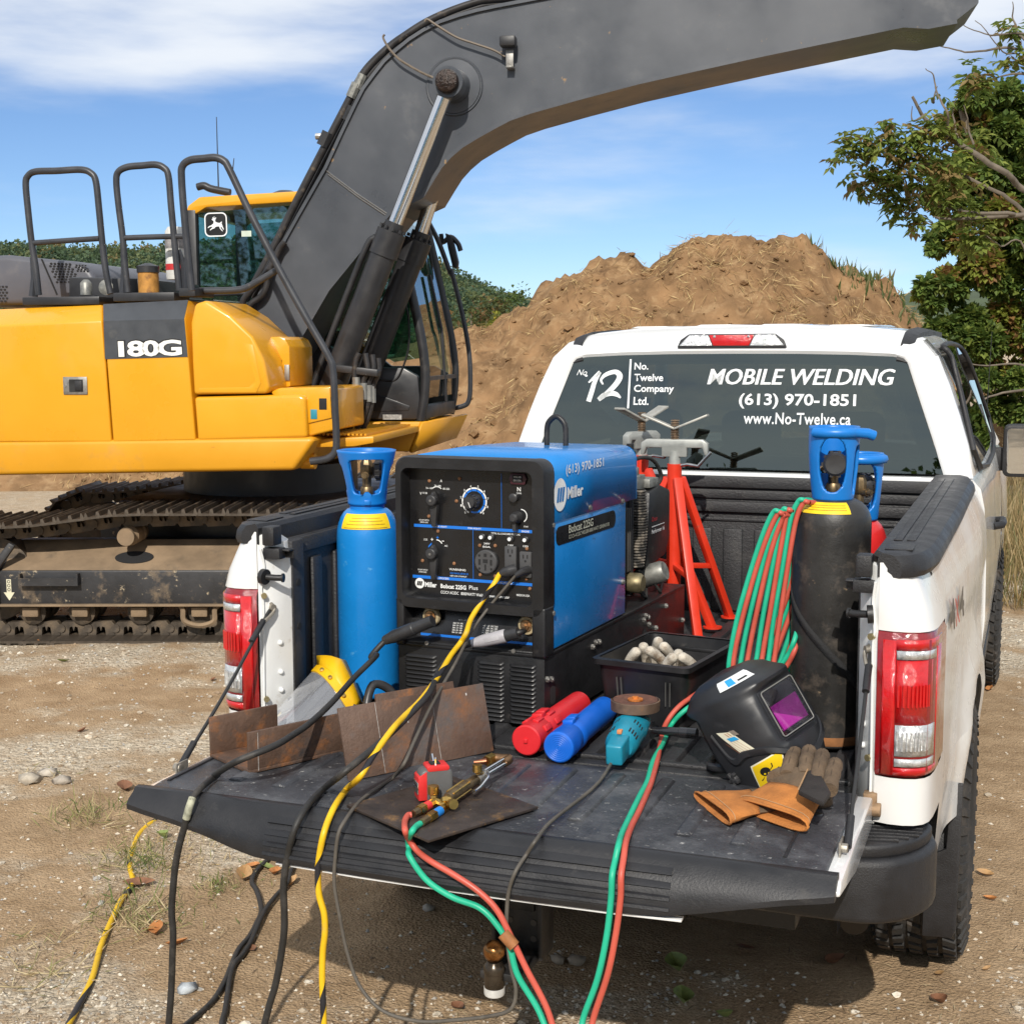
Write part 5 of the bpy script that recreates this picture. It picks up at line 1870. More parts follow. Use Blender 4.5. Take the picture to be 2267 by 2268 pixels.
for (x, z) in (T1, T2):
    m = MB()
    t = Matrix.Translation((x, .035, z)) @ Matrix.Rotation(PI / 2, 4, 'X')
    m.lathe([(.026, 0), (.027, .006), (.024, .012), (.018, .014), (.018, .010), (.001, .010)], 24, t)
    te = obj('terminal', m, M('terminal_cream', (0.42, 0.34, 0.20), 0.6, var=0.3, vs=30), rec, smooth=40)
    m = MB()
    m.lathe([(.016, .012), (.016, .016), (.001, .016)], 20, t)
    m.lathe([(.011, .016), (.011, .026), (.001, .026)], 6, t)
    m.lathe([(.006, .026), (.006, .036), (.001, .036)], 12, t)
    obj('terminal_nut', m, M('copper_nut', (0.38, 0.24, 0.13), 0.45, 0.9, var=0.4, vs=60), te, smooth=30)
for x in (-.13, .13):
    m = MB().cyl((x, -.001, .199), (x, -.006, .199), .006, 10)
    obj('screw', m, DULLST, wd, smooth=30)
# blue hood and side panel
def hood_prof(dz=0, dx=0):
    r = .045
    pts = [(.222 + dx, .540)]
    pts += [(.222 - r + dx + r * math.cos(R(a)), .710 - r + dz + r * math.sin(R(a))) for a in range(0, 91, 15)]
    return pts + [(-p[0], p[1]) for p in reversed(pts)]
m = MB()
m.loft([[(p[0], y, p[1]) for p in hood_prof(dz)] for y, dz in ((.040, 0), (.35, .004), (.69, -.006), (.70, -.010))], closed=False)
hood = obj('hood', m, BLUEM, wd, smooth=40, solid=.004)
m = MB()
secs = []
for (y0, zc, rr2) in ((.692, 0, 0),):
    pr_ = hood_prof(-.008)
    m.add([(p[0], .702, p[1]) for p in pr_], [tuple(range(len(pr_)))])
obj('hood_end', m, BLUEM, hood)
m = MB()
m.span((.213, .034, .200), (.2195, .612, .545))
side = obj('side_panel', m, BLUEM, wd, .003)
m = MB()
m.span((-.2195, .034, .200), (-.213, .612, .545))
obj('side_panel', m, BLUEM, wd, .003)
m = MB()
m.span((-.212, .06, .195), (.212, .61, .69))
obj('inner_case', m, WBLK, wd)
for y, z in ((.045, .535), (.31, .553), (.575, .545), (.045, .30), (.585, .30)):
    m = MB()
    m.cyl((.2195 if z < .54 else .2225, y, z), (.228, y, z), .0065, 6)
    m.cyl((.2195 if z < .54 else .2225, y, z), (.2245, y, z), .009, 12)
    obj('bolt', m, DULLST, side, smooth=30)
# decals on the side
SX = .2245
def stext(s, y0, z0, y1, z1, mat, bold=.01, par=None, x=SX):
    text('lettering', s, mat, par or hood, frame((x, y0, z0), (0, 1, 0), (0, 0, 1)), y1 - y0, z1 - z0, 0, bold)
stext('(613) 970-1851', .132, .655, .413, .687, PRINTW)
m = MB()
m.add([(SX, .092 + .044 * math.cos(R(a)), .611 + .044 * math.sin(R(a))) for a in range(0, 360, 12)], [tuple(range(30))])
obj('logo_disc', m, PRINTW, hood)
for i in range(3):
    y = .066 + i * .017
    m = MB().add([(SX + .001, y, .592), (SX + .001, y + .012, .592), (SX + .001, y + .022, .630), (SX + .001, y + .010, .630)], [(0, 1, 2, 3)])
    obj('logo_stripe', m, BLUEM, hood)
stext('Miller', .142, .594, .256, .626, PRINTW, .03)
m = MB().prism(rrect(.45, .050, .022, 5, .298, .500), .2196, .2206, 'x')
dk = obj('name_plate', m, PANEL, side)
text('lettering', 'Bobcat 225G', M('print_cream', (0.50, 0.50, 0.40), 0.5), side, frame((.2212, .16, .499), (0, 1, 0), (0, 0, 1)), .18, .022, 0, .012)
text('lettering', 'CC/CV-AC/DC WELDER-8000 WATT GENERATOR', M('print_cream', (0.50, 0.50, 0.40)), side, frame((.2212, .16, .484), (0, 1, 0), (0, 0, 1)), .31, .010, 0, .0)
# lifting eye
m = MB()
m.tube(spl([(-.002, .53, .70), (-.002, .53, .755), (.006, .529, .780), (.029, .528, .795), (.052, .527, .780), (.060, .527, .755), (.060, .527, .70)], 5), .0085, 10)
obj('lifting_eye', m, BLKM, wd, smooth=60)
# engine behind the case
eng = MB()
eng.span((-.16, .66, .195), (.10, 1.10, .50))
en = obj('engine_block', eng, BLKM, wd, .015)
for i in range(6):
    m = MB()
    m.span((.118, .70 + i * .016, .30), (.175, .706 + i * .016, .50))
    obj('cooling_fin', m, M('dark_alloy', (0.09, 0.085, 0.08), 0.5, 0.7, var=0.2), en, .001)
m = MB()
m.tube([(.165, .80, .22), (.165, .80, .70)], .012, 10)
obj('breather_pipe', m, BLKM, en, smooth=60)
m = MB()
for i in range(28):
    t = i / 27
    y = .92 + .02 * math.sin(t * 4)
    z = .30 + t * .24
    m.lathe([(.026, -.0042), (.031, -.001), (.031, .002), (.026, .0042)], 16, Matrix.Translation((.15, y - .03 * (1 - t), z)), cap=False)
obj('corrugated_duct', m, M('duct_black', (0.035, 0.033, 0.03), 0.5, dirt=((0.22, 0.19, 0.15), 0.5, 30)), en, smooth=25)
m = MB()
m.prism([(.955, .275), (1.16, .30), (1.20, .36), (1.20, .52), (1.10, .545), (.985, .53)], .05, .168, 'x')
sh = obj('engine_shroud', m, BLKM, en, .012)
text('lettering', 'Onan', M('print_red', (0.35, 0.02, 0.03), 0.5), en, frame((.1695, 1.0, .43), (0, 1, 0), (0, 0, 1)), .055, .016, 0, .01)
text('lettering', 'Performer 16', PRINTW, en, frame((.1695, 1.0, .39), (0, 1, 0), (0, 0, 1)), .13, .014, 0, .01)
m = MB().add([(.1695, 1.0, .412), (.1695, 1.13, .412), (.1695, 1.13, .4145), (.1695, 1.0, .4145)], [(0, 1, 2, 3)])
obj('printed_line', m, PRINTW, en)
m = MB()
m.span((.06, .90, .53), (.14, 1.02, .585))
m.cyl((.10, .98, .585), (.10, .98, .61), .03, 14)
m.box((.13, 1.05, .555), (.06, .09, .03))
obj('carburettor', m, M('grey_alloy', (0.24, 0.24, 0.22), 0.5, 0.6, var=0.3, vs=30), en, .004)
m = MB()
m.tube(spl([(.10, .90, .58), (.12, .96, .635), (.14, 1.08, .63), (.15, 1.15, .57), (.14, 1.12, .53)], 6), .007, 8)
obj('fuel_hose', m, RUBBER, en, smooth=60)
m = MB()
m.lathe([(.001, -.03), (.025, -.03), (.032, -.015), (.032, .02), (.024, .03), (.001, .03)], 18, Matrix.Translation((.185, .79, .262)) @ Matrix.Rotation(PI / 2, 4, 'Y'))
obj('solenoid', m, M('dull_gold', (0.25, 0.21, 0.12), 0.5, 0.7, var=0.3, vs=40), en, smooth=40)
m = MB()
m.lathe([(.001, -.05), (.030, -.05), (.036, -.04), (.036, .04), (.030, .05), (.001, .05)], 20, Matrix.Translation((.175, .985, .258)) @ Matrix.Rotation(R(70), 4, 'Y'))
obj('starter_motor', m, M('grey_alloy', (0.24, 0.24, 0.22)), en, smooth=40)
for i, (a, mt) in enumerate((((.19, .80, .25), RUBBER), ((.185, .84, .24), RUBBER), ((.19, .97, .235), RUBBER), ((.16, 1.02, .25), M('red_cable', (0.5, 0.02, 0.02), 0.5)))):
    m = MB()
    a = Vector(a)
    m.tube(spl([a, a + Vector((.01, .03, -.035)), a + Vector((-.005, .08, -.04)), a + Vector((-.04, .15 + .03 * i, -.02))], 6), .005 if i < 3 else .007, 8)
    obj('engine_wire', m, mt, en, smooth=60)

# ---- twin welding hose coil, hose runs
GREEN = M('hose_green', (0.012, 0.40, 0.235), 0.5, var=0.10, vs=10, dirt=((0.10, 0.28, 0.19), 0.2, 12, 0.3))
REDH = M('hose_red', (0.50, 0.085, 0.055), 0.5, var=0.12, vs=10, dirt=((0.40, 0.14, 0.10), 0.22, 12, 0.3))
hose = thing('twin_gas_hose', 'coiled red and green twin gas hose hanging left of the black cylinder', 'hose', (.50, .30, BZ))
def add_w(name, mb, mat, parent, **k):
    o = obj(name, mb, mat, parent, **k)
    o.matrix_parent_inverse = parent.matrix_world.inverted() if parent.type != 'EMPTY' else (Matrix.Translation(parent.location) @ Matrix.Rotation(parent.rotation_euler.z, 4, 'Z')).inverted()
    return o
STR = [[[(0.526,0.262,1.48),(0.512,0.262,1.477),(0.49,0.262,1.429),(0.461,0.262,1.337),(0.429,0.262,1.216),(0.412,0.262,1.125),(0.408,0.262,1.065)],[(0.534,0.262,1.475),(0.523,0.262,1.473),(0.501,0.262,1.425),(0.473,0.262,1.337),(0.442,0.262,1.217),(0.423,0.262,1.126),(0.419,0.262,1.066)]],[[(0.532,0.27,1.471),(0.525,0.27,1.462),(0.503,0.27,1.408),(0.484,0.27,1.337),(0.457,0.27,1.217),(0.44,0.27,1.126),(0.435,0.27,1.065)],[(0.539,0.27,1.471),(0.532,0.27,1.459),(0.515,0.27,1.409),(0.497,0.27,1.337),(0.473,0.27,1.218),(0.457,0.27,1.127),(0.451,0.27,1.066)]],[[(0.543,0.278,1.483),(0.533,0.278,1.481),(0.524,0.278,1.432),(0.509,0.278,1.337),(0.489,0.278,1.217),(0.477,0.278,1.127),(0.472,0.278,1.066)],[(0.552,0.278,1.482),(0.543,0.278,1.478),(0.536,0.278,1.432),(0.522,0.278,1.338),(0.505,0.278,1.218),(0.491,0.278,1.128),(0.486,0.278,1.067)]],[[(0.582,0.286,1.508),(0.568,0.286,1.502),(0.55,0.286,1.455),(0.533,0.286,1.337),(0.515,0.286,1.218),(0.505,0.286,1.127),(0.502,0.286,1.067)],[(0.592,0.286,1.503),(0.581,0.286,1.5),(0.564,0.286,1.456),(0.546,0.286,1.338),(0.531,0.286,1.219),(0.52,0.286,1.128),(0.516,0.286,1.068)]]]
for g, rd_ in STR:
    for pts, mt, nm in ((g, GREEN, 'green_hose'), (rd_, REDH, 'red_hose')):
        P = [Vector(p) for p in pts]
        # close the loop round the far side of the coil
        a, b = P[0], P[-1]
        P += [b + Vector((.012, .045, -.05)), b + Vector((.03, .11, -.03)), b.lerp(a, .5) + Vector((.06, .13, 0)), a.lerp(b, .2) + Vector((.035, .10, 0)), a + Vector((.018, .045, -.014))]
        add_w(nm, MB().tube(spl(P, 7, True), .0066, 9, closed=True), mt, hose, smooth=60)
tail = [[(0.517,0.3,1.06),(0.53,0.3,1.084),(0.55,0.3,1.116),(0.566,0.3,1.159)],[(0.507,0.3,1.046),(0.527,0.3,1.06),(0.55,0.3,1.092),(0.568,0.3,1.135)]]
for pts, mt, nm in ((tail[0], GREEN, 'green_hose'), (tail[1], REDH, 'red_hose')):
    P = [Vector(p) for p in pts] + [Vector(pts[-1]) + Vector((.0, .09, .05))]
    add_w(nm, MB().tube(spl(P, 6), .0066, 9), mt, hose, smooth=60)
def run(pr, extra=()):
    return [Vector(p) for p in pr] + [Vector(p) for p in extra]
RA = [(0.352,0.379,1.0),(0.323,0.411,0.985),(0.316,0.394,0.985),(0.27,0.31,0.955),(0.244,0.267,0.915),(0.26,0.151,0.897),(0.29,0.006,0.897),(0.318,-0.151,0.897),(0.328,-0.218,0.897),(0.346,-0.358,0.897),(0.357,-0.459,0.897),(0.374,-0.56,0.9),(0.381,-0.6,0.882),(0.384,-0.628,0.856),(0.383,-0.628,0.81),(0.373,-0.628,0.73),(0.357,-0.628,0.648),(0.327,-0.628,0.548)]
GA = [(0.359,0.349,0.99),(0.328,0.386,0.975),(0.327,0.349,0.975),(0.284,0.298,0.945),(0.251,0.286,0.905),(0.266,0.153,0.897),(0.281,0.003,0.897),(0.309,-0.154,0.897),(0.32,-0.255,0.897),(0.336,-0.392,0.897),(0.35,-0.504,0.897),(0.364,-0.577,0.9),(0.364,-0.6,0.876),(0.366,-0.628,0.854),(0.364,-0.628,0.807),(0.355,-0.628,0.727),(0.336,-0.628,0.635),(0.306,-0.628,0.545)]
RB = [(-0.09,-0.574,0.906),(-0.096,-0.58,0.906),(-0.086,-0.616,0.905),(-0.063,-0.663,0.905),(-0.073,-0.625,0.873),(-0.054,-0.625,0.85),(-0.012,-0.65,0.842),(0.039,-0.65,0.82),(0.09,-0.65,0.794),(0.131,-0.65,0.76),(0.162,-0.65,0.707),(0.194,-0.65,0.646),(0.238,-0.65,0.569)]
GB = [(-0.053,-0.611,0.904),(-0.054,-0.629,0.904),(-0.05,-0.659,0.903),(-0.079,-0.615,0.866),(-0.077,-0.615,0.848),(-0.064,-0.64,0.841),(-0.026,-0.64,0.796),(0.03,-0.64,0.768),(0.09,-0.64,0.754),(0.127,-0.64,0.724),(0.154,-0.64,0.684),(0.172,-0.64,0.624),(0.217,-0.64,0.556)]
ex = [(0.329,-0.66,0.499),(0.301,-0.66,0.466),(0.273,-0.66,0.483)]
# both ends meet in one hanging loop below the picture
r_all = RA + ex + RB[::-1]
g_all = GA + [(p[0] - .015, p[1], p[2] + .004) for p in ex] + GB[::-1]
add_w('red_hose', MB().tube(spl(r_all, 8), .0066, 10), REDH, hose, smooth=60)
add_w('green_hose', MB().tube(spl(g_all, 8), .0066, 10), GREEN, hose, smooth=60)
tp = (0.159,-0.655,0.705)
add_w('tape_wrap', MB().tube([Vector(tp) + Vector((-.012, 0, .010)), Vector(tp) + Vector((.012, 0, -.014))], [.0135, .0125], 10), M('old_tape', (0.30, 0.12, 0.04), 0.7, var=0.3, vs=60), hose, smooth=60)

# ---- steel stock on the tailgate
RUST = M('rusty_steel_stock', (0.125, 0.075, 0.052), 0.6, 0.35, var=0.35, vs=9, dirt=((0.34, 0.125, 0.03), 0.40, 16, 0.22), dirt2=((0.05, 0.045, 0.045), 0.40, 11, 0.2), bump=0.3, bs=60)
RUST2 = M('mill_scale_plate', (0.135, 0.085, 0.062), 0.5, 0.35, var=0.3, vs=6, dirt=((0.29, 0.115, 0.04), 0.36, 14, 0.25), dirt2=((0.105, 0.105, 0.108), 0.38, 8, 0.2), bump=0.25, bs=70)
BURNT = M('burnt_plate', (0.055, 0.042, 0.036), 0.5, 0.4, var=0.5, vs=10, dirt=((0.29, 0.16, 0.06), 0.34, 18, 0.2), dirt2=((0.022, 0.019, 0.02), 0.40, 12, 0.2), bump=0.2, bs=60)
CHALK = M('chalk', (0.36, 0.34, 0.32), 0.9, var=0.5, vs=80)
ch = thing('steel_channel', 'rusty steel channel offcut lying open side up on the tailgate', 'steel channel', (-.591, -.397, .888), math.atan2(.881, .472))
# local x along the channel, y across to the far flange
m = MB()
m.span((0, 0, 0), (.44, .19, .009))
obj('web', m, RUST, ch, .0015)
m = MB()
m.span((0, 0, .009), (.44, .009, .100))
nf = obj('flange', m, RUST, ch, .0015)
m = MB()
m.span((0, .181, .009), (.19, .19, .100))
obj('flange', m, RUST, ch, .0015)
m = MB()
m.span((.024, -.0008, .004), (.0252, 0, .096))
obj('chalk_line', m, CHALK, nf)
pl_ = thing('steel_plate', 'rectangular rust brown steel plate leaning upright with chalk lines', 'steel plate', (-.346, -.365, .888), math.atan2(.833, .553))
tilt = Matrix.Rotation(R(-16), 4, 'X')
m = MB().add(*_boxvf(.41, .007, .170), tilt @ Matrix.Translation((.205, .0035, .085)))
pm_ = obj('plate', m, RUST2, pl_, .001)
for x in (.098, .255):
    m = MB().add(*_boxvf(.0009, .0008, .166), tilt @ Matrix.Translation((x, -.0006, .085)))
    obj('chalk_line', m, CHALK, pl_)
for (x, z) in ((.18, .11), (.355, .15)):
    m = MB().add(*_boxvf(.003, .0008, .006), tilt @ Matrix.Translation((x, -.0006, z)))
    obj('chalk_mark', m, CHALK, pl_)
bk = thing('steel_plate', 'second steel plate standing just behind the leaning chalk marked plate', 'steel plate', (-.29, -.245, .888), math.atan2(.833, .553))
m = MB().add(*_boxvf(.22, .008, .182), tilt @ Matrix.Translation((.085, -.012, .091)))
obj('plate', m, RUST, bk, .001)
fp = [(-0.261,-0.54,0.895),(-0.005,-0.678,0.895),(0.134,-0.408,0.895),(-0.13,-0.27,0.895)]
m = MB()
m.prism([(p[0] - fp[1][0], p[1] - fp[1][1]) for p in fp], 0, .006, 'z')
pf = obj('steel_plate', m, BURNT, None, .001, mw=Matrix.Translation((fp[1][0], fp[1][1], .8915)))
tag(pf, 'flat burnt steel plate lying under the brass cutting torch', 'steel plate')

# ---- cutting torch
tz = .905
tor = thing('cutting_torch', 'brass and steel cutting torch lying across the flat plate', 'torch', (-.05, -.40, .90))
def tw(name, mb, mat, par=None, **k):
    return add_w(name, mb, mat, par or tor, **k)
PT_ = {'a':(-0.072,-0.494,0.912),'b':(-0.042,-0.5,0.91),'hb':(-0.046,-0.485,0.918),'he':(-0.042,-0.385,0.918),'c':(-0.038,-0.343,0.918),'d':(-0.031,-0.308,0.922),'e':(-0.012,-0.237,0.93),'f':(-0.006,-0.218,0.934),'g':(-0.044,-0.222,0.934),'h':(-0.051,-0.245,0.932),'i':(-0.078,-0.256,0.93),'v':(-0.032,-0.348,0.95),'l0':(-0.012,-0.336,0.925),'l1':(-0.014,-0.413,0.915),'rf':(-0.087,-0.572,0.908),'gf':(-0.05,-0.61,0.906),'rv':(-0.08,-0.483,0.935),'bm':(-0.03,-0.504,0.915)}
V = {k: Vector(p) for k, p in PT_.items()}
tw('torch_handle', MB().tube([V['hb'], V['hb'].lerp(V['he'], .1), V['he'], V['he'].lerp(V['c'], .4), V['c']], [.012, .0135, .0135, .012, .013], 12), OLDBRASS, smooth=40)
for k in range(5):
    a = R(72 * k)
    d = (V['he'] - V['hb']).normalized()
    u = d.orthogonal().normalized()
    w_ = d.cross(u)
    o_ = (u * math.cos(a) + w_ * math.sin(a)) * .0135
    tw('handle_flute', MB().tube([V['hb'] + o_ + d * .012, V['he'] + o_ - d * .006], .0026, 6), BRASS, smooth=60)
tw('mixer_body', MB().tube([V['c'], V['c'].lerp(V['d'], .5), V['d'], V['d'] + (V['e'] - V['d']) * .12], [.014, .012, .012, .009], 12), DULLST, smooth=40)
d = (V['e'] - V['d']).normalized()
u = d.cross(Vector((0, 0, 1))).normalized()
for o_ in (u * .006, u * -.006, Vector((0, 0, .008))):
    tw('gas_tube', MB().tube([V['d'] + o_, V['e'] + o_], .0042, 8), CHROME, smooth=60)
tw('torch_head', MB().tube(spl([V['e'], V['f'], V['f'].lerp(V['g'], .35), V['g'], V['h']], 5), .0115, 12), M('copper_brown', (0.26, 0.15, 0.08), 0.4, 0.9, var=0.3, vs=40), smooth=50)
tw('tip_nut', MB().tube([V['g'], V['h']], [.0135, .0135], 6), BRASS, smooth=20)
tw('cutting_tip', MB().tube([V['h'], V['i']], [.008, .004], 12), M('copper', (0.55, 0.22, 0.12), 0.35, 1.0, var=0.2, vs=40), smooth=50)
tw('valve_knob', MB().tube([V['d'], V['v'] - Vector((0, 0, .012))], .006, 8).tube([V['v'] - Vector((0, 0, .010)), V['v'] + Vector((0, 0, .006))], .011, 10), BRASS, smooth=25)
tw('cutting_lever', MB().tube(spl([V['d'] + Vector((.006, 0, .006)), V['l0'], V['l0'].lerp(V['l1'], .5) + Vector((0, 0, -.004)), V['l1']], 5), [.004] * 15 + [.0055], 8), CHROME, smooth=60)
tw('torch_body', MB().tube([V['hb'], V['b'].lerp(V['hb'], .5), V['b']], [.013, .017, .013], 10), BRASS, smooth=30)
tw('valve_knob', MB().tube([V['bm'], V['bm'] + Vector((.012, -.012, .004))], .011, 10), BRASS, smooth=25)
tw('valve_stem', MB().tube([V['b'], V['a'], V['rv'] - Vector((0, 0, .01))], [.009, .009, .008], 8), BRASS, smooth=40)
tw('valve_knob', MB().tube([V['rv'] - Vector((0, 0, .010)), V['rv'] + Vector((0, 0, .008))], .0125, 10), BRASS, smooth=25)
for key, tgt, mt in (('rf', V['a'], M('sleeve_red', (0.6, 0.03, 0.03), 0.4)), ('gf', V['b'] - Vector((0, 0, .004)), M('sleeve_blue', (0.01, 0.20, 0.6), 0.4))):
    p = V[key]
    q = tgt
    tw('hose_nut', MB().tube([p, p.lerp(q, .3)], [.008, .009], 8), OLDBRASS, smooth=25)
    tw('hose_fitting', MB().tube([p.lerp(q, .25), p.lerp(q, .50)], .0115, 6), BRASS, smooth=20)
    tw('sleeve', MB().tube([p.lerp(q, .48), p.lerp(q, .74)], .010, 12), mt, smooth=50)
    tw('hose_fitting', MB().tube([p.lerp(q, .72), q], .0095, 8), BRASS, smooth=25)

# ---- tape measure
tmz = thing('tape_measure', 'red and grey tape measure standing on the burnt plate', 'tape measure', (-.098, -.435, .898), R(38))
m = MB().prism(rrect(.075, .072, .016, 4, 0, .036), -.020, .020, 'y')
obj('case', m, M('tape_grey', (0.10, 0.10, 0.10), 0.5, var=0.2), tmz, .006, 3)
m = MB()
m.prism(rrect(.050, .012, .005, 3, .004, .073), -.021, .021, 'y')
m.prism([(-.041, .004), (-.022, .004), (-.022, .068), (-.041, .056)], -.0215, .0215, 'y')
obj('red_shell', m, M('tape_red', (0.62, 0.03, 0.03), 0.4), tmz, .003)
m = MB().prism([(-.0435, .018), (-.040, .018), (-.040, .044), (-.0435, .044)], -.020, .020, 'y')
obj('chrome_plate', m, CHROME, tmz, .001)
for y in (-.012, .012):
    m = MB().bar((.0, y, .078), (-.002, y * 1.5, .096), .003, .006)
    obj('hook_prong', m, CHROME, tmz)
m = MB().box((0, 0, .080), (.022, .020, .004))
obj('slide_lock', m, DARK, tmz)

# ---- rod canisters
def canister(label, P, Q_, mat, ribs, mark):
    P, Q_ = Vector(P), Vector(Q_)
    d = (Q_ - P).normalized()
    L = .385
    t = thing('rod_canister', label, 'canister', (P.x, P.y, .886), 0)
    MT = Matrix.Translation((0, 0, P.z - .886)) @ d.to_track_quat('Z', 'Y').to_matrix().to_4x4()
    r = .038
    c = obj('cap', MB().lathe([(.001, 0), (r - .003, 0), (r, .003), (r, .085), (r - .001, .087)], 32, MT, cap=False), mat, t, smooth=40)
    obj('tube', MB().lathe([(r - .001, .088), (r, .090), (r, .12), (r - .004, .122), (r - .004, L - .003), (r - .007, L), (.001, L)], 32, MT, cap=False), mat, t, smooth=40)
    if ribs:
        for k in range(8):
            a = 2 * PI * k / 8 + .2
            for z0, z1 in ((.045, .085), (.125, .165)):
                m = MB().add(*_boxvf(.007, .016, z1 - z0), MT @ Matrix.Rotation(a, 4, 'Z') @ Matrix.Translation((r + (.001 if z0 < .1 else -.002), 0, (z0 + z1) / 2)))
                obj('grip_rib', m, mat, c, .002)
        m = MB().add(*_boxvf(.010, .012, .006), MT @ Matrix.Translation((0, 0, -.002)))
        obj('centre_nub', m, mat, c, .002)
    else:
        for k in range(56):
            a = 2 * PI * k / 56
            m = MB().add(*_boxvf(.0016, .0016, .05), MT @ Matrix.Rotation(a, 4, 'Z') @ Matrix.Translation((r, 0, .034)))
            if k == 0:
                src = obj('grip_rib', m, mat, c)
            else:
                o = src.copy()
                C.objects.link(o)
                o.parent = c
                o.matrix_basis = MT @ Matrix.Rotation(a, 4, 'Z') @ MT.inverted()
        for k in range(6):
            m = MB().lathe([(.006 + .005 * k, -.0004), (.0072 + .005 * k, -.0010), (.0084 + .005 * k, -.0004)], 28, MT, cap=False)
            obj('face_ring', m, mat, c)
    # the flip latch on top
    up = MT.to_3x3().inverted() @ Vector((-.1, 0, 1))
    a = math.atan2(up.y, up.x)
    q = MT @ Matrix.Rotation(a, 4, 'Z')
    m = MB()
    m.add(*_boxvf(.012, .028, .030), q @ Matrix.Translation((r + .002, 0, .098)))
    m.add(*_boxvf(.006, .024, .040), q @ Matrix.Translation((r + .007, 0, .125)))
    obj('latch', m, mat, c, .003)
    if mark:
        m = MB()
        q = MT @ Matrix.Rotation(a - R(62), 4, 'Z')
        m.add([(r - .0035, -.012, .19), (r - .0035, .012, .19), (r - .0035, .012, .235), (r - .0035, -.012, .235)], [(0, 1, 2, 3)], q)
        text('lettering', 'arc', M('print_black', (0.01, 0.012, 0.03), 0.5), t, q @ Matrix.Translation((r - .0028, .006, .17)) @ Matrix.Rotation(PI / 2, 4, 'Y') @ Matrix.Rotation(PI, 4, 'X'), .05, .016, 0, .03)
canister('bright red plastic rod canister with ribbed cap lying beside the welder', *[(-0.032,-0.032,0.925),(-0.016,0.427,0.925)], M('canister_red', (0.60, 0.018, 0.024), 0.42, var=0.06, vs=14), True, False)
canister('bright blue plastic rod canister lying between the red one and the grinder', *[(0.062,-0.062,0.925),(0.062,0.381,0.925)], M('canister_blue', (0.004, 0.115, 0.56), 0.42, var=0.06, vs=14), False, True)

# ---- angle grinder
TEAL = M('grinder_teal', (0.010, 0.215, 0.32), 0.4, var=0.10, vs=20, dirt=((0.05, 0.09, 0.10), 0.25, 25, 0.3))
gp = (0.206,-0.066,0.925)
gq = (0.191,0.154,0.945)
gd = (0.197,0.141,1.0)
gr_ = thing('angle_grinder', 'teal angle grinder resting disc up beside the blue canister, its cord looping down', 'grinder', (gp[0], gp[1], .886))
P, Q_ = Vector(gp), Vector(gq)
d = (Q_ - P).normalized()
L = (Q_ - P).length
MG = Matrix.Translation(P) @ d.to_track_quat('Z', 'Y').to_matrix().to_4x4()
def gw(name, mb, mat, par=None, **k):
    return add_w(name, mb, mat, par or gr_, **k)
m = MB()
m.lathe([(.001, .05), (.031, .05), (.038, .06), (.041, .10), (.040, .15), (.043, .16), (.043, L), (.030, L + .012), (.001, L + .012)], 28, MG, cap=False)
body = gw('motor_body', m, TEAL, smooth=40)
m = MB()
m.add([(-.020, -.024, -.015), (.020, -.024, -.015), (.020, .026, -.015), (-.020, .026, -.015), (-.024, -.026, .06), (.024, -.026, .06), (.024, .030, .06), (-.024, .030, .06)],
      [(0, 3, 2, 1), (4, 5, 6, 7), (0, 1, 5, 4), (1, 2, 6, 5), (2, 3, 7, 6), (3, 0, 4, 7)], MG)
gw('rear_handle', m, TEAL, bevel=.006, seg=3)
for k in range(8):
    for sg in (-1, 1):
        a = R(90 + sg * (30 + 12 * (k % 4)))
        m = MB().add(*_boxvf(.002, .0035, .022), MG @ Matrix.Rotation(a, 4, 'Z') @ Matrix.Translation((.0395, 0, .078 if k < 4 else .135)))
        o = gw('vent_slot', m, DARK)
m = MB().box(MG @ Vector((0, .036, .055)), (.012, .016, .010))
gw('switch', m, M('switch_orange', (0.6, 0.22, 0.08), 0.5), bevel=.002)
m = MB().add(*_boxvf(.030, .001, .032), MG @ Matrix.Rotation(R(-25), 4, 'Z') @ Matrix.Translation((0, .0432, .175)))
gw('rating_plate', m, PANEL)
G = Vector(gd)
MH = Matrix.Translation((G.x, G.y, 0)) @ Matrix.Rotation(R(6), 4, 'X') @ Matrix.Rotation(R(-3), 4, 'Y')
m = MB()
m.lathe([(.001, .915), (.026, .915), (.031, .925), (.031, .955), (.024, .972), (.018, .985), (.001, .985)], 24, Matrix.Translation((G.x, G.y - .005, 0)), cap=False)
gw('gear_head', m, DULLST, smooth=40)
RUSTD = M('grinder_guard_rust', (0.13, 0.085, 0.06), 0.7, 0.4, var=0.4, vs=30, dirt=((0.25, 0.13, 0.06), 0.3, 40))
m = MB()
n = 36
for i in range(n + 1):
    a = R(-170 + 215 * i / n)
    c_, s_ = math.cos(a), math.sin(a)
    m.v += [(G.x + .030 * c_, G.y + .030 * s_, .982), (G.x + .061 * c_, G.y + .061 * s_, .982), (G.x + .062 * c_, G.y + .062 * s_, 1.006), (G.x + .059 * c_, G.y + .059 * s_, 1.008)]
m.f = [(4 * i + k, 4 * i + k + 1, 4 * i + k + 5, 4 * i + k + 4) for i in range(n) for k in range(3)]
gw('disc_guard', m, RUSTD, smooth=40, solid=.002)
m = MB()
m.lathe([(.001, 1.0), (.022, 1.0), (.030, 1.004), (.056, 1.004), (.056, 1.0075), (.030, 1.0075), (.021, 1.0035), (.001, 1.0035)], 40, Matrix.Translation((G.x, G.y, 0)), cap=False)
disc = gw('grinding_disc', m, M('disc_brown', (0.13, 0.055, 0.035), 0.9, var=0.3, vs=60, bump=0.5, bs=300), smooth=40)
m = MB()
m.lathe([(.019, 1.005), (.019, 1.009), (.008, 1.009), (.008, 1.014), (.001, 1.014)], 20, Matrix.Translation((G.x, G.y, 0)), cap=False)
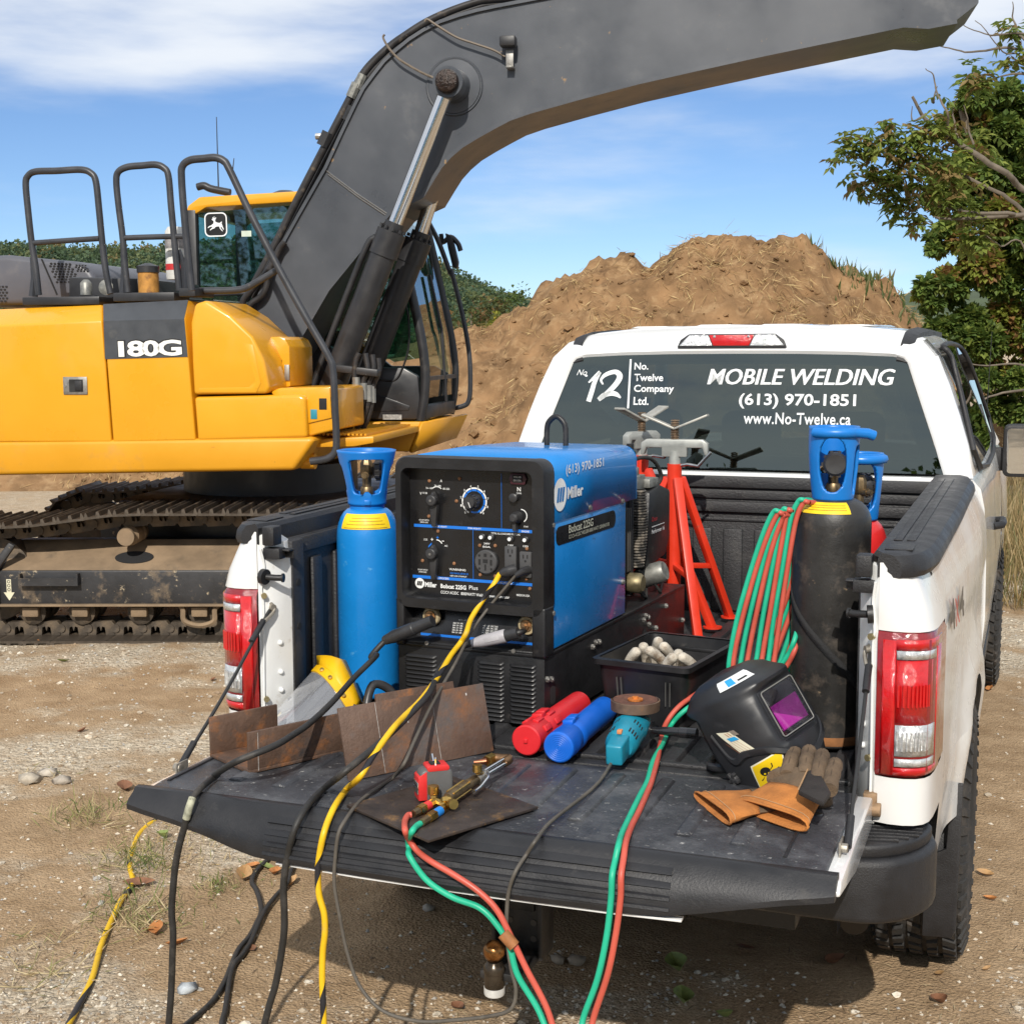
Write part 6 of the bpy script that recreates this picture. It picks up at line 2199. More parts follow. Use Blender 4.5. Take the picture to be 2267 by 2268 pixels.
gw('flange_nut', m, M('orange_rust', (0.50, 0.16, 0.03), 0.7, 0.2, var=0.4, vs=70), smooth=40)
ha, hb = Vector((0.243,0.131,0.935)), Vector((0.36,0.119,0.94))
m = MB()
m.tube([ha, ha.lerp(hb, .03), ha.lerp(hb, .031), ha.lerp(hb, .30), ha.lerp(hb, .62), ha.lerp(hb, .63), hb], [.022, .022, .008, .011, .012, .0135, .0135], 16)
gw('side_handle', m, M('gloss_black', (0.012, 0.012, 0.014), 0.2, coat=0.5), smooth=30)
GREYC = M('cord_grey', (0.085, 0.075, 0.062), 0.6, var=0.25, vs=14, dirt=((0.19, 0.165, 0.13), 0.3, 18, 0.3))
m = MB()
c0 = (0.195,-0.056,0.905)
m.tube([Vector(c0) + d * .02, Vector(c0) - d * .015], [.009, .007], 10)
gw('cord_boot', m, RUBBER, smooth=60)
CORD = [(0.198,-0.064,0.905),(0.205,-0.167,0.897),(0.207,-0.241,0.897),(0.205,-0.298,0.897),(0.19,-0.484,0.896),(0.198,-0.597,0.897),(0.178,-0.605,0.864),(0.167,-0.637,0.839),(0.153,-0.637,0.798),(0.148,-0.637,0.753),(0.148,-0.637,0.699),(0.157,-0.637,0.634),(0.167,-0.637,0.591),(0.157,-0.637,0.549),(0.115,-0.637,0.526),(0.028,-0.63,0.498),(-0.054,-0.63,0.481),(-0.137,-0.63,0.49),(-0.191,-0.63,0.537),(-0.219,-0.63,0.608),(-0.235,-0.63,0.685),(-0.246,-0.63,0.753),(-0.243,-0.63,0.809),(-0.234,-0.63,0.866),(-0.229,-0.605,0.89),(-0.243,-0.513,0.899),(-0.247,-0.422,0.899),(-0.248,-0.333,0.899),(-0.189,-0.4,0.955),(-0.195,-0.33,0.988),(-0.215,-0.2,1.028),(-0.23,-0.09,1.057),(-0.246,0.04,1.091),(-0.26,0.18,1.142),(-0.233,0.235,1.198),(-0.19,0.245,1.251),(-0.16,0.245,1.286),(-0.141,0.245,1.298)]
m = MB().tube(spl(CORD, 8), .0042, 8)
gw('power_cord', m, GREYC, smooth=60)
m = MB().tube([Vector(CORD[-2]), Vector(CORD[-1]), Vector(CORD[-1]) + Vector((.012, .02, .002))], [.007, .010, .013], 10)
gw('plug', m, DPLAST, smooth=40)

# ---- black parts bin with gloves in it
bc = [(0.029,0.356,1.055),(0.317,0.273,1.055),(0.318,0.698,1.055),(0.08,0.726,1.055)]
cx_ = sum(p[0] for p in bc) / 4
cy_ = sum(p[1] for p in bc) / 4
bn = thing('storage_bin', 'open black plastic bin holding dirty gloves behind the canisters', 'bin', (cx_, cy_, .886), R(-8))
bw, bd, bh = .265, .385, .170
BINM = M('bin_black', (0.010, 0.010, 0.011), 0.45, var=0.3, vs=12, dirt=((0.05, 0.045, 0.04), 0.2, 18))
m = MB()
def rr_z(w, h, z, r=.02):
    return [(p[0], p[1], z) for p in rrect(w, h, r, 3)]
m.loft([rr_z(bw * .86, bd * .86, 0), rr_z(bw * .98, bd * .98, bh), rr_z(bw * .95, bd * .95, bh), rr_z(bw * .83, bd * .83, .006)], cap=False)
m.add(rr_z(bw * .85, bd * .85, .004), [tuple(range(16))])
obj('tub', m, BINM, bn, smooth=40)
m = MB()
m.loft([rr_z(bw * .97, bd * .97, bh - .002), rr_z(bw * 1.06, bd * 1.06, bh - .012), rr_z(bw * 1.06, bd * 1.06, bh + .002), rr_z(bw * .965, bd * .965, bh + .003)], cap=False)
obj('rim', m, BINM, bn, smooth=30)
for x in (-.07, -.058, .07, .082):
    m = MB().bar((x, -bd * .487, .125), (x * .97, -bd * .47, .06), .002, .004)
    obj('tub_rib', m, GREYP if False else M('bin_edge', (0.08, 0.08, 0.075), 0.5), bn)
m = MB().span((-.06, bd * .455, .13), (.12, bd * .475, .142))
obj('handle_ledge', m, BINM, bn, .003)
CANVAS = M('dirty_canvas', (0.55, 0.50, 0.42), 0.85, var=0.25, vs=25, dirt=((0.17, 0.10, 0.05), 0.48, 34, 0.25), bump=0.3, bs=120)
FING = [(0.088,0.494,1.03),(0.106,0.564,1.03),(0.153,0.518,1.03),(0.118,0.649,1.03),(0.167,0.586,1.03),(0.2,0.458,1.03),(0.219,0.511,1.03),(0.257,0.471,1.03)]
for gi, (idx, lab) in enumerate((((0, 1, 2, 3), 'dirty white work glove at the left inside the black bin'), ((4, 5, 6, 7), 'dirty white work glove at the right inside the black bin'))):
    c = sum((Vector(FING[i]) for i in idx), Vector()) / 4
    gv = thing('work_glove', lab, 'glove', (c.x, c.y, .90))
    m = MB()
    m.ball((c.x, c.y + .03, .955), .05, 8, (1.2, 1.0, .5))
    add_w('palm', m, CANVAS, gv, smooth=180)
    for i in idx:
        p = Vector(FING[i])
        k_ = (i * 37) % 5 - 2
        base_ = p + Vector((.016 * k_, .040 + .010 * k_, -.060))
        q_ = p + Vector((-.008 * k_, -.014, .020))
        m = MB().tube(spl([base_, base_.lerp(q_, .6) + Vector((0, 0, .008)), q_, q_ + (q_ - base_).normalized() * .014], 4), [.012, .0130, .0135, .014, .0142, .0145, .0148, .0148, .0145, .0135, .0115, .0085, .004], 12)
        add_w('finger', m, CANVAS, gv, smooth=60)
# ---- pipe stands
REDS = M('stand_red', (0.62, 0.035, 0.012), 0.38, var=0.06, vs=10, dirt=((0.35, 0.06, 0.03), 0.15, 20))
CAST = M('cast_iron_grey', (0.34, 0.35, 0.33), 0.5, 0.3, var=0.15, vs=20)
THREAD = M('threaded_rod', (0.26, 0.19, 0.13), 0.45, 0.8, var=0.3, vs=40)
def pipe_stand(label, c, feet, ztop, head_a, wing):
    t = thing('pipe_stand', label, 'pipe stand', (c[0], c[1], BZ))
    H = ztop - BZ
    zt = H - .20
    obj('post', MB().tube([(0, 0, .13), (0, 0, zt + .03)], .026, 18), REDS, t, smooth=40)
    for f in feet:
        a = Vector((0, 0, zt - .02)) + Vector((f[0] - c[0], f[1] - c[1], 0)).normalized() * .028
        b = Vector((f[0] - c[0], f[1] - c[1], .004))
        lg_ = obj('leg', MB().bar(a, b, .030, .024), REDS, t, .003)
        m = MB().lathe([(.001, .002), (.034, .002), (.034, .007), (.001, .007)], 18, Matrix.Translation(b), cap=False)
        obj('foot_pad', m, REDS, lg_, smooth=30)
        k = a.lerp(b, .62)
        obj('brace', MB().bar((0, 0, k.z + .015), k, .022, .018), REDS, t, .002)
    obj('collar', MB().tube([(0, 0, zt + .03), (0, 0, zt + .075)], .021, 16), CAST, t, smooth=40)
    m = MB().tube([(0, 0, zt + .075), (0, 0, H - .045)], .013, 12)
    rod = obj('screw_rod', m, THREAD, t, smooth=40)
    for i in range(9):
        z = zt + .118 + i * .0082
        obj('thread', MB().lathe([(.013, -.003), (.0165, 0), (.013, .003)], 14, Matrix.Translation((0, 0, z)), cap=False), THREAD, rod, smooth=60)
    ca, sa = math.cos(head_a), math.sin(head_a)
    rot = Matrix.Rotation(head_a, 4, 'Z')
    m = MB()
    w = wing
    zz = zt + .10
    m.prism([(-w, zz - .038), (-w, zz + .004), (-w + .02, zz + .018), (w - .02, zz + .018), (w, zz + .004), (w, zz - .038), (w - .012, zz - .038), (w - .020, zz - .012), (.045, zz - .012), (.045, zz - .045), (-.045, zz - .045), (-.045, zz - .012), (-w + .020, zz - .012), (-w + .012, zz - .038)], -.016, .016, 'y', rot)
    obj('adjusting_handle', m, CAST, t, .004, 2)
    m = MB()
    for sg in (-1, 1):
        m.add([(0, -.022, H - .048), (0, .022, H - .048), (sg * .118, .026, H + .0), (sg * .118, -.026, H + .0), (0, -.022, H - .040), (0, .022, H - .040), (sg * .116, .026, H + .008), (sg * .116, -.026, H + .008)],
              [(0, 1, 2, 3), (4, 5, 6, 7), (0, 1, 5, 4), (1, 2, 6, 5), (2, 3, 7, 6), (3, 0, 4, 7)], rot)
    obj('v_head', m, M('v_head_steel', (0.42, 0.41, 0.37), 0.5, 0.5, var=0.2, vs=25, dirt=((0.30, 0.16, 0.08), 0.3, 30)), t, .002)
    m = MB().tube([(.0, 0, zt + .02), (.05, -.01, zt + .03), (.09, -.02, zt + .025), (.135, -.02, zt + .075)], .006, 8)
    obj('locking_bar', m, STEEL, t, smooth=60)
    return t
pipe_stand('red pipe stand with grey V head in front of the cab window', (-.086, 1.66), [(.081, 1.853), (.057, 1.44), (-.33, 1.70)], 1.642, R(4), .120)
pipe_stand('second red pipe stand half hidden behind the welder engine', (-.235, 1.76), [(.062, 1.642), (-.45, 1.62), (-.28, 1.94)], 1.662, R(62), .085)

# ================================================================== helmet, gloves, face shield, cables
HELM = M('helmet_black', (0.016, 0.017, 0.020), 0.42, var=0.15, vs=10, dirt=((0.05, 0.05, 0.055), 0.2, 14, 0.3))
el_ = R(15)
rr = RIGHT
cc = -FWD * math.cos(el_) + Vector((0, 0, math.sin(el_)))
zz_ = Vector((0, 0, math.cos(el_))) + FWD * math.sin(el_)
HX = (rr * .54 + zz_ * .29 + cc * .79).normalized()
HZ = (rr * -.47 + zz_ * .88)
HZ = (HZ - HX * HZ.dot(HX)).normalized()
HY = HZ.cross(HX)
HC = Vector((0.522,0.02,0.992))
HM = Matrix(((HX.x, HY.x, HZ.x, HC.x), (HX.y, HY.y, HZ.y, HC.y), (HX.z, HY.z, HZ.z, HC.z), (0, 0, 0, 1))) @ Matrix.Diagonal((1, 1, .93, 1))
HT = [(-.165, .070, .062), (-.150, .098, .086), (-.12, .118, .102), (-.07, .134, .114), (-.02, .142, .119), (.03, .140, .120), (.08, .134, .118), (.115, .120, .112), (.145, .090, .092), (.162, .055, .060), (.168, .012, .015)]
def htab(z):
    for (a, p, q), (b, r_, s_) in zip(HT, HT[1:]):
        if z <= b:
            f = (z - a) / (b - a)
            return p + (r_ - p) * f, q + (s_ - q) * f
    return HT[-1][1:]
def helm_pt(t, z, off=0.0):
    a, b = htab(z)
    ex = 2.5
    c, s = math.cos(t), math.sin(t)
    k = (abs(c) ** ex + abs(s) ** ex) ** (-1 / ex)
    x, y = (a + off) * c * k, (b + off) * s * k
    T_ = abs(math.degrees(t))
    if -.045 < z < .098 and T_ < 60:
        x = min(x, .118 + off)                       # the flat round the lens
    # jutting brow over the lens
    br = math.exp(-((z - .108) / .014) ** 2) * math.exp(-(T_ / 46) ** 4)
    x += .020 * br
    # pressed cheek line
    x -= .25 * z * (0.12 if z > 0 else 0.25) * 0.3
    return Vector((x, y, z))
helm = thing('welding_helmet', 'black auto darkening welding helmet with stickers resting by the hinge', 'helmet', tuple(HC - Vector((0, 0, HC.z - .886))))
HINV = Matrix.Translation(-Vector(helm.location))
def hw(name, mb, mat, par=None, **k):
    o = obj(name, mb, mat, par or helm, **k)
    o.matrix_parent_inverse = HINV
    return o
m = MB()
zs = [-.165 + .333 * i / 44 for i in range(45)]
nt = 64
for z in zs:
    lim = R(108) if z < .09 else R(108) + R(55) * min(1, (z - .09) / .06)
    lim *= (1 - .18 * max(0, (-z - .07) / .1))
    for i in range(nt + 1):
        t = -lim + 2 * lim * i / nt
        m.v.append(tuple(HM @ helm_pt(t, z)))
m.f = [(j * (nt + 1) + i, j * (nt + 1) + i + 1, (j + 1) * (nt + 1) + i + 1, (j + 1) * (nt + 1) + i) for j in range(44) for i in range(nt)]
hw('shell', m, HELM, smooth=45, solid=.004)
def hpatch(name, t0, t1, z0, z1, mat, off, n=10, skew=0.0, flat=None):
    m = MB()
    for j in range(n + 1):
        for i in range(n + 1):
            u, v = i / n, j / n
            t = R(t0 + (t1 - t0) * u + skew * (v - .5))
            z = z0 + (z1 - z0) * v + (skew * .0008) * (u - .5)
            m.v.append(tuple(HM @ helm_pt(t, z, off)))
    m.f = [(j * (n + 1) + i, j * (n + 1) + i + 1, (j + 1) * (n + 1) + i + 1, (j + 1) * (n + 1) + i) for j in range(n) for i in range(n)]
    return hw(name, m, mat, smooth=180)
# lens cartridge
def hbox(name, y0, y1, z0, z1, x0, x1, mat, **k):
    m = MB().add(*_boxvf(x1 - x0, y1 - y0, z1 - z0), HM @ Matrix.Translation(((x0 + x1) / 2, (y0 + y1) / 2, (z0 + z1) / 2)))
    return hw(name, m, mat, **k)
hbox('lens_frame', -.066, .066, -.042, .088, .105, .1205, HELM, bevel=.004)
hbox('lens_well', -.056, .056, -.030, .078, .1195, .1212, M('lens_dark', (0.012, 0.010, 0.014), 0.15, coat=1.0))
hbox('filter_lens', -.050, .050, -.024, .042, .1206, .1218, M('purple_filter', (0.20, 0.012, 0.16), 0.25, var=0.2, vs=30))
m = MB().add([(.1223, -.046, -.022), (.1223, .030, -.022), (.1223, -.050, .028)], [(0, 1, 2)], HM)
hw('filter_glint', m, M('painted_glint', (0.55, 0.03, 0.40), 0.3))  # glint on the filter painted as a brighter magenta triangle
hbox('cover_lens', -.060, .060, -.036, .083, .1245, .1262, glass('cover_lens', (0.88, 0.88, 0.9), 1.0, 0.03, 0.0))
m = MB()
m.tube([HM @ Vector((.1256, y, z)) for y, z in rrect(.120, .119, .006, 2, 0, .0235)], .0016, 6, closed=True)
hw('cover_edge', m, M('lens_edge', (0.20, 0.20, 0.19), 0.35), smooth=60)
# moulded ridges on the cheeks
for sg in (-1, 1):
    P = [helm_pt(R(sg * a), z, .002) for a, z in ((96, .035), (88, -.035), (72, -.030), (50, -.045), (30, -.075), (10, -.098), (0, -.10))]
    secs = []
    S = spl(P, 6)
    for i, p in enumerate(S):
        n_ = Vector((p.x, p.y, 0)).normalized()
        secs.append([tuple(HM @ (p + n_ * -.003 + Vector((0, 0, .013)))), tuple(HM @ (p + n_ * .004 + Vector((0, 0, .008)))), tuple(HM @ (p + n_ * .004 - Vector((0, 0, .006)))), tuple(HM @ (p + n_ * -.003 - Vector((0, 0, .012))))])
    hw('cheek_ridge', MB().loft(secs), HELM, smooth=50)
    q = HM @ helm_pt(R(sg * 101), -.075, .002)
    n_ = HM.to_3x3() @ Vector((math.cos(R(sg * 101)), math.sin(R(sg * 101)), 0))
    mm = Matrix.Translation(q) @ n_.to_track_quat('Z', 'Y').to_matrix().to_4x4()
    m = MB().lathe([(.012, -.004), (.012, .006), (.004, .010), (.001, .010)], 16, mm, cap=False)
    for k in range(5):
        m.add(*_boxvf(.012, .008, .010), mm @ Matrix.Rotation(2 * PI * k / 5, 4, 'Z') @ Matrix.Translation((.012, 0, .004)))
    hw('pivot_knob', m, DPLAST, bevel=.001)
    m = MB().tube([HM @ Vector((-.02 + .02 * math.cos(a), sg * .098, -.13 + .026 * math.sin(a))) for a in [2 * PI * i / 14 for i in range(14)]], .006, 6, closed=True)
    hw('headgear_loop', m, DPLAST, smooth=60)
m = MB().tube(spl([HM @ Vector((-.03, -.105, -.05)), HM @ Vector((-.12, -.07, -.03)), HM @ Vector((-.14, 0, -.02)), HM @ Vector((-.12, .07, -.03)), HM @ Vector((-.03, .105, -.05))], 6), .010, 6)
hw('headband', m, DPLAST, smooth=60)
# stickers
st1 = hpatch('sticker', -78, -42, -.128, -.058, M('sticker_cream', (0.68, 0.66, 0.52), 0.4), .0016, 10, 8)
hpatch('sticker_face', -76.5, -43.5, -.1245, -.0615, M('sticker_yellow', (0.75, 0.52, 0.01), 0.4), .0024, 10, 8)
INK = M('sticker_ink', (0.012, 0.012, 0.012), 0.5)
def hshape(name, pts, mat, off=.0034):
    m = MB()
    m.v = [tuple(HM @ helm_pt(R(a), z, off)) for a, z in pts]
    m.f = [tuple(range(len(pts)))]
    hw(name, m, mat)
def ell(a, z, ra, rz, n=14):
    return [(a + ra * math.cos(2 * PI * i / n), z + rz * math.sin(2 * PI * i / n)) for i in range(n)]
hshape('skull_mark', ell(-63, -.087, 5.5, .011), INK)
hshape('skull_mark', ell(-61, -.099, 2.6, .006), INK)
for e in ((-64.5, -.092), (-60.5, -.094)):
    hshape('skull_eye', ell(*e, 1.2, .0025, 8), M('sticker_yellow', (0.75, 0.52, 0.01)), .0042)
for a in ([(-72, -.104), (-69, -.101), (-66, -.097), (-66.5, -.0985), (-69, -.103), (-71.5, -.106)], [(-56, -.096), (-52, -.092), (-48, -.089), (-48.5, -.091), (-52, -.0945), (-56, -.0985)], [(-57, -.088), (-53.5, -.083), (-53, -.074), (-54, -.074), (-54.5, -.082), (-57.5, -.0865)], [(-66, -.103), (-67, -.112), (-65, -.118), (-64.3, -.117), (-65.8, -.112), (-65, -.103)]):
    hshape('flourish_mark', a, INK)
for s_, a0, z0 in (('WELDING', -60, -.110), ('ADDICT', -59, -.117)):
    o = text('lettering', s_, INK, helm, Matrix.Identity(4), 1, 1, 0, .02)
    for v in o.data.vertices:
        v.co = HM @ helm_pt(R(a0 + 12 * v.co.x), z0 + .005 * v.co.y + .003 * v.co.x, .0036)
    o.matrix_parent_inverse = HINV
hpatch('flag_sticker', -82, -66, -.028, .040, M('sticker_cream', (0.68, 0.66, 0.52)), .0018, 10, -14)
for k in range(5):
    hpatch('flag_stripe', -80.5 + 2.9 * k, -79 + 2.9 * k, -.024, .012, M('flag_orange', (0.42, 0.16, 0.07), 0.5), .0026, 6, -9)
for k in range(2):
    hpatch('flag_stripe', -79 + 2.9 * k, -77.6 + 2.9 * k, .024, .036, M('flag_orange', (0.42, 0.16, 0.07)), .0026, 6, -3)
hpatch('flag_canton', -73, -67.5, .022, .037, M('flag_grey', (0.20, 0.17, 0.14), 0.5), .0026, 6, -3)
hpatch('flag_visor', -79, -70, .011, .022, M('flag_blue', (0.02, 0.30, 0.62), 0.5), .0030, 6, -3)
def top_patch(name, t0, t1, z0, z1, mat, off):
    hpatch(name, t0, t1, z0, z1, mat, off, 10)
top_patch('top_sticker', -62, -14, .128, .150, M('sticker_white', (0.72, 0.74, 0.74), 0.4), .0018)
top_patch('top_sticker_print', -50, -40, .131, .147, M('flag_blue', (0.02, 0.30, 0.62)), .0026)
top_patch('top_sticker_print', -36, -22, .133, .137, INK, .0026)

# ---- leather gloves
ORANGE = M('suede_orange', (0.42, 0.155, 0.035), 0.9, var=0.3, vs=16, dirt=((0.24, 0.085, 0.02), 0.3, 12, 0.4), bump=0.4, bs=160)
BROWN = M('suede_brown', (0.125, 0.085, 0.052), 0.9, var=0.35, vs=18, dirt=((0.05, 0.035, 0.025), 0.3, 14, 0.4), bump=0.5, bs=110)
BLKL = M('leather_black', (0.022, 0.018, 0.016), 0.75, var=0.3, vs=20, bump=0.3, bs=120)
SEAM = M('seam_tan', (0.40, 0.24, 0.12), 0.8)
def flat_sec(a, b, th, n=16, sag=0.0, wav=0.0, ph=0.0):
    a, b = Vector(a), Vector(b)
    c, h = (a + b) / 2, (b - a) / 2
    out = []
    for i in range(n):
        t = 2 * PI * i / n
        x, y = math.cos(t), math.sin(t)
        out.append(tuple(c + h * (abs(x) ** .8 * (1 if x > 0 else -1)) + Vector((0, 0, th * y * (1 + sag * x) + wav * math.sin(3 * t + ph)))))
    return out
def cuff(a0, a1, b0, b1, th0, th1, mat, parent, name='cuff'):
    m = MB()
    secs = []
    a0, a1, b0, b1 = map(Vector, (a0, a1, b0, b1))
    for i in range(8):
        f = i / 7
        p, q = a0.lerp(b0, f), a1.lerp(b1, f)
        secs.append(flat_sec(p, q, th0 + (th1 - th0) * f + .002 * math.sin(5 * f), 18, .15, .0015, f * 4))
    m.loft(secs, cap=False)
    o = add_w(name, m, mat, parent, smooth=60, solid=.0035)
    hem = MB().tube([Vector(p) for p in secs[0]], .0032, 6, closed=True)
    add_w('cuff_hem', hem, SEAM if False else mat, parent, smooth=60)
    s2 = secs[1]
    add_w('stitching', MB().tube([Vector(p) + Vector((0, 0, .0012)) for p in s2], .0010, 5, closed=True), SEAM, parent, smooth=60)
    return secs[-1]
g1 = thing('welding_glove', 'orange and brown leather glove lying on top of its pair', 'glove', (.62, -.15, .89))
Gp = {'o0':(0.532,-0.264,0.908),'o1':(0.705,-0.367,0.908),'w0':(0.59,-0.195,0.935),'w1':(0.717,-0.279,0.935),'k0':(0.618,-0.156,0.955),'k1':(0.734,-0.225,0.955),'f0':(0.628,-0.057,0.975),'f1':(0.662,-0.072,0.985),'f2':(0.694,-0.092,0.985),'f3':(0.726,-0.12,0.975),'q0':(0.631,-0.161,0.96),'q1':(0.668,-0.165,0.965),'q2':(0.699,-0.189,0.965),'q3':(0.73,-0.223,0.96)}
cuff(Gp['o0'], Gp['o1'], Gp['w0'], Gp['w1'], .017, .016, ORANGE, g1)
m = MB()
secs = []
for f in (0, .25, .5, .75, 1):
    a, b = Vector(Gp['w0']).lerp(Vector(Gp['k0']), f), Vector(Gp['w1']).lerp(Vector(Gp['k1']), f)
    secs.append(flat_sec(a, b, .018 + .004 * math.sin(f * PI), 18, 0, .001, f * 3))
m.loft(secs)
add_w('palm', m, BROWN, g1, smooth=60)
for i in range(4):
    a, b = Vector(Gp['q%d' % i]), Vector(Gp['f%d' % i])
    d_ = b - a
    a = a - d_ * .35
    L_ = [a, a.lerp(b, .4) + Vector((0, 0, .006)), a.lerp(b, .75) + Vector((0, 0, .004)), b]
    S = spl(L_, 5)
    rs = []
    for k in range(len(S)):
        f = k / (len(S) - 1)
        w = .0175 * (1 + .05 * math.sin(f * 20))
        rs.append(w if f < .82 else w * math.sqrt(max(0.02, 1 - ((f - .82) / .18) ** 2)))
    add_w('finger', MB().tube(S, rs, 12), BROWN, g1, smooth=70)
    pt = [p + Vector((0, 0, .0165)) for p in S[:-3]]
    add_w('finger_seam', MB().tube(pt, .0012, 5), M('seam_dark', (0.06, 0.04, 0.025), 0.9), g1, smooth=60)
pp_ = [(0.679,-0.337,0.976),(0.678,-0.274,0.976),(0.676,-0.152,0.976),(0.685,-0.145,0.976),(0.71,-0.222,0.976),(0.743,-0.324,0.976),(0.738,-0.395,0.976),(0.722,-0.382,0.976)]
m = MB()
m.prism([(p[0], p[1]) for p in pp_], .962, .9735, 'z')
add_w('palm_patch', m, BLKL, g1, bevel=.003)
add_w('patch_seam', MB().tube(spl([Vector(p) + Vector((0, 0, -.001)) for p in pp_[:4]], 5), .0018, 6), SEAM, g1, smooth=60)
th = [(0.606,-0.197,0.945),(0.618,-0.158,0.945),(0.637,-0.137,0.945),(0.652,-0.138,0.945)]
add_w('thumb', MB().tube(spl([Vector(p) for p in th], 5), [.020, .021, .021, .021, .020, .020, .020, .020, .020, .019, .018, .018, .017, .015, .011, .004], 12), BROWN, g1, smooth=70)
g2 = thing('welding_glove', 'orange leather glove cuff sticking out from under the upper glove', 'glove', (.54, -.26, .89))
Gq = {'o0':(0.436,-0.226,0.903),'o1':(0.548,-0.375,0.903),'w0':(0.544,-0.165,0.905),'w1':(0.595,-0.306,0.905)}
cuff(Gq['o0'], Gq['o1'], Gq['w0'], Gq['w1'], .014, .015, ORANGE, g2)
m = MB()
a0, a1 = Vector(Gq['w0']), Vector(Gq['w1'])
e0, e1 = Vector((0.688,-0.113,0.905)), Vector((0.713,-0.205,0.905))
m.loft([flat_sec(a0.lerp(e0, f), a1.lerp(e1, f), .013, 16) for f in (0, .3, .6, 1)])
add_w('palm', m, BROWN, g2, smooth=60)
for q0, q1 in [[(0.693,-0.168,0.912),(0.723,-0.144,0.912)],[(0.697,-0.191,0.903),(0.724,-0.168,0.903)]]:
    a, b = Vector(q0), Vector(q1)
    add_w('finger', MB().tube([a, a.lerp(b, .5), a.lerp(b, .8), a.lerp(b, .93), b], [.014, .014, .014, .011, .005], 12), BROWN, g2, smooth=70)

# ---- face shield behind the channel
fs = thing('face_shield', 'clear face shield with a yellow crown by the left jamb', 'face shield', (-.66, .05, .886))
A_, B_ = Vector((-0.699,0.13,1.022)), Vector((-0.543,0.06,0.928))
A2 = Vector((-0.762,-0.02,0.909))
e1 = (A2 - A_)
ctr = (A_ + B_) / 2
chord = (B_ - A_)
ax_d = e1.normalized()
bul = chord.cross(ax_d).normalized()
if bul.dot(-FWD) < 0:
    bul = -bul
def arc(t, f, sag=.055):
    p = A_ + chord * t + bul * sag * 4 * t * (1 - t)
    return p + e1 * f
m = MB()
nn = 16
for j in range(9):
    for i in range(nn + 1):
        m.v.append(tuple(arc(i / nn, j / 8 * 1.0)))
m.f = [(j * (nn + 1) + i, j * (nn + 1) + i + 1, (j + 1) * (nn + 1) + i + 1, (j + 1) * (nn + 1) + i) for j in range(8) for i in range(nn)]
add_w('visor', m, glass('visor_clear', (0.86, 0.88, 0.92), 1.2, 0.10, 0.12, 0.16), fs, smooth=180)
YEL = M('shield_yellow', (0.75, 0.43, 0.005), 0.4, var=0.06)
def band(f0, f1, off, name, mat):
    m = MB()
    secs = []
    for i in range(nn + 1):
        p, q = arc(i / nn, f0), arc(i / nn, f1)
        secs.append([tuple(p + bul * off), tuple(q + bul * off), tuple(q - bul * .004), tuple(p - bul * .004)])
    return add_w(name, m.loft(secs), mat, fs, smooth=40)
bd_ = band(-.015, .10, .006, 'visor_band', YEL)
m = MB()
top = [(-0.708,0.16,1.029),(-0.65,0.19,1.032),(-0.631,0.19,1.017),(-0.564,0.15,0.92)]
up_ = [Vector(p) for p in top]
n2 = 10
rows = []
for i in range(n2 + 1):
    t = i / n2
    rows.append(([tuple(arc(t, -.015)), tuple(arc(t, -.015).lerp(spl(up_, 4)[int(t * 12)], .55) + bul * .018 + Vector((0, 0, .012))), tuple(spl(up_, 4)[int(t * 12)])]))
m.loft(rows, closed=False)
add_w('crown', m, YEL, fs, smooth=180, solid=.003)
m = MB().tube(spl([B_ + Vector((.02, .02, .0)), B_ + Vector((.02, .06, .06)), B_ + Vector((.05, .10, .04)), B_ + Vector((.07, .10, -.01)), B_ + Vector((.04, .04, -.015))], 6, True), .012, 8, closed=True)
add_w('headgear', m, DPLAST, fs, smooth=60)
for t, mt in ((.97, DPLAST), (.28, BRASS), (.5, BRASS), (.80, BRASS)):
    q = arc(t, .04) + bul * .006
    mm = Matrix.Translation(q) @ bul.to_track_quat('Z', 'Y').to_matrix().to_4x4()
    add_w('rivet' if t < .9 else 'pivot_knob', MB().lathe([(.006 if t < .9 else .016, 0), (.006 if t < .9 else .016, .005), (.001, .006)], 12, mm, cap=False), mt, fs, smooth=40)

# ---- cables
WCAB = M('welding_cable', (0.020, 0.019, 0.018), 0.55, var=0.3, vs=16, dirt=((0.09, 0.078, 0.065), 0.35, 14, 0.3), bump=0.15, bs=120)
def cable_thing(name, label, cat, pts, r, mat, seg=8, n=10, loc=None):
    P = spl(pts, seg)
    o = obj(name, MB().tube(P, r, n), mat, None, smooth=60)
    return tag(o, label, cat)
def sub(parent, name, mb, mat, **k):
    return obj(name, mb, mat, parent, **k)
L1 = [(-0.396,0.215,1.157),(-0.404,0.19,1.148),(-0.448,0.19,1.127),(-0.512,0.19,1.1),(-0.542,0.15,1.059),(-0.502,0.1,1.074),(-0.517,0.0,1.036),(-0.497,-0.16,1.011),(-0.488,-0.29,0.993),(-0.484,-0.38,0.988),(-0.481,-0.45,0.987),(-0.497,-0.495,0.981),(-0.518,-0.515,0.973),(-0.555,-0.525,0.955),(-0.635,-0.475,0.905),(-0.643,-0.452,0.898),(-0.632,-0.518,0.898),(-0.618,-0.571,0.898),(-0.617,-0.592,0.89),(-0.615,-0.612,0.872),(-0.627,-0.612,0.833),(-0.643,-0.612,0.785),(-0.655,-0.612,0.738),(-0.663,-0.612,0.688),(-0.67,-0.612,0.626),(-0.668,-0.612,0.572),(-0.672,-0.612,0.521),(-0.675,-0.612,0.476),(-0.68,-0.612,0.422),(-0.693,-0.612,0.318)]
c1 = cable_thing('welding_lead', 'black welding lead from the left terminal draped over the left tailgate corner', 'cable', L1, .0078, WCAB)
a, b = Vector(L1[1]), Vector(L1[3])
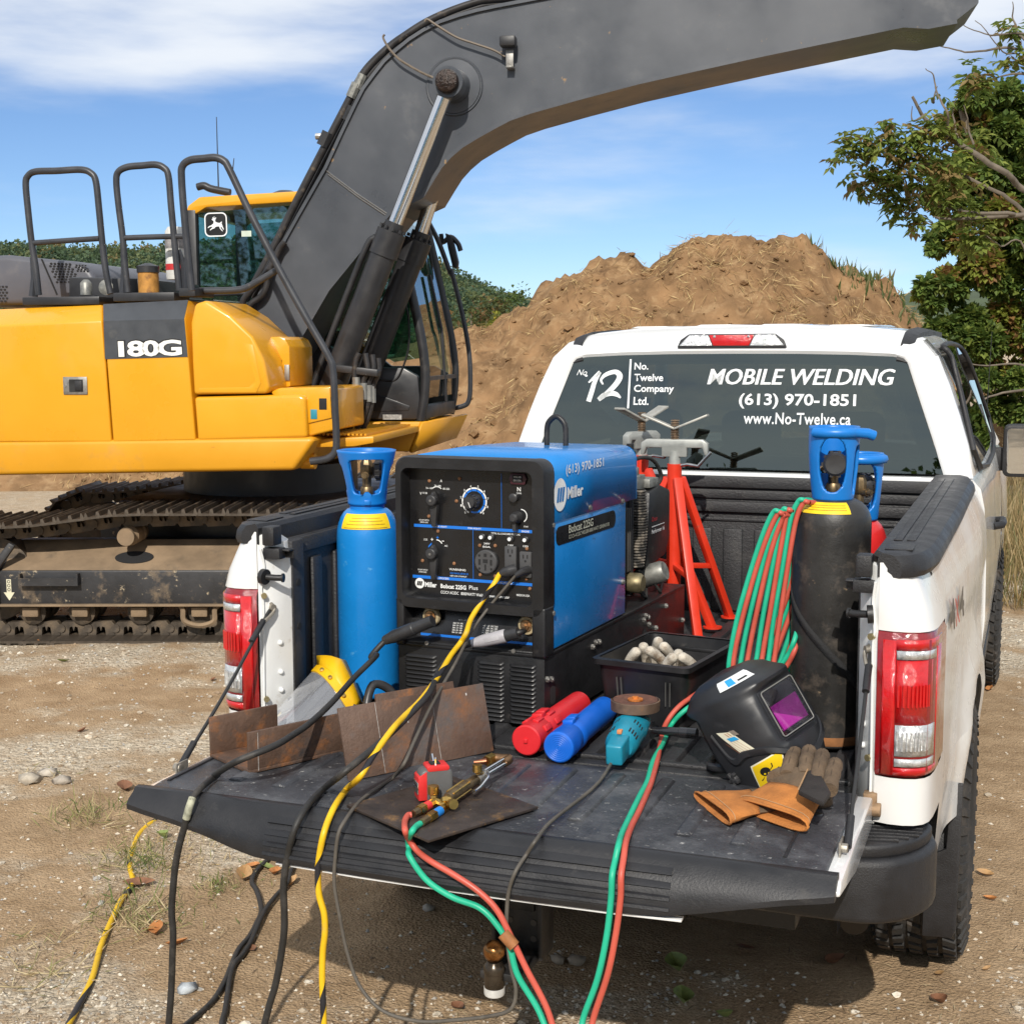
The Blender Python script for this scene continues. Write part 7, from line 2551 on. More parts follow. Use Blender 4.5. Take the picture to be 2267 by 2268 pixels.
sub(c1, 'connector', MB().tube([a.lerp(b, -.25), a.lerp(b, .25), a.lerp(b, .27), a.lerp(b, .8), a.lerp(b, 1.1)], [.016, .017, .0185, .0185, .011], 14), DPLAST, smooth=30)
for k in range(4):
    f = .86 + .06 * k
    p = a.lerp(b, f)
    d_ = (b - a).normalized()
    sub(c1, 'boot_ring', MB().lathe([(.012, -.003), (.0165 - .001 * k, -.002), (.0165 - .001 * k, .002), (.012, .003)], 14, Matrix.Translation(p) @ d_.to_track_quat('Z', 'Y').to_matrix().to_4x4(), cap=False), RUBBER, smooth=30)
tp = [(-0.613,-0.6,0.892),(-0.613,-0.615,0.874),(-0.621,-0.615,0.848)]
sub(c1, 'tape_wrap', MB().tube([Vector(p) for p in tp], .0088, 10), M('pale_tape', (0.30, 0.30, 0.22), 0.7, var=0.5, vs=50, dirt=((0.06, 0.06, 0.05), 0.35, 40)), smooth=60)
L2 = [(-0.13,0.225,1.143),(-0.137,0.2,1.142),(-0.201,0.2,1.124),(-0.265,0.2,1.105),(-0.285,0.16,1.099),(-0.282,0.1,1.094),(-0.288,0.03,1.07),(-0.228,-0.17,1.061),(-0.224,-0.3,1.037),(-0.225,-0.42,1.017),(-0.238,-0.51,0.996),(-0.266,-0.555,0.968),(-0.357,-0.465,0.9),(-0.338,-0.577,0.896),(-0.342,-0.622,0.864),(-0.362,-0.622,0.8),(-0.374,-0.622,0.733),(-0.374,-0.622,0.671),(-0.376,-0.622,0.623),(-0.388,-0.622,0.554),(-0.401,-0.622,0.499),(-0.418,-0.622,0.448),(-0.433,-0.622,0.396)]
c2 = cable_thing('welding_lead', 'black welding lead from the grey connector hanging left of the yellow cord', 'cable', L2, .0078, WCAB)
a, b = Vector(L2[1]), Vector(L2[3])
sub(c2, 'connector', MB().tube([a.lerp(b, .0), a.lerp(b, .28)], .0165, 14), DPLAST, smooth=30)
gcon = sub(c2, 'grey_connector', MB().tube([a.lerp(b, .27), a.lerp(b, .30), a.lerp(b, .8), a.lerp(b, 1.02)], [.0165, .0185, .0165, .011], 14), GREYP, smooth=30)
d_ = (b - a).normalized()
m = MB().bar(a.lerp(b, .38) + Vector((0, -.017, .002)), a.lerp(b, .70) + Vector((0, -.0155, .002)), .004, .014)
sub(gcon, 'grip_panel', m, M('grey_plastic_light', (0.45, 0.44, 0.46), 0.5), bevel=.001)
# two-tone extension cord: a yellow half and a black half that turn along its length
YC = M('cord_yellow', (0.72, 0.44, 0.008), 0.5, var=0.1, vs=14, dirt=((0.35, 0.25, 0.08), 0.25, 16, 0.3))
BC = M('cord_black', (0.016, 0.016, 0.020), 0.5, var=0.2, vs=14)
def two_tone(label, pts, r, turns):
    P = spl(pts, 10)
    par = thing('extension_cord', label, 'cord', tuple(P[0]))
    u = None
    halves = [MB(), MB()]
    N = len(P)
    n = 8
    L_ = 0.0
    view = Vector((EYE.x, EYE.y, 1.88))
    prev = None
    for i, p in enumerate(P):
        t = (P[min(i + 1, N - 1)] - P[max(i - 1, 0)]).normalized()
        if u is None:
            u = t.orthogonal().normalized()
        u = (view - p)
        u = (u - t * u.dot(t)).normalized()
        w = t.cross(u)
        f_ = i / (N - 1)
        ph = -PI / 2
        for (c_, h_) in turns:
            k_ = min(1, max(0, (f_ - c_) / h_ + .5))
            ph += 2 * PI * k_ * k_ * (3 - 2 * k_)
        for h in (0, 1):
            for k in range(n + 1):
                a = PI * k / n + PI * h + ph
                halves[h].v.append(tuple(p + (u * math.cos(a) + w * math.sin(a)) * r))
    for h in (0, 1):
        halves[h].f = [(i * (n + 1) + k, i * (n + 1) + k + 1, (i + 1) * (n + 1) + k + 1, (i + 1) * (n + 1) + k) for i in range(N - 1) for k in range(n)]
    add_w('yellow_side', halves[0], YC, par, smooth=180)
    add_w('black_side', halves[1], BC, par, smooth=180)
    return par, P
EC = [(-0.18,0.245,1.296),(-0.204,0.245,1.288),(-0.211,0.215,1.264),(-0.244,0.215,1.218),(-0.258,0.17,1.177),(-0.251,0.12,1.15),(-0.268,0.12,1.122),(-0.271,0.06,1.099),(-0.256,-0.06,1.07),(-0.236,-0.2,1.051),(-0.226,-0.32,1.04),(-0.214,-0.41,1.033),(-0.222,-0.48,0.998),(-0.228,-0.54,0.963),(-0.309,-0.445,0.899),(-0.284,-0.543,0.899),(-0.276,-0.592,0.883),(-0.272,-0.625,0.859),(-0.283,-0.625,0.812),(-0.288,-0.625,0.769),(-0.286,-0.625,0.723),(-0.275,-0.625,0.682),(-0.274,-0.625,0.64),(-0.28,-0.625,0.596),(-0.283,-0.625,0.539),(-0.282,-0.625,0.482),(-0.281,-0.625,0.42)]
ec, P = two_tone('yellow and black extension cord plugged in and hanging over the tailgate', EC, .0070, ((.10, .10), (.30, .05), (.475, .07), (.72, .12), (.96, .1)))
a = Vector(EC[1])
b = Vector(EC[0])
add_w('plug', MB().tube([a, a.lerp(b, .5), b, b + Vector((.012, .012, .003))], [.009, .014, .015, .015], 12), DPLAST, ec, smooth=30)
two_tone('yellow and black extension cord lying on the gravel at the left', [(-2.125,1.408,0.012),(-2.123,1.357,0.012),(-2.106,1.262,0.012),(-2.074,1.176,0.012),(-2.014,1.064,0.012),(-1.959,0.969,0.012),(-1.902,0.892,0.012),(-1.831,0.811,0.012),(-1.788,0.736,0.012),(-1.772,0.686,0.012),(-1.742,0.613,0.012),(-1.599,0.329,0.012),(-1.465,0.101,0.012),(-1.354,-0.142,0.012),(-1.283,-0.297,0.012)], .0095, ((.05, .14), (.38, .12), (.62, .22), (.9, .14)))
G1 = [(-1.489,1.204,0.012),(-1.475,1.121,0.012),(-1.459,1.03,0.012),(-1.422,0.938,0.012),(-1.368,0.878,0.012),(-1.308,0.802,0.012),(-1.252,0.717,0.012),(-1.217,0.629,0.012),(-1.186,0.534,0.012),(-1.167,0.44,0.012),(-1.129,0.339,0.012),(-1.089,0.24,0.012),(-1.051,0.11,0.012),(-1.042,-0.037,0.012),(-1.042,-0.163,0.012)]
cable_thing('ground_cable', 'grey black cable with a kink lying on the ground under the tailgate', 'cable', G1, .0085, WCAB)
G2 = [(-1.379,1.169,0.012),(-1.342,1.073,0.012),(-1.295,0.961,0.012),(-1.274,0.846,0.012),(-1.246,0.73,0.012),(-1.198,0.597,0.012),(-1.159,0.497,0.012),(-1.134,0.407,0.012),(-1.111,0.311,0.012),(-0.989,0.082,0.012),(-0.947,-0.003,0.012),(-0.866,-0.113,0.012)]
cable_thing('ground_cable', 'grey black cable running straighter beside the kinked one on the ground', 'cable', G2, .0085, WCAB)

# ================================================================== the excavator (local u forward, w to its left, z up)
exc = thing('excavator', 'yellow crawler excavator with a dark grey boom standing left of the truck', 'excavator', (-4.035, 5.56, .03), R(10.7))
YP = M('excavator_yellow', (0.70, 0.325, 0.010), 0.32, var=0.04, vs=2, coat=0.4, dirt=((0.44, 0.24, 0.05), 0.22, 2.6, 0.5), dirt2=((0.24, 0.12, 0.03), 0.09, 16, 0.06))
YPD = M('excavator_yellow_dusty', (0.64, 0.295, 0.012), 0.42, var=0.06, vs=2, dirt=((0.38, 0.22, 0.07), 0.32, 4.5, 0.4), dirt2=((0.12, 0.07, 0.03), 0.10, 14, 0.1))
BOOM = M('boom_grey', (0.066, 0.072, 0.083), 0.36, var=0.18, vs=1.5, dirt=((0.125, 0.125, 0.125), 0.26, 3, 0.5), dirt2=((0.26, 0.17, 0.09), 0.10, 11, 0.04))
HOODG = M('hood_grey', (0.085, 0.088, 0.105), 0.42, var=0.12, vs=3, dirt=((0.15, 0.14, 0.135), 0.25, 6, 0.4))
XBLK = M('machine_black', (0.022, 0.022, 0.024), 0.42, var=0.25, vs=6, dirt=((0.10, 0.088, 0.07), 0.25, 9, 0.3))
TRACK = M('track_steel', (0.085, 0.068, 0.052), 0.55, 0.45, var=0.35, vs=9, dirt=((0.26, 0.19, 0.12), 0.42, 6, 0.3), bump=0.25, bs=40)
FRAMEM = M('track_frame', (0.026, 0.026, 0.028), 0.5, var=0.3, vs=4, dirt=((0.22, 0.16, 0.10), 0.36, 6, 0.2), dirt2=((0.38, 0.31, 0.21), 0.22, 22, 0.08), bump=0.15, bs=40)
DUSTY = M('dust_covered', (0.22, 0.155, 0.095), 0.85, var=0.3, vs=5, dirt=((0.08, 0.065, 0.05), 0.30, 6, 0.3))
CABG = glass('cab_glass', (0.42, 0.60, 0.56), 1.0, 0.02, 0.06)
def xo(name, mb, mat, par=None, **k):
    return obj(name, mb, mat, par or exc, **k)
def face(pts, w0, w1):
    return MB().prism(pts, w0, w1, 'y')
# ---- upper structure
deck = xo('deck_frame', face([(-2.3, 1.02), (.60, 1.10), (.745, 1.295), (.70, 1.31), (-2.3, 1.25)], -1.255, 1.25), YPD, bevel=.03, seg=3)
def side_panel(name, low, crease, top, w=-1.25, wt=-1.11, mat=YP, par=None, bevel=.012):
    # low, crease, top: (u, z) at left and right
    (a, za), (b, zb) = low
    (c, zc), (d, zd) = crease
    (e, ze), (f, zf) = top
    m = MB()
    A = [(a, w, za), (b, w, zb), (b, 0, zb), (a, 0, za)]
    Bq = [(c, w, zc), (d, w, zd), (d, 0, zd), (c, 0, zc)]
    Cq = [(e, wt, ze), (f, wt, zf), (f, 0, zf), (e, 0, ze)]
    m.loft([A, Bq, Cq])
    return xo(name, m, mat, par, bevel=bevel, seg=3)
p1_ = side_panel('side_door', ((-1.48, 1.262), (-.612, 1.268)), ((-1.48, 2.005), (-.646, 2.038)), ((-1.46, 2.120), (-.715, 2.142)))
p0_ = side_panel('side_door', ((-2.25, 1.262), (-1.49, 1.262)), ((-2.2, 1.98), (-1.49, 2.005)), ((-2.1, 2.08), (-1.47, 2.118)))
p2_ = side_panel('side_door', ((-.602, 1.268), (-.044, 1.284)), ((-.636, 2.038), (-.090, 2.046)), ((-.705, 2.142), (-.122, 2.164)))
# dark band with the model number on the rear of the second door
bandp = [(-0.633,1.796),(-0.078,1.809),(-0.07,2.033),(-0.634,2.037)]
band2 = [(-0.091,2.156),(-0.657,2.14)]
m = MB().add([(bandp[0][0], -1.2545, bandp[0][1]), (bandp[1][0], -1.2545, bandp[1][1]), (-.093, -1.2545, 2.044), (-.633, -1.2545, 2.036), (-.122, -1.1135, 2.167), (-.700, -1.1135, 2.146)], [(0, 1, 2, 3), (3, 2, 4, 5)])
bd2 = xo('model_band', m, M('band_grey', (0.055, 0.06, 0.068), 0.4, var=0.1, dirt=((0.15, 0.14, 0.12), 0.24, 5, 0.3)), p2_)
tq = [(-0.538,1.802),(-0.112,1.911)]
text('lettering', '180G', M('number_shadow', (0.012, 0.012, 0.012), 0.5), p2_, frame((tq[0][0] - .006, -1.2560, tq[0][1] + .002), (1, 0, .02), (0, 0, 1)), tq[1][0] - tq[0][0] + .012, tq[1][1] - tq[0][1] + .004, 0, .07, .85)
text('lettering', '180G', M('number_white', (0.78, 0.78, 0.74), 0.5), p2_, frame((tq[0][0], -1.2580, tq[0][1] + .006), (1, 0, .02), (0, 0, 1)), tq[1][0] - tq[0][0], tq[1][1] - tq[0][1] - .008, 0, .035, .85)
# door latch
lq = [(-0.925,1.571),(-0.76,1.684)]
m = face([(lq[0][0], lq[0][1]), (lq[1][0], lq[0][1]), (lq[1][0], lq[1][1]), (lq[0][0], lq[1][1])], -1.2515, -1.258)
lat = xo('door_latch', m, DULLST, p1_, bevel=.003)
cx0, cz0 = (lq[0][0] + lq[1][0]) / 2, (lq[0][1] + lq[1][1]) / 2
xo('latch_cup', face([(cx0 - .04, cz0 - .04), (cx0 + .055, cz0 - .04), (cx0 + .055, cz0 + .04), (cx0 - .04, cz0 + .04)], -1.2583, -1.2592), M('latch_dark', (0.05, 0.05, 0.05), 0.4, 0.6), p1_)
xo('latch_handle', face([(cx0 + .0, cz0 - .032), (cx0 + .05, cz0 - .032), (cx0 + .05, cz0 + .032), (cx0 + .0, cz0 + .032)], -1.2593, -1.266), M('black_plastic', (0.028, 0.028, 0.030)), p1_, bevel=.004)
xo('latch_screw', MB().cyl((lq[0][0] + .015, -1.258, cz0), (lq[0][0] + .015, -1.262, cz0), .009, 10), STEEL, p1_)
# rounded tank cover ahead of the doors
q3 = [(-0.047,1.572),(-0.052,1.789),(-0.053,2.021),(-0.022,2.137),(0.053,2.159),(0.209,2.065),(0.352,1.932),(0.422,1.787),(0.454,1.614),(0.434,1.579)]
tc_ = xo('tank_cover', face(q3, -1.25, -.55), YP, bevel=.022, seg=3)
q3b = [(-0.001,1.584),(-0.012,1.613),(0.321,1.619),(0.365,1.66),(0.292,1.892),(0.353,1.88),(0.401,1.648),(0.369,1.585)]
xo('cover_crease', face(q3b, -1.2505, -1.2535), YP, tc_, bevel=.002)
q4 = [(-0.032,1.279),(-0.046,1.557),(0.647,1.574),(0.686,1.556),(0.692,1.306)]
xo('tool_locker', face(q4, -1.25, -.55), YP, bevel=.025, seg=3)
q4b = [(0.003,1.525),(-0.003,1.549),(0.575,1.567),(0.618,1.556),(0.647,1.521)]
q5 = [(0.44,1.586),(0.49,1.612),(0.831,1.621),(0.88,1.612),(0.881,1.356),(0.666,1.305)]
tb_ = xo('tool_box', face(q5, -1.20, -.62), YP, bevel=.015, seg=3)
q5l = [(0.681,1.391),(0.68,1.601),(0.832,1.618),(0.84,1.427)]
xo('box_lid', face(q5l, -1.201, -1.212), YP, tb_, bevel=.008)
for p, nm, mt, r_ in (((0.786,1.514), 'box_latch', DARK, .035), ((0.726,1.45), 'box_label', M('label_teal', (0.02, 0.22, 0.30), 0.5), .030)):
    xo(nm, face([(p[0] - r_ * .7, p[1] - r_), (p[0] + r_ * .7, p[1] - r_), (p[0] + r_ * .7, p[1] + r_), (p[0] - r_ * .7, p[1] + r_)], -1.2125, -1.2155), mt, tb_, bevel=.002)
for i in range(3):
    p = (0.828,1.543)
    xo('vent_slot', face([(p[0] - .012, p[1] - .012 - i * .042), (p[0] + .02, p[1] - .012 - i * .042), (p[0] + .02, p[1] + .014 - i * .042), (p[0] - .012, p[1] + .014 - i * .042)], -1.2005, -1.204), DARK, tb_)
q6 = [(0.247,1.929),(0.412,1.935),(0.449,1.916),(0.475,1.868),(0.476,1.616),(0.333,1.577)]
ub = xo('upper_box', face(q6, -.92, -.45), YP, bevel=.007, seg=2)
for i, (a, b) in enumerate([[(0.325,1.652),(0.363,1.749)],[(0.441,1.652),(0.475,1.754)]]):
    xo('toggle_clamp', face([(a[0], a[1]), (b[0], a[1]), (b[0], b[1]), (a[0], b[1])], -.921, -.932), DULLST, ub, bevel=.004)
a, b = [(0.382,1.736),(0.425,1.784)]
xo('box_latch', face([(a[0], a[1]), (b[0], a[1]), (b[0], b[1]), (a[0], b[1])], -.921, -.926), DARK, ub)
# stepped platform in front
q7 = [(0.651,1.283),(1.077,1.308),(1.076,1.264),(0.945,1.241),(0.646,1.231)]
stp = xo('step_platform', face(q7, -1.1, .1), YPD, bevel=.01)
for i in range(12):
    u = q7[0][0] + .06 + i * (q7[1][0] - q7[0][0] - .1) / 12
    xo('tread_bar', MB().span((u, -1.08, q7[1][1] + .002), (u + .014, .05, q7[1][1] + .014)), YPD, stp)
# engine hood and rear deck
q8 = [(-2.06,2.166),(-2.042,2.503),(-1.673,2.51),(-1.463,2.487),(-1.145,2.456),(-1.064,2.399),(-1.023,2.335),(-1.03,2.169)]
hd_ = xo('engine_hood', face(q8, -.55, .95), HOODG, bevel=.04, seg=3)
xo('rear_deck', face([(-1.079,2.167),(-1.071,2.337),(-0.543,2.322),(-0.52,2.211),(-0.333,2.197),(-0.335,2.16)], -.85, .1), XBLK, bevel=.02)
def perforated(a, b, c, d, nu, nv, w, par):
    # dark slots pressed into the hood: corners a b c d (u, z)
    a, b, c, d = map(Vector, (a, b, c, d))
    for j in range(nv):
        for i in range(nu):
            f, g = (i + .5 + (.5 if j % 2 else 0) - .25) / nu, (j + .5) / nv
            if f > 1:
                continue
            p = a.lerp(b, f).lerp(d.lerp(c, f), g)
            s_ = (b - a).length / nu * .33
            t_ = (d - a).length / nv * .30
            m = face([(p.x - s_, p.y), (p.x - s_ * .6, p.y + t_), (p.x + s_ * .6, p.y + t_), (p.x + s_, p.y), (p.x + s_ * .6, p.y - t_), (p.x - s_ * .6, p.y - t_)], w, w - .004)
            xo('grille_slot', m, DARK, par)
g_ = [(-1.314,2.31),(-1.134,2.311),(-1.208,2.448),(-1.373,2.456),(-1.158,2.387),(-1.062,2.386),(-1.094,2.434),(-1.181,2.44),(-1.824,2.182),(-1.683,2.183),(-1.683,2.302),(-1.818,2.304)]
perforated(*g_[0:4], 6, 8, -.551, hd_)
perforated(*g_[4:8], 4, 4, -.551, hd_)
perforated(*g_[8:12], 5, 6, -.551, hd_)
sm = [(-1.418,2.477),(-1.315,2.234)]
xo('hood_seam', MB().tube([(p[0], -.552, p[1]) for p in sm], .006, 5), DARK, hd_)
# counterweight at the tail
pl = [(-2.75 + .5 * (1 - math.cos(R(a))), -1.25 + .0 + (.5 - .5 * math.sin(R(a)))) for a in range(0, 91, 15)]
cw = MB()
cwp = [(-2.2, -1.22), (-2.45, -1.12), (-2.62, -.8), (-2.70, 0), (-2.62, .8), (-2.45, 1.12), (-2.2, 1.22)]
cw.prism(cwp, 1.0, 2.08, 'z')
xo('counterweight', cw, YP, bevel=.06, seg=3)
# deck plates, filler, tank fittings
for a, b in [[(-1.264,2.148),(-0.729,2.196)],[(-0.634,2.166),(-0.217,2.217)],[(-0.186,2.193),(-0.046,2.242)]]:
    xo('tread_mat', MB().span((a[0], -1.11, a[1] - .004), (b[0], -.86, b[1])), XBLK, bevel=.006)
m = MB()
p = (-0.437,2.218)
m.lathe([(.066, 0), (.066, .13)], 20, Matrix.Translation((p[0], -1.0, p[1])))
fc = xo('filler_neck', m, M('rust_yellow', (0.42, 0.20, 0.04), 0.7, var=0.5, vs=9, dirt=((0.16, 0.07, 0.03), 0.4, 10)), smooth=40)
m = MB().lathe([(.072, .13), (.072, .17), (.05, .178), (.02, .19), (.001, .19)], 20, Matrix.Translation((p[0], -1.0, p[1])))
xo('filler_cap', m, XBLK, fc, smooth=40)
p = (-0.87,2.21)
m = MB().lathe([(.038, 0), (.038, .075), (.03, .085), (.015, .10), (.001, .10)], 16, Matrix.Translation((p[0], -1.0, p[1])))
xo('breather', m, M('grey_alloy', (0.24, 0.24, 0.22)), smooth=40)
p = (-0.329,2.312)
m = MB().lathe([(.065, 0), (.068, .02), (.068, .31), (.05, .34), (.001, .345)], 20, Matrix.Translation((p[0], -.8, p[1])))
gc_ = xo('white_canister', m, M('canister_white', (0.60, 0.60, 0.57), 0.5, var=0.2, vs=9, dirt=((0.3, 0.25, 0.18), 0.3, 12)), smooth=40)
m = MB().lathe([(.0695, .06), (.0695, .10)], 20, Matrix.Translation((p[0], -.8, p[1])), cap=False)
xo('red_stripe', m, M('stripe_red', (0.5, 0.03, 0.03), 0.5), gc_)
m = MB().lathe([(.0695, .20), (.0695, .27)], 20, Matrix.Translation((p[0], -.8, p[1])), cap=False)
xo('grey_print', m, M('print_grey', (0.25, 0.24, 0.24), 0.6, var=0.5, vs=30), gc_)
p = (-0.734,2.257)
m = MB().lathe([(.045, 0), (.05, .01), (.05, .02), (.02, .03), (.001, .03)], 18, Matrix.Translation((p[0], -.98, p[1])) @ Matrix.Rotation(PI / 2, 4, 'X'))
xo('round_lamp', m, M('grey_alloy', (0.24, 0.24, 0.22)), smooth=40)
# handrails
RAILM = M('handrail_black', (0.035, 0.037, 0.043), 0.4, var=0.2, vs=8, dirt=((0.16, 0.13, 0.10), 0.2, 14, 0.3))
def rail(pts, w, r=.022, seg=6, name='handrail', par=None):
    return xo(name, MB().tube(spl([(p[0], w, p[1]) for p in pts], seg), r, 8), RAILM, par, smooth=60)
r1 = rail([(-1.206,2.214),(-1.22,2.398),(-1.241,2.567),(-1.255,2.76),(-1.263,2.927),(-1.244,2.98),(-1.19,3.006),(-1.046,3.007),(-0.877,3.01),(-0.807,2.987),(-0.774,2.933),(-0.759,2.749),(-0.747,2.559),(-0.729,2.367),(-0.701,2.217)], -1.0)
rail([(-1.228,2.55),(-1.002,2.561),(-0.766,2.571)], -1.0, .018, 3, 'rail_bar', r1)
r2 = rail([(-0.58,2.224),(-0.595,2.401),(-0.604,2.58),(-0.623,2.77),(-0.633,2.924),(-0.618,2.988),(-0.555,3.018),(-0.452,3.025),(-0.363,3.028),(-0.307,3.007),(-0.277,2.956),(-0.265,2.762),(-0.252,2.574),(-0.24,2.384),(-0.229,2.23)], -1.0)
rail([(-0.605,2.571),(-0.418,2.574),(-0.182,2.575)], -1.0, .018, 3, 'rail_bar', r2)
r3 = rail([(-0.038,2.218),(-0.055,2.436),(-0.072,2.677),(-0.082,2.904),(-0.074,2.978),(-0.024,3.014),(0.068,3.022),(0.141,3.025),(0.195,3.004),(0.23,2.953),(0.361,2.679),(0.533,2.348),(0.706,2.039),(0.839,1.809),(0.867,1.717),(0.875,1.499),(0.88,1.279),(0.863,1.209),(0.808,1.173),(0.711,1.158)], -1.25, .024)
rail([(-0.073,2.226),(0.078,2.226),(0.192,2.231),(0.268,2.254),(0.445,2.349)], -1.04, .022, 5, 'rail_bar', r3)
for pt in [[(-1.262,2.205),(-1.247,2.326),(-1.257,2.459)],[(-0.625,2.222),(-0.613,2.366),(-0.621,2.479)],[(-0.22,2.23),(-0.202,2.384),(-0.236,2.491)],[(-0.195,2.217),(-0.189,2.384),(-0.18,2.454)]]:
    xo('rail_bracket', MB().tube([(p[0], -.97, p[1]) for p in pt], [.03, .024, .016], 6), RAILM, smooth=40)
p = (0.636,1.145)
xo('rail_foot', MB().cyl((p[0] - .04, -1.08, p[1]), (p[0] + .05, -1.08, p[1]), .05, 16), YPD, smooth=40)
# ---- cab
PROF = [(-.60, 1.35), (-.64, 2.0), (-.645, 2.80), (-.60, 2.90), (-.3, 2.945), (.2, 2.955), (.70, 2.92), (.86, 2.84), (.93, 2.62), (1.0, 2.30), (1.075, 1.95), (1.105, 1.70), (1.095, 1.50), (1.065, 1.345)]
W0, W1 = .18, 1.16
roof = MB()
rp = [(-.66, 2.83), (-.64, 2.89), (-.55, 2.95), (.2, 2.975), (.68, 2.945), (.83, 2.86), (.80, 2.83), (.64, 2.87), (.2, 2.90), (-.5, 2.875), (-.58, 2.83)]
roof.prism(rp, W0 - .03, W1 + .03, 'y')
rf = xo('cab_roof', roof, YP, bevel=.012, seg=2)
for w in (W0, W1):
    pts = [(p[0], w, p[1]) for p in PROF]
    xo('cab_pillar', MB().tube(spl(pts[6:], 4), .035, 8), XBLK, smooth=60)
    xo('cab_pillar', MB().bar((-.62, w, 1.35), (-.62, w, 2.86), .07, .08, (1, 0, 0)), XBLK, bevel=.01)
    xo('cab_pillar', MB().bar((.25, w, 1.35), (.20, w, 2.90), .05, .07, (1, 0, 0)), XBLK, bevel=.01)
    pane1 = [(-.58, 2.02), (-.58, 2.84), (.17, 2.88), (.22, 2.02)]
    pane2 = [(.28, 1.95), (.24, 2.88), (.70, 2.86), (.84, 2.78), (.93, 2.45), (1.0, 2.15), (.98, 1.80), (.62, 1.75)]
    xo('side_glass', face(pane1, w - .004, w + .004), CABG)
    xo('side_glass', face(pane2, w - .004, w + .004), CABG)
    low = [(-.60, 1.35), (-.60, 2.0), (.25, 2.0), (.60, 1.72), (.95, 1.72), (1.06, 1.66), (1.07, 1.5), (1.05, 1.35)]
    sp = xo('lower_panel', face(low, w - .03, w + .02), XBLK, bevel=.012)
    em = [(0.713,1.546),(0.997,1.446),(0.988,1.413),(0.659,1.403)]
    if w == W0:
        xo('panel_emboss', face(em, w - .036, w - .029), XBLK, sp, bevel=.006)
        rr0 = [(0.972,2.183),(0.996,2.068),(0.994,1.87),(0.949,1.721),(0.887,1.63),(0.749,1.638)]
        xo('panel_rim', MB().tube(spl([(p[0], w - .03, p[1]) for p in rr0], 5), .008, 6), XBLK, sp, smooth=60)
fr_ = [(p[0], p[1]) for p in PROF[7:]]
m = MB()
m.loft([[(p[0] + .01, W0 + .03, p[1]) for p in fr_[:-1]], [(p[0] + .01, W1 - .03, p[1]) for p in fr_[:-1]]], closed=False)
xo('front_glass', m, CABG, smooth=60)
for z in (1.62,):
    u = 1.115
    xo('front_bar', MB().bar((u, W0, z + .02), (u, W1, z + .02), .025, .03), RAILM)
xo('front_sill', MB().bar((1.08, W0, 1.40), (1.08, W1, 1.40), .06, .10), XBLK, bevel=.01)
xo('wiper', MB().tube([(1.13, .75, 1.45), (1.11, .70, 2.0), (1.02, .72, 2.4)], .012, 6), XBLK, smooth=60)
cb_ = [(.30, 1.14), (.98, 1.13), (1.08, 1.17), (1.11, 1.345), (.55, 1.335)]
xo('cab_base', face([(.42, 1.13), (1.0, 1.12), (1.09, 1.335), (.50, 1.33)], W0 - .08, W1), YPD, bevel=.012)
m = MB().add([(1.0, W0 - .08, 1.12), (1.10, W1, 1.16), (1.19, W1, 1.345), (1.09, W0 - .08, 1.335)], [(0, 1, 2, 3)])
xo('front_apron', m, YPD, solid=.02)
xo('cab_floor', MB().span((-.55, W0 + .02, 1.34), (1.0, W1 - .02, 1.38)), XBLK)
m = MB()
m.prism(rrect(.16, .75, .06, 4, -.05, 2.1), .42, .92, 'y')
m.prism(rrect(.50, .16, .05, 4, .15, 1.80), .40, .94, 'y')
xo('seat', m, M('seat_black', (0.02, 0.02, 0.022), 0.8), bevel=.03)
xo('door_bar', MB().tube([(-.56, W0 - .01, 2.25), (.20, W0 - .01, 2.27)], .015, 8), RAILM, smooth=60)
xo('inner_post', MB().bar((.02, .9, 1.4), (-.02, .9, 2.85), .10, .10, (1, 0, 0)), XBLK)
m = MB()
m.lathe([(.035, 0), (.035, .012)], 18, Matrix.Translation((-.20, W0 - .006, 2.08)) @ Matrix.Rotation(PI / 2, 4, 'X'))
xo('round_sticker', m, M('sticker_pale', (0.55, 0.62, 0.52), 0.5))
p = [(-0.244,2.664),(-0.169,2.705)]
xo('window_sticker', face([(p[0][0], p[0][1]), (p[1][0], p[0][1]), (p[1][0], p[1][1]), (p[0][0], p[1][1])], W0 - .008, W0 - .006), M('sticker_pale', (0.55, 0.62, 0.52)))
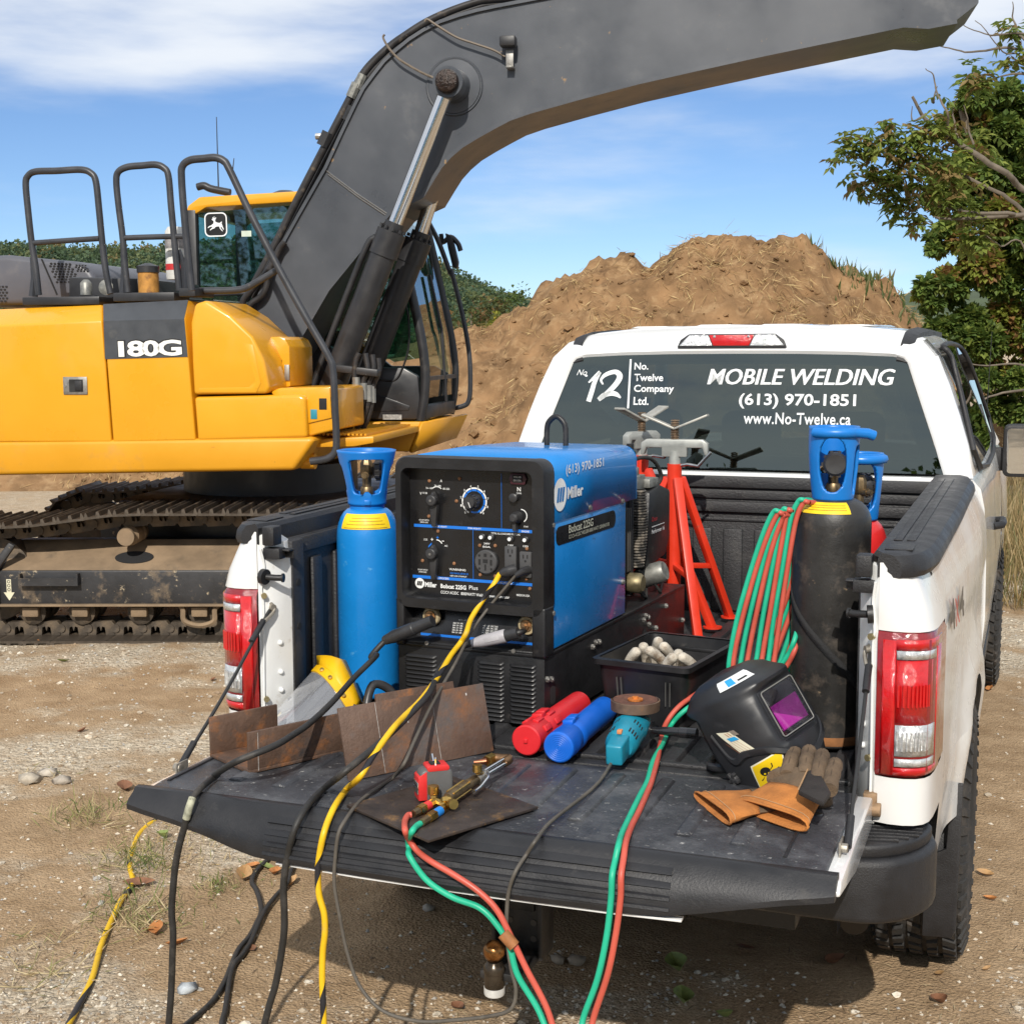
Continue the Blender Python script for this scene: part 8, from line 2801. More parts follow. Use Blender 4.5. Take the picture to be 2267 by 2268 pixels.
# leaping deer badge: on the cab glass and on the apron
DEER = [(.00, .36), (.10, .44), (.20, .46), (.30, .52), (.36, .56), (.38, .66), (.33, .72), (.28, .74), (.27, .79), (.33, .82), (.32, .88), (.35, .90), (.37, .84), (.40, .83), (.40, .92), (.44, .93), (.44, .84), (.48, .82), (.52, .88), (.55, .86), (.50, .78), (.47, .72), (.50, .64), (.60, .60), (.72, .58), (.80, .60), (.86, .66), (.89, .63), (.86, .56), (.90, .48), (.93, .38), (1.0, .24), (.96, .22), (.86, .36), (.82, .40), (.80, .32), (.92, .16), (.90, .13), (.76, .27), (.70, .40), (.58, .40), (.48, .38), (.40, .30), (.28, .28), (.14, .20), (.12, .23), (.24, .33), (.30, .38), (.22, .40), (.12, .38), (.02, .32)]
def badge(M_, s_, par):
    o = rrect(1.0, 1.0, .22, 4, .5, .5)
    i = rrect(.90, .90, .18, 4, .5, .5)
    m = MB().loft([[tuple(M_ @ Vector((p[0] * s_, p[1] * s_, .002))) for p in o], [tuple(M_ @ Vector((p[0] * s_, p[1] * s_, .002))) for p in i]], cap=False)
    xo('badge_ring', m, DECAL, par)
    m = MB().add([tuple(M_ @ Vector((p[0] * s_, p[1] * s_, .001))) for p in o], [tuple(range(len(o)))])
    xo('badge_field', m, M('badge_black', (0.012, 0.012, 0.012), 0.4), par)
    me = MB().add([tuple(M_ @ Vector(((.14 + p[0] * .72) * s_, (.10 + p[1] * .80) * s_, .003))) for p in DEER], [tuple(range(len(DEER)))])
    xo('badge_deer', me, DECAL, par, smooth=0)
bp_ = [(-0.521,2.666),(-0.349,2.814)]
badge(frame((bp_[0][0], W0 - .010, bp_[0][1]), (1, 0, .01), (0, 0, 1)), bp_[1][0] - bp_[0][0], None)
badge(frame((1.073, .62, 1.17), (.03, 1, .03), (.4, 0, 1)), .15, None)
for (a, b), mt in zip([[(0.644,1.255),(0.766,1.302)],[(0.776,1.276),(0.848,1.305)],[(0.854,1.266),(0.937,1.305)]], (M('label_grey', (0.30, 0.29, 0.27), 0.6, var=0.5, vs=40), DECAL, M('label_dark', (0.10, 0.09, 0.08), 0.6, var=0.6, vs=40))):
    xo('info_label', face([(a[0], a[1]), (b[0], a[1]), (b[0], b[1]), (a[0], b[1])], W0 - .0815, W0 - .083), mt)
a, b = [(0.798,1.348),(0.936,1.384)]
xo('info_label', face([(a[0], a[1]), (b[0], a[1]), (b[0], b[1]), (a[0], b[1])], W0 - .0315, W0 - .033), M('label_grey', (0.30, 0.29, 0.27)))
# mirror and its rail on the front left corner, lamp and aerials on the roof
mr = rail([(0.891,2.834),(0.972,2.674),(1.06,2.441),(1.069,2.453),(1.151,2.126),(1.205,1.815),(1.212,1.549),(1.197,1.438),(1.154,1.401),(1.049,1.377)], 1.25, .020, 6, 'mirror_rail')
q9 = [(1.014,2.756),(1.067,2.734),(1.117,2.53),(1.109,2.479),(1.072,2.487),(1.036,2.633)]
xo('mirror', face(q9, 1.27, 1.33), XBLK, mr, bevel=.01)
xo('mirror_arm', MB().tube(spl([(p[0], 1.3, p[1]) for p in [(0.976,2.75),(0.991,2.684),(1.051,2.727),(1.111,2.675),(1.133,2.617)]], 4), .02, 6), XBLK, mr, smooth=60)
q10 = [(-0.664,3.051),(-0.612,3.059),(-0.555,3.035),(-0.41,3.004)]
xo('roof_handle', MB().tube(spl([(p[0], .4, p[1]) for p in q10], 5), .028, 8), XBLK, smooth=60)
xo('roof_lamp', MB().lathe([(.10, 0), (.10, .03), (.05, .05), (.001, .05)], 18, Matrix.Translation((-.02, .5, 2.97))), XBLK, smooth=40)
for a, b in [[(-0.539,3.038),(-0.539,3.569)],[(-0.431,3.129),(-0.411,3.266)]]:
    xo('aerial', MB().tube([(a[0], .5, a[1]), (b[0], .5, b[1])], [.006, .003], 5), XBLK, smooth=60)

# ---- boom
TOPE = [(-0.032,1.992),(0.153,2.424),(0.358,2.755),(0.556,3.066),(0.674,3.295),(0.772,3.478),(0.83,3.579),(0.903,3.667),(0.973,3.746),(1.061,3.818),(1.145,3.879),(1.24,3.932),(1.354,3.982),(1.482,4.017),(1.603,4.043),(1.733,4.063)]
TOPE += [(2.3, 4.14), (3.2, 4.22), (4.2, 4.26), (4.75, 4.12)]
LOWE = [(3.448,3.709),(3.051,3.638),(2.644,3.563),(2.265,3.479),(1.949,3.404),(1.81,3.362),(1.701,3.31),(1.588,3.253),(1.484,3.195),(1.404,3.132),(1.338,3.064),(1.282,2.982),(1.215,2.875),(0.996,2.784),(0.771,2.524),(0.539,2.261),(0.248,1.802),(0.089,1.615)]
TIP = [(4.75, 3.96), (4.62, 3.86), (4.45, 3.835), (4.30, 3.85)]
outl = TOPE + TIP + LOWE + [(.0, 1.55), (-.10, 1.75)]
bm_ = xo('boom', face(outl, -.29, .29), BOOM, smooth=25)
# flange plates stand a little proud of the box
def flange(pts, w0, w1, t, name, off):
    P = [Vector((p[0], p[1])) for p in pts]
    secs = []
    for i, p in enumerate(P):
        d = (P[min(i + 1, len(P) - 1)] - P[max(i - 1, 0)]).normalized()
        n = Vector((-d.y, d.x)) * off
        a, b = p, p + n * t
        secs.append([(a.x, w0, a.y), (b.x, w0, b.y), (b.x, w1, b.y), (a.x, w1, a.y)])
    return xo(name, MB().loft(secs), BOOM, bm_, smooth=25)
flange(TOPE, -.31, .31, .022, 'top_flange', 1)
flange(TIP[1:] + LOWE, -.325, .325, .026, 'lower_flange', 1)
sw = [(0.548,3.054),(0.762,2.894),(0.971,2.757)]
for d in (0, .025):
    xo('weld_bead', MB().tube([(p[0] + d * .5, -.291, p[1] - d) for p in sw], .006, 6), M('weld_grey', (0.20, 0.20, 0.20), 0.4, 0.4), bm_, smooth=60)
bc_, bo_ = (1.44,3.576), (1.623,3.569)
rb_ = bo_[0] - bc_[0]
m = MB().tube([(bc_[0] + rb_ * math.cos(R(a)), -.291, bc_[1] + rb_ * math.sin(R(a))) for a in range(0, 360, 10)], .010, 6, closed=True)
xo('boss_weld', m, BOOM, bm_, smooth=60)
m = MB().lathe([(rb_ * .97, 0), (rb_ * .95, .012), (.11, .016), (.10, .10), (.001, .10)], 32, Matrix.Translation((bc_[0], -.29, bc_[1])) @ Matrix.Rotation(PI / 2, 4, 'X'))
xo('pin_boss', m, BOOM, bm_, smooth=40)
# ---- boom cylinders
def ram(w, top, gl0, gl1, foot, near):
    T_, A_, B_, F_ = [Vector((p[0], w, p[1])) for p in (top, gl0, gl1, foot)]
    d = (F_ - T_).normalized()
    r_ = xo('boom_cylinder', MB().tube([B_ - d * .02, F_], .088, 20), XBLK, smooth=40)
    xo('rod', MB().tube([T_ + d * .10, A_ + d * .10], .048, 18), M('chrome_rod', (0.70, 0.70, 0.70), 0.10, 1.0, var=0.03, rv=0.03), r_, smooth=60)
    xo('gland', MB().tube([A_, A_ + d * .06, A_ + d * .061, B_ + d * .10, B_ + d * .101, B_ + d * .12], [.066, .066, .098, .098, .088, .088], 20), XBLK, r_, smooth=30)
    for k in range(10):
        a = 2 * PI * k / 10
        u = d.cross(Vector((0, 1, 0))).normalized()
        q = A_ + d * .055 + (u * math.cos(a) + Vector((0, 1, 0)) * math.sin(a)) * .083
        xo('gland_bolt', MB().cyl(q, q - d * .022, .012, 6), XBLK, r_, smooth=30)
    xo('rod_end', MB().tube([T_ - d * .02, T_ + d * .10], [.075, .050], 16), M('worn_rod_end', (0.22, 0.20, 0.17), 0.45, 0.7, var=0.4, vs=15), r_, smooth=40)
    xo('rod_eye', MB().lathe([(.10, -.06), (.10, .06)], 24, Matrix.Translation(T_) @ Matrix.Rotation(PI / 2, 4, 'X')), BOOM, r_, smooth=40)
    s = -1 if near else 1
    pin = MB().lathe([(.072, 0), (.078, .02), (.070, .05), (.045, .06), (.001, .062)], 20, Matrix.Translation(T_ + Vector((0, s * .06, 0))) @ Matrix.Rotation(s * -PI / 2 if not near else PI / 2, 4, 'X'))
    xo('greasy_pin', pin, M('grease', (0.022, 0.012, 0.008), 0.25, 0.3, var=0.6, vs=40, bump=0.8, bs=60), r_, smooth=40)
    # hard line along the barrel
    o = d.cross(Vector((0, 1, 0))).normalized() * -.13
    xo('hard_line', MB().tube(spl([B_ + o * .7, B_ + d * .15 + o, F_ - d * .15 + o, F_ + o * .6], 5), .022, 8), XBLK, r_, smooth=60)
ram(-.46, (1.444,3.565), (1.068,2.682), (1.019,2.561), (0.553,1.454), True)
ram(.05, (1.442, 3.572), (1.121,2.661), (1.073,2.546), (0.616,1.432), False)
# hoses and pipes
HOSEM = M('hydraulic_hose', (0.022, 0.020, 0.020), 0.45, var=0.3, vs=8, dirt=((0.12, 0.09, 0.06), 0.25, 10))
for off, w in ((0, -.22), (.035, -.12), (.03, .0), (.03, .12)):
    P = [(-0.291,2.253),(-0.103,2.122),(-0.074,2.199),(0.111,2.503),(0.322,2.879),(0.543,3.259),(0.706,3.538),(0.76,3.634),(0.84,3.74),(0.984,3.862),(1.101,3.936),(1.243,4.014),(1.408,4.078),(1.573,4.124),(1.66,4.138),(1.91,4.144),(2.317,4.155)]
    xo('boom_pipe', MB().tube(spl([(p[0] - off, w, p[1] + off * .6) for p in P[2:]], 5), .026, 8), HOSEM, bm_, smooth=60)
for p, r_ in zip([(0.524,3.272),(0.733,3.586),(0.776,3.645),(0.691,3.44),(0.103,2.427)], (.045, .04, .036, .03, .03)):
    d = Vector((.45, 0, .89))
    c = Vector((p[0], -.22, p[1]))
    xo('pipe_clamp', MB().tube([c - d * .05, c + d * .05], r_, 10), M('grey_alloy', (0.24, 0.24, 0.22)) if r_ > .032 and r_ < .042 else XBLK, bm_, smooth=30)
xo('lifting_bolt', MB().cyl(*[((0.517,3.273)[0] + o_, -.22, (0.517,3.273)[1] + .02) for o_ in (-.06, .0)], .022, 8), STEEL, bm_)
for pts in [[(-0.057,2.11),(-0.048,2.185),(0.014,2.259),(0.151,2.407),(0.22,2.53),(0.26,2.579)],[(-0.023,2.086),(0.006,2.161),(0.101,2.235),(0.159,2.41)]]:
    xo('hydraulic_hose', MB().tube(spl([(p[0], -.34, p[1]) for p in pts], 6), .024, 8), HOSEM, smooth=60)
for i, pts in enumerate([[(0.847,1.824),(0.822,1.77),(0.812,1.678),(0.822,1.577),(0.808,1.484),(0.742,1.375),(0.708,1.328)],[(0.879,1.824),(0.893,1.716),(0.863,1.639),(0.862,1.538),(0.832,1.438),(0.774,1.344),(0.732,1.313)],[(0.918,1.816),(0.925,1.716),(0.891,1.624),(0.889,1.523),(0.855,1.407),(0.805,1.321)],[(0.95,1.793),(0.953,1.701),(0.915,1.616),(0.905,1.515),(0.871,1.391),(0.829,1.305)]]):
    xo('hydraulic_hose', MB().tube(spl([(p[0], -.60 + .03 * i, p[1]) for p in pts], 6), .020, 8), HOSEM, smooth=60)
    a, b = Vector((pts[3][0], -.60 + .03 * i, pts[3][1] - .02)), Vector((pts[3][0], -.60 + .03 * i, pts[3][1] + .09))
    xo('hose_fitting', MB().tube([a, b], .026, 8), M('fitting_grey', (0.28, 0.28, 0.26), 0.5, 0.6, var=0.3), smooth=30)
a = [(0.668,1.728),(0.972,1.693)]
xo('hose_clamp', MB().bar((a[0][0], -.57, a[0][1]), (a[1][0], -.57, a[1][1]), .08, .05), XBLK, bevel=.01)
# work lamp on the boom with its wire
lp = [(1.765,3.796),(1.87,3.863),(1.799,3.783),(1.848,3.668)]
lm = xo('work_lamp', MB().span((lp[0][0], -.42, lp[0][1]), (lp[1][0], -.33, lp[1][1])), XBLK, bm_, bevel=.012)
xo('lamp_bracket', MB().span((lp[2][0], -.36, lp[3][1]), (lp[3][0], -.345, lp[2][1])), DULLST, bm_, bevel=.002)
xo('lamp_bracket', MB().span((lp[2][0], -.36, lp[3][1]), (lp[3][0], -.292, lp[3][1] + .015)), DULLST, bm_, bevel=.002)
for pts in [[(1.256,3.986),(1.275,4.0),(1.344,3.955),(1.468,3.879),(1.593,3.832),(1.717,3.786),(1.791,3.742)],[(0.983,3.917),(0.974,3.894),(1.013,3.826),(1.076,3.758),(1.164,3.701),(1.252,3.653),(1.34,3.616)]]:
    xo('lamp_wire', MB().tube(spl([(p[0], -.345, p[1]) for p in pts], 6), .008, 6), M('wire_dusty', (0.16, 0.13, 0.10), 0.7), bm_, smooth=60)
# ---- swing ring and undercarriage
xo('swing_ring', MB().lathe([(.62, .86), (.62, 1.06)], 40), XBLK, smooth=40)
xo('car_body', MB().span((-.8, -.85, .42), (.8, .85, .86)), XBLK, bevel=.05)
TR = Matrix.Rotation(R(20.7 - 1.0 - 10.7), 4, 'Z')
# closed chain path (u, z)
LH = 1.62
RAD = .335
path = []
N_ = 60
for i in range(31):
    path.append((-LH + 2 * LH * i / 30, .062))
for i in range(1, 12):
    a = R(-90 + 180 * i / 12)
    path.append((LH + RAD * math.cos(a), .062 + RAD + RAD * math.sin(a)))
TOPZ = [(1.62, .735), (1.2, .745), (.75, .765), (.2, .770), (-.3, .772), (-.72, .768), (-1.0, .735), (-1.3, .700), (-1.62, .690)]
path += spl([(p[0], p[1], 0) for p in TOPZ], 4)
path = [(p[0], p[1]) for p in path]
zt = path[-1][1]
for i in range(1, 12):
    a = R(90 + 180 * i / 12)
    r2 = (zt - .062) / 2
    path.append((-LH + r2 * math.cos(a), .062 + r2 + r2 * math.sin(a)))
cum = [0.0]
for i in range(len(path)):
    a, b = path[i], path[(i + 1) % len(path)]
    cum.append(cum[-1] + math.hypot(b[0] - a[0], b[1] - a[1]))
TOTAL = cum[-1]
NS = round(TOTAL / .178)
def along(s):
    s %= TOTAL
    for i in range(len(path)):
        if cum[i + 1] >= s:
            a, b = path[i], path[(i + 1) % len(path)]
            f = (s - cum[i]) / max(1e-9, cum[i + 1] - cum[i])
            d = math.atan2(b[1] - a[1], b[0] - a[0])
            return a[0] + (b[0] - a[0]) * f, a[1] + (b[1] - a[1]) * f, d
    return (*path[0], 0)
pitch = TOTAL / NS
# one shoe, local x along the chain, -z outwards
sh = MB()
prof = [(-pitch * .52, -.045), (-pitch * .50, -.062), (-pitch * .44, -.092), (-pitch * .40, -.092), (-pitch * .36, -.060), (-.014, -.060), (-.008, -.088), (.008, -.088), (.014, -.060), (pitch * .36, -.060), (pitch * .40, -.088), (pitch * .44, -.088), (pitch * .50, -.058), (pitch * .54, -.045)]
sh.prism(prof, -.30, .30, 'y')
lk = MB()
for w in (-.085, .085):
    lk.prism([(-pitch * .48, -.045), (-pitch * .52, .0), (-pitch * .40, .040), (pitch * .40, .048), (pitch * .52, .020), (pitch * .50, -.045), (pitch * .18, -.045), (pitch * .15, .005), (pitch * .05, .012), (.0, -.02), (-pitch * .05, .012), (-pitch * .15, .005), (-pitch * .18, -.045)], w - .022, w + .022, 'y')
    lk.cyl((-pitch * .45, w - .032, 0), (-pitch * .45, w + .032, 0), .028, 12)
for side, wc_ in ((-1, -1.05), (1, 1.05)):
    tk = MB()
    # frame: flat side, sloping dusty top, inner box
    fr0 = [(wc_ - .02 * 0 - .20, .235), (wc_ - .20, .455), (wc_ + .08, .615), (wc_ + .20, .615), (wc_ + .20, .235)]
    if side > 0:
        fr0 = [(2 * wc_ - p[0], p[1]) for p in fr0][::-1]
    tk.add([(u, p[0], p[1]) for u in (-1.53, 1.45) for p in fr0], [(0, 1, 2, 3, 4), (9, 8, 7, 6, 5)] + [(i, (i + 1) % 5, 5 + (i + 1) % 5, 5 + i) for i in range(5)])
    trk = xo('track', tk, FRAMEM, bevel=.012)
    trk.matrix_basis = TR
    def tx_(name, mb, mat, **k):
        return xo(name, mb, mat, trk, **k)
    s_ = -1
    if side < 0:
        # the dust lying on the sloping top of the near frame
        m = MB().add([(-1.50, wc_ - .199, .4575), (1.42, wc_ - .199, .4575), (1.42, wc_ + .079, .6175), (-1.50, wc_ + .079, .6175)], [(0, 1, 2, 3)])
        tx_('dusty_slope', m, DUSTY)
        m = MB().span((-1.55, wc_ - .235, .226), (1.46, wc_ - .19, .240))
        tx_('frame_lip', m, DUSTY, bevel=.004)
        m = MB().prism([(-1.58, .20), (-1.52, .20), (-1.52, .46), (-1.40, .62), (-1.44, .64), (-1.58, .47)], wc_ - .23, wc_ - .19, 'y')
        tx_('frame_end_rib', m, FRAMEM, bevel=.008)
        m = MB().lathe([(.10, 0), (.10, .004)], 24, Matrix.Translation((-.68, wc_ - .09, .522)) @ Matrix.Rotation(R(30), 4, 'X') @ Matrix.Diagonal((1.25, .62, 1, 1)))
        tx_('frame_opening', m, DARK)
        m = MB()
        m.span((-1.38, wc_ - .25, .365), (-1.0, wc_ - .20, .375))
        m.span((-1.38, wc_ - .25, .375), (-1.37, wc_ - .20, .44))
        m.span((-1.01, wc_ - .25, .375), (-1.0, wc_ - .20, .44))
        m.span((-1.38, wc_ - .255, .365), (-1.0, wc_ - .245, .415))
        tx_('step_bracket', m, FRAMEM)
        ar = [(-1.475, .40), (-1.475, .315), (-1.495, .315), (-1.460, .262), (-1.425, .315), (-1.445, .315), (-1.445, .40)]
        tx_('arrow_sticker', MB().prism(ar, wc_ - .2015, wc_ - .203, 'y'), M('sticker_aged', (0.60, 0.57, 0.42), 0.6, var=0.1))
        for i in range(3):
            m = MB().tube([(-1.460 + .009 * math.cos(R(a)), wc_ - .2035, .385 - i * .026 + .009 * math.sin(R(a))) for a in range(0, 360, 45)], .002, 4, closed=True)
            tx_('sticker_mark', m, DARK)
    for k, u in enumerate((-1.34, -1.02, -.64, -.25, .12, .5, .88, 1.25)):
        m = MB().lathe([(.055, -.14), (.085, -.13), (.085, -.05), (.07, -.04), (.07, .04), (.085, .05), (.085, .13), (.055, .14)], 22, Matrix.Translation((u, wc_, .175)) @ Matrix.Rotation(PI / 2, 4, 'X'))
        tx_('track_roller', m, TRACK, smooth=40)
        m = MB().span((u - .05, wc_ + side * .14, .15), (u + .055, wc_ + side * .19, .215))
        tx_('roller_cap', m, DUSTY, bevel=.01)
    for u in (-.25, .88):
        m = MB()
        m.tube(spl([(u - .13, wc_ + side * .17, .232), (u - .10, wc_ + side * .19, .20), (u - .095, wc_ + side * .19, .13), (u - .03, wc_ + side * .19, .10), (u + .04, wc_ + side * .19, .10), (u + .10, wc_ + side * .19, .13), (u + .105, wc_ + side * .19, .20), (u + .13, wc_ + side * .17, .232)], 5), .018, 6)
        tx_('chain_guide', m, DUSTY, smooth=40)
    for u in (-.70, .75):
        m = MB().lathe([(.001, -.20), (.055, -.20), (.06, -.18), (.045, -.14), (.065, -.12), (.065, -.03), (.05, -.02), (.05, .04), (.065, .05), (.065, .10), (.001, .10)], 22, Matrix.Translation((u, wc_, .668)) @ Matrix.Rotation(PI / 2 if side < 0 else -PI / 2, 4, 'X') @ Matrix.Diagonal((1, 1, -1, 1)))
        tx_('carrier_roller', m, DUSTY, smooth=40)
    for u, r_ in ((LH, .30), (-LH, .28)):
        m = MB().lathe([(.06, -.12), (r_, -.08), (r_, .08), (.06, .12)], 28, Matrix.Translation((u, wc_, .062 + .32)) @ Matrix.Rotation(PI / 2, 4, 'X'))
        tx_('idler_wheel', m, TRACK, smooth=40)
    src = srcl = None
    for i in range(NS):
        u, z, d = along(i * pitch)
        mm = Matrix.Translation((u, wc_, z)) @ Matrix.Rotation(-d, 4, 'Y') @ Matrix.Rotation(0, 4, 'X')
        if src is None:
            src = tx_('track_shoe', sh, TRACK, smooth=30)
            srcl = tx_('chain_link', lk, TRACK, smooth=30)
            src.matrix_basis = mm
            srcl.matrix_basis = mm
        else:
            for o0 in (src, srcl):
                c = o0.copy()
                C.objects.link(c)
                c.parent = trk
                c.matrix_basis = mm

# ================================================================== small things on the ground
def on_ground(x, y, dz=0.0):
    return Vector((x, y, ground_z(x, y) + dz))
rnd = random.Random(77)
PEB = leaf_mat('pebble', (1, 1, 1), 0.0, 0.85)
class Pebbles(MB):
    pass
def stones_obj(name, items, mat):
    mb = MB()
    cols = []
    for c, r, col, fl in items:
        a = len(mb.v)
        (pebble(mb, c, r, rnd) if r < .0105 else rock(mb, c, r, rnd, fl))
        cols += [col] * (len(mb.v) - a)
    me = bpy.data.meshes.new(name)
    me.from_pydata(mb.v, [], mb.f)
    ca = me.color_attributes.new('tint', 'FLOAT_COLOR', 'POINT')
    ca.data.foreach_set('color', [x for q in cols for x in (*q, 1)])
    me.materials.append(mat)
    o = bpy.data.objects.new(name, me)
    C.objects.link(o)
    return o
PC = [(0.44, 0.37, 0.28), (0.52, 0.455, 0.36), (0.36, 0.285, 0.20), (0.60, 0.545, 0.45), (0.30, 0.22, 0.145), (0.40, 0.375, 0.335)]
it = []
def pebble(mb, c, r, rn):
    vs = [(1, 0, 0), (0, 1, 0), (-1, 0, 0), (0, -1, 0), (0, 0, 1), (0, 0, -1)]
    a = rn.uniform(0, 6.3)
    m = Matrix.Translation(c) @ Matrix.Rotation(a, 4, 'Z') @ Matrix.Diagonal((r * rn.uniform(.8, 1.4), r * rn.uniform(.7, 1.1), r * .7, 1))
    mb.add([Vector(v) * rn.uniform(.8, 1.15) for v in vs], [(0, 1, 4), (1, 2, 4), (2, 3, 4), (3, 0, 4), (1, 0, 5), (2, 1, 5), (3, 2, 5), (0, 3, 5)], m)
for _ in range(75000):
    t = 3.6 + 10 * rnd.random() ** 1.9
    s = t * rnd.uniform(-.40, .40)
    p = bgp(s, t)
    if abs(p.x) < .95 and p.y > .9 and p.y < 6:
        continue
    k = gravel_f(p.x, p.y)
    if rnd.random() > .06 + .85 * k * k:
        continue
    r = rnd.uniform(.003, .008) * (1 + (t - 3.6) * .10)
    if rnd.random() < .05:
        r *= 1.9
    q = rnd.choice(PC)
    f = rnd.uniform(.75, 1.15)
    it.append((on_ground(p.x, p.y, r * .18), r, (q[0] * f, q[1] * f, q[2] * f), .65))
g = stones_obj('gravel', it, PEB)
kind(g, 'stuff')
# larger stones that can be told apart
for i, (p, r, lab) in enumerate(zip([(-2.935,1.594,0.01),(-2.803,1.642,0.01),(-2.919,1.701,0.01),(-12.134,12.617,0.01),(-0.748,0.95,0.01),(-1.175,0.163,0.01),(-0.15,0.735,0.01),(-0.741,0.956,0.01),(-0.208,0.722,0.01)], (.05, .045, .038, .06, .028, .032, .030, .024, .03),
        ('pale rounded stone left of another on the gravel at far left', 'grey stone beside dry leaves on the gravel at left', 'small whitish stone behind the two pale stones at left', 'dark clod of earth on the ground behind the excavator tracks', 'grey pebble in the shade under the middle of the tailgate', 'blue grey flat stone near the lower left edge', 'brown stone in the shade right of the hitch', 'rounded pebble half shaded left of the hitch ball', 'flat brownish pebble under the right half of the tailgate'))):
    mb = MB()
    rock(mb, Vector((0, 0, 0)), r, random.Random(i), .6)
    col = [(0.40, 0.35, 0.28), (0.34, 0.30, 0.25), (0.45, 0.40, 0.33), (0.14, 0.10, 0.07), (0.40, 0.36, 0.31), (0.40, 0.43, 0.45), (0.30, 0.24, 0.18), (0.36, 0.29, 0.21), (0.30, 0.24, 0.18)][i]
    o = obj('stone', mb, M('stone_%d' % i, col, 0.85, var=0.25, vs=40, bump=0.3, bs=60), None, smooth=180)
    o.location = on_ground(p[0], p[1], r * .25)
    tag(o, lab, 'stone', 'loose stones')
# ---- grass and straw
lv = Leaves()
for (p, n, h, w, cols) in zip([(-2.407,1.324,0.0),(-2.328,1.274,0.0),(-2.431,1.289,0.0),(-1.881,0.932,0.0),(-1.86,0.952,0.0),(-1.952,0.981,0.0),(-1.653,0.549,0.0),(-1.619,0.521,0.0),(-1.604,0.468,0.0),(-1.521,0.888,0.0),(-1.521,0.865,0.0),(-1.726,0.977,0.0),(-1.691,1.076,0.0),(-1.835,1.011,-0.0),(-1.942,1.259,0.0),(-2.021,1.272,0.0),(-1.917,1.31,-0.0),(-1.537,0.522,0.0),(-1.484,0.715,-0.0),(-1.487,1.004,0.0),(-2.934,1.677,0.0),(-1.605,0.077,0.0),(-1.8,0.242,0.0),(-1.956,1.013,0.0),(-1.766,0.659,0.0)], [60, 40, 40, 70, 40, 40, 60, 50, 40, 45, 30, 30, 30, 40, 50, 50, 40, 20, 25, 25, 20, 60, 30, 40, 40], [.10, .08, .09, .10, .08, .07, .11, .10, .08, .05, .05, .05, .04, .05, .04, .04, .04, .05, .04, .03, .04, .09, .07, .07, .06], [.08] * 9 + [.05] * 3 + [.16] * 5 + [.07] * 8, [0, 1, 0, 0, 0, 1, 0, 1, 1, 0, 0, 1, 1, 1, 1, 1, 1, 0, 0, 0, 1, 1, 1, 0, 0]):
    for _ in range(n):
        x, y = p[0] + rnd.gauss(0, w), p[1] + rnd.gauss(0, w)
        if cols == 0:
            c = rnd.choice([(0.16, 0.20, 0.06), (0.11, 0.15, 0.045), (0.26, 0.25, 0.10), (0.45, 0.38, 0.20)])
        else:
            c = rnd.choice([(0.50, 0.41, 0.24), (0.42, 0.32, 0.17), (0.56, 0.47, 0.29), (0.26, 0.25, 0.11)])
        up = rnd.uniform(.3, 1) if cols == 0 else rnd.uniform(.05, .7)
        q = h * rnd.uniform(.5, 1.3)
        lv.leaf(on_ground(x, y, .003), Vector((rnd.gauss(0, .6), rnd.gauss(0, .6), up)), Vector((rnd.gauss(0, 1), rnd.gauss(0, 1), .3)), q, .0045, (*c, 1))
# scattered bits of straw and twig lying flat
for _ in range(2600):
    t = 3.7 + 8 * rnd.random() ** 1.6
    s = t * rnd.uniform(-.39, .39)
    p = bgp(s, t)
    c = rnd.choice([(0.45, 0.35, 0.20), (0.30, 0.21, 0.12), (0.16, 0.11, 0.07), (0.52, 0.43, 0.27), (0.10, 0.07, 0.045)])
    lv.leaf(on_ground(p.x, p.y, .006), Vector((rnd.gauss(0, 1), rnd.gauss(0, 1), rnd.gauss(0, .12))), Vector((0, 0, 1)), rnd.uniform(.015, .075), rnd.uniform(.0015, .0035), (*c, 1))
w = lv.build('grass', leaf_mat('grass_mat', (1, 1, 1), 0.25, 0.7))
w['label'] = 'tufts of thin grass and scraps of straw on the dirt'
kind(w, 'stuff')
# ---- fallen leaves
def fallen(p, size, col, lab, rz, curl):
    # a curled pointed leaf with a midrib fold
    m = MB()
    n = 8
    for i in range(n + 1):
        f = i / n
        wd = math.sin(PI * min(1, f * .97 + .03)) ** .8 * .30 * size
        z = size * (curl * (f - .5) ** 2 + .03)
        m.v += [((f - .5) * size, -wd, z + curl * wd * .9), ((f - .5) * size, 0, z), ((f - .5) * size, wd, z + curl * wd * .9)]
    m.f = [(3 * i + k, 3 * i + k + 1, 3 * i + k + 4, 3 * i + k + 3) for i in range(n) for k in range(2)]
    o = obj('fallen_leaf', m, M('leaf_%s' % col[0], col[1], 0.7, var=0.3, vs=40), None, smooth=60)
    o.location = on_ground(p[0], p[1], .004)
    o.rotation_euler = (rnd.uniform(-.3, .3), rnd.uniform(-.3, .3), rz)
    return tag(o, lab, 'leaf', 'fallen leaves on the dirt')
TANL, ORL, BRL, GRL = ('tan', (0.42, 0.25, 0.11)), ('orange', (0.45, 0.19, 0.06)), ('brown', (0.20, 0.09, 0.045)), ('green', (0.22, 0.27, 0.08))
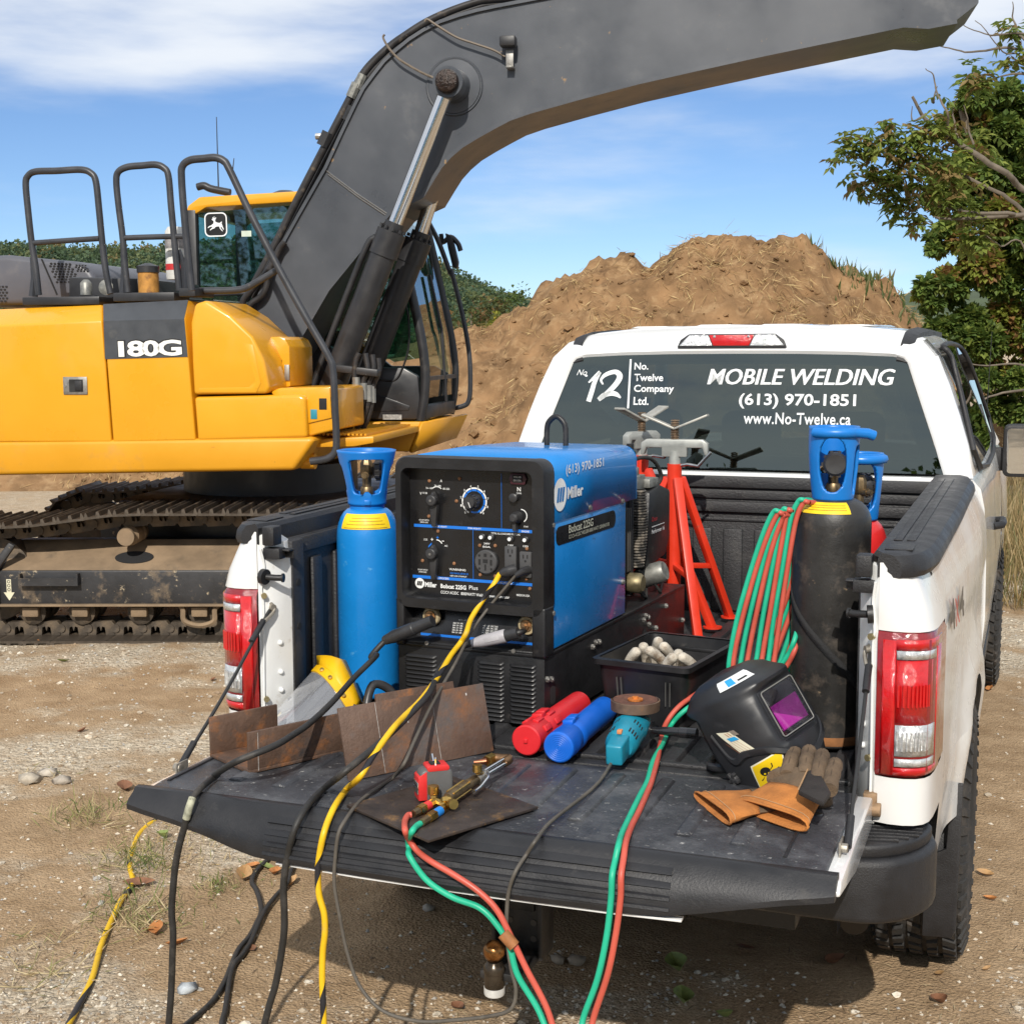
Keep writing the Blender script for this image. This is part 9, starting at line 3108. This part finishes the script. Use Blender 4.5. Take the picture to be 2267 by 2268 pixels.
for i, (p, s_, c, lab) in enumerate(zip(
    [(-1.964,1.19,0.0),(-1.453,1.089,0.0),(-1.4,1.06,0.0),(-1.495,1.073,0.0),(-1.484,0.982,-0.0),(-1.296,1.004,0.0),(-1.776,0.772,0.0),(-1.496,0.479,-0.0),(-1.531,0.475,0.0),(-1.375,0.41,-0.0),(-1.137,0.47,-0.0),(-0.374,0.333,0.0),(0.159,0.775,0.0),(0.22,0.582,0.0),(0.355,0.537,0.0),(0.32,1.003,-0.0),(0.595,0.985,0.0),(1.003,1.91,0.0),(1.026,1.68,0.0),(0.904,1.025,0.0),(1.036,1.114,-0.0),(0.916,0.837,0.0),(0.934,4.695,0.0),(-4.785,3.884,0.0),(-3.204,2.305,0.0),(-2.493,1.664,-0.0),(-4.243,3.459,0.0),(-3.181,3.426,0.0)],
    (.09, .10, .09, .08, .12, .09, .14, .10, .08, .09, .06, .07, .14, .13, .07, .08, .10, .08, .06, .06, .04, .09, .09, .09, .07, .14, .09, .06),
    (GRL, GRL, ORL, ORL, TANL, TANL, BRL, ORL, ORL, ORL, BRL, BRL, GRL, GRL, GRL, BRL, BRL, TANL, ORL, TANL, TANL, BRL, ORL, ORL, BRL, BRL, GRL, BRL),
    ('yellow green leaf lying left of the black lead on the ground', 'pale green leaf beside the kinked ground cable', 'orange leaf touching the pale green leaf under the tailgate', 'small orange leaf left of the pale green one by the kinked cable', 'long tan leaf crossed by the kinked ground cable', 'tan leaf right of the hanging black lead', 'large curled brown leaf on the yellow cord at left', 'orange leaf on the gravel right of the lower left grass', 'smaller orange leaf next to another beside the lower left grass', 'orange brown leaf behind the leftmost hanging lead', 'small red brown leaf touching the two ground cables', 'narrow brown leaf in the sun below the hitch ball', 'large green leaf in the truck shade right of the hoses', 'pale green lobed leaf below the other green leaf in the shade', 'green leaf at the very bottom edge right of the hoses', 'brown curled leaf in the shade left of another one', 'brown leaf in the shade toward the right tyre', 'tan leaf on the bare dirt right of the rear tyre', 'small orange leaf on the dirt right of the tyre, upper of two', 'small tan leaf just right of the shadow edge', 'tiny tan leaf near the lower right edge', 'dark curled leaf at the lower right on bare dirt', 'orange leaf behind the rear wheel near the right edge', 'orange leaf just in front of the excavator track', 'dark brown leaf alone on the gravel at left', 'dark red brown leaf touching the left tailgate corner', 'green leaf on the brown patch in front of the track', 'small brown leaf beside the left tail light on the ground'))):
    fallen(p, s_ * .8, c, lab, rnd.uniform(0, 6.28), rnd.uniform(.3, 1.2))
# ---- row of trees behind the viewpoint, mirrored in the rear window
lv = Leaves()
rn = random.Random(9)
for i in range(46):
    s = -42 + i * 1.9 + rn.uniform(-.6, .6)
    t = -26 - rn.uniform(0, 5)
    hgt = rn.uniform(10.0, 13.0)
    for k in range(5):
        r = rn.uniform(1.2, 1.9)
        lv.cloud(bgp(s + rn.uniform(-1, 1), t + rn.uniform(-1, 1), hgt * (.2 + .18 * k)), r, 480, .26, GREENS, .8, 1.0, rn)
bf = lv.build('tree_belt', LEAF)
bf['label'] = 'belt of trees across the yard, seen only as a dark reflection'
kind(bf, 'stuff')
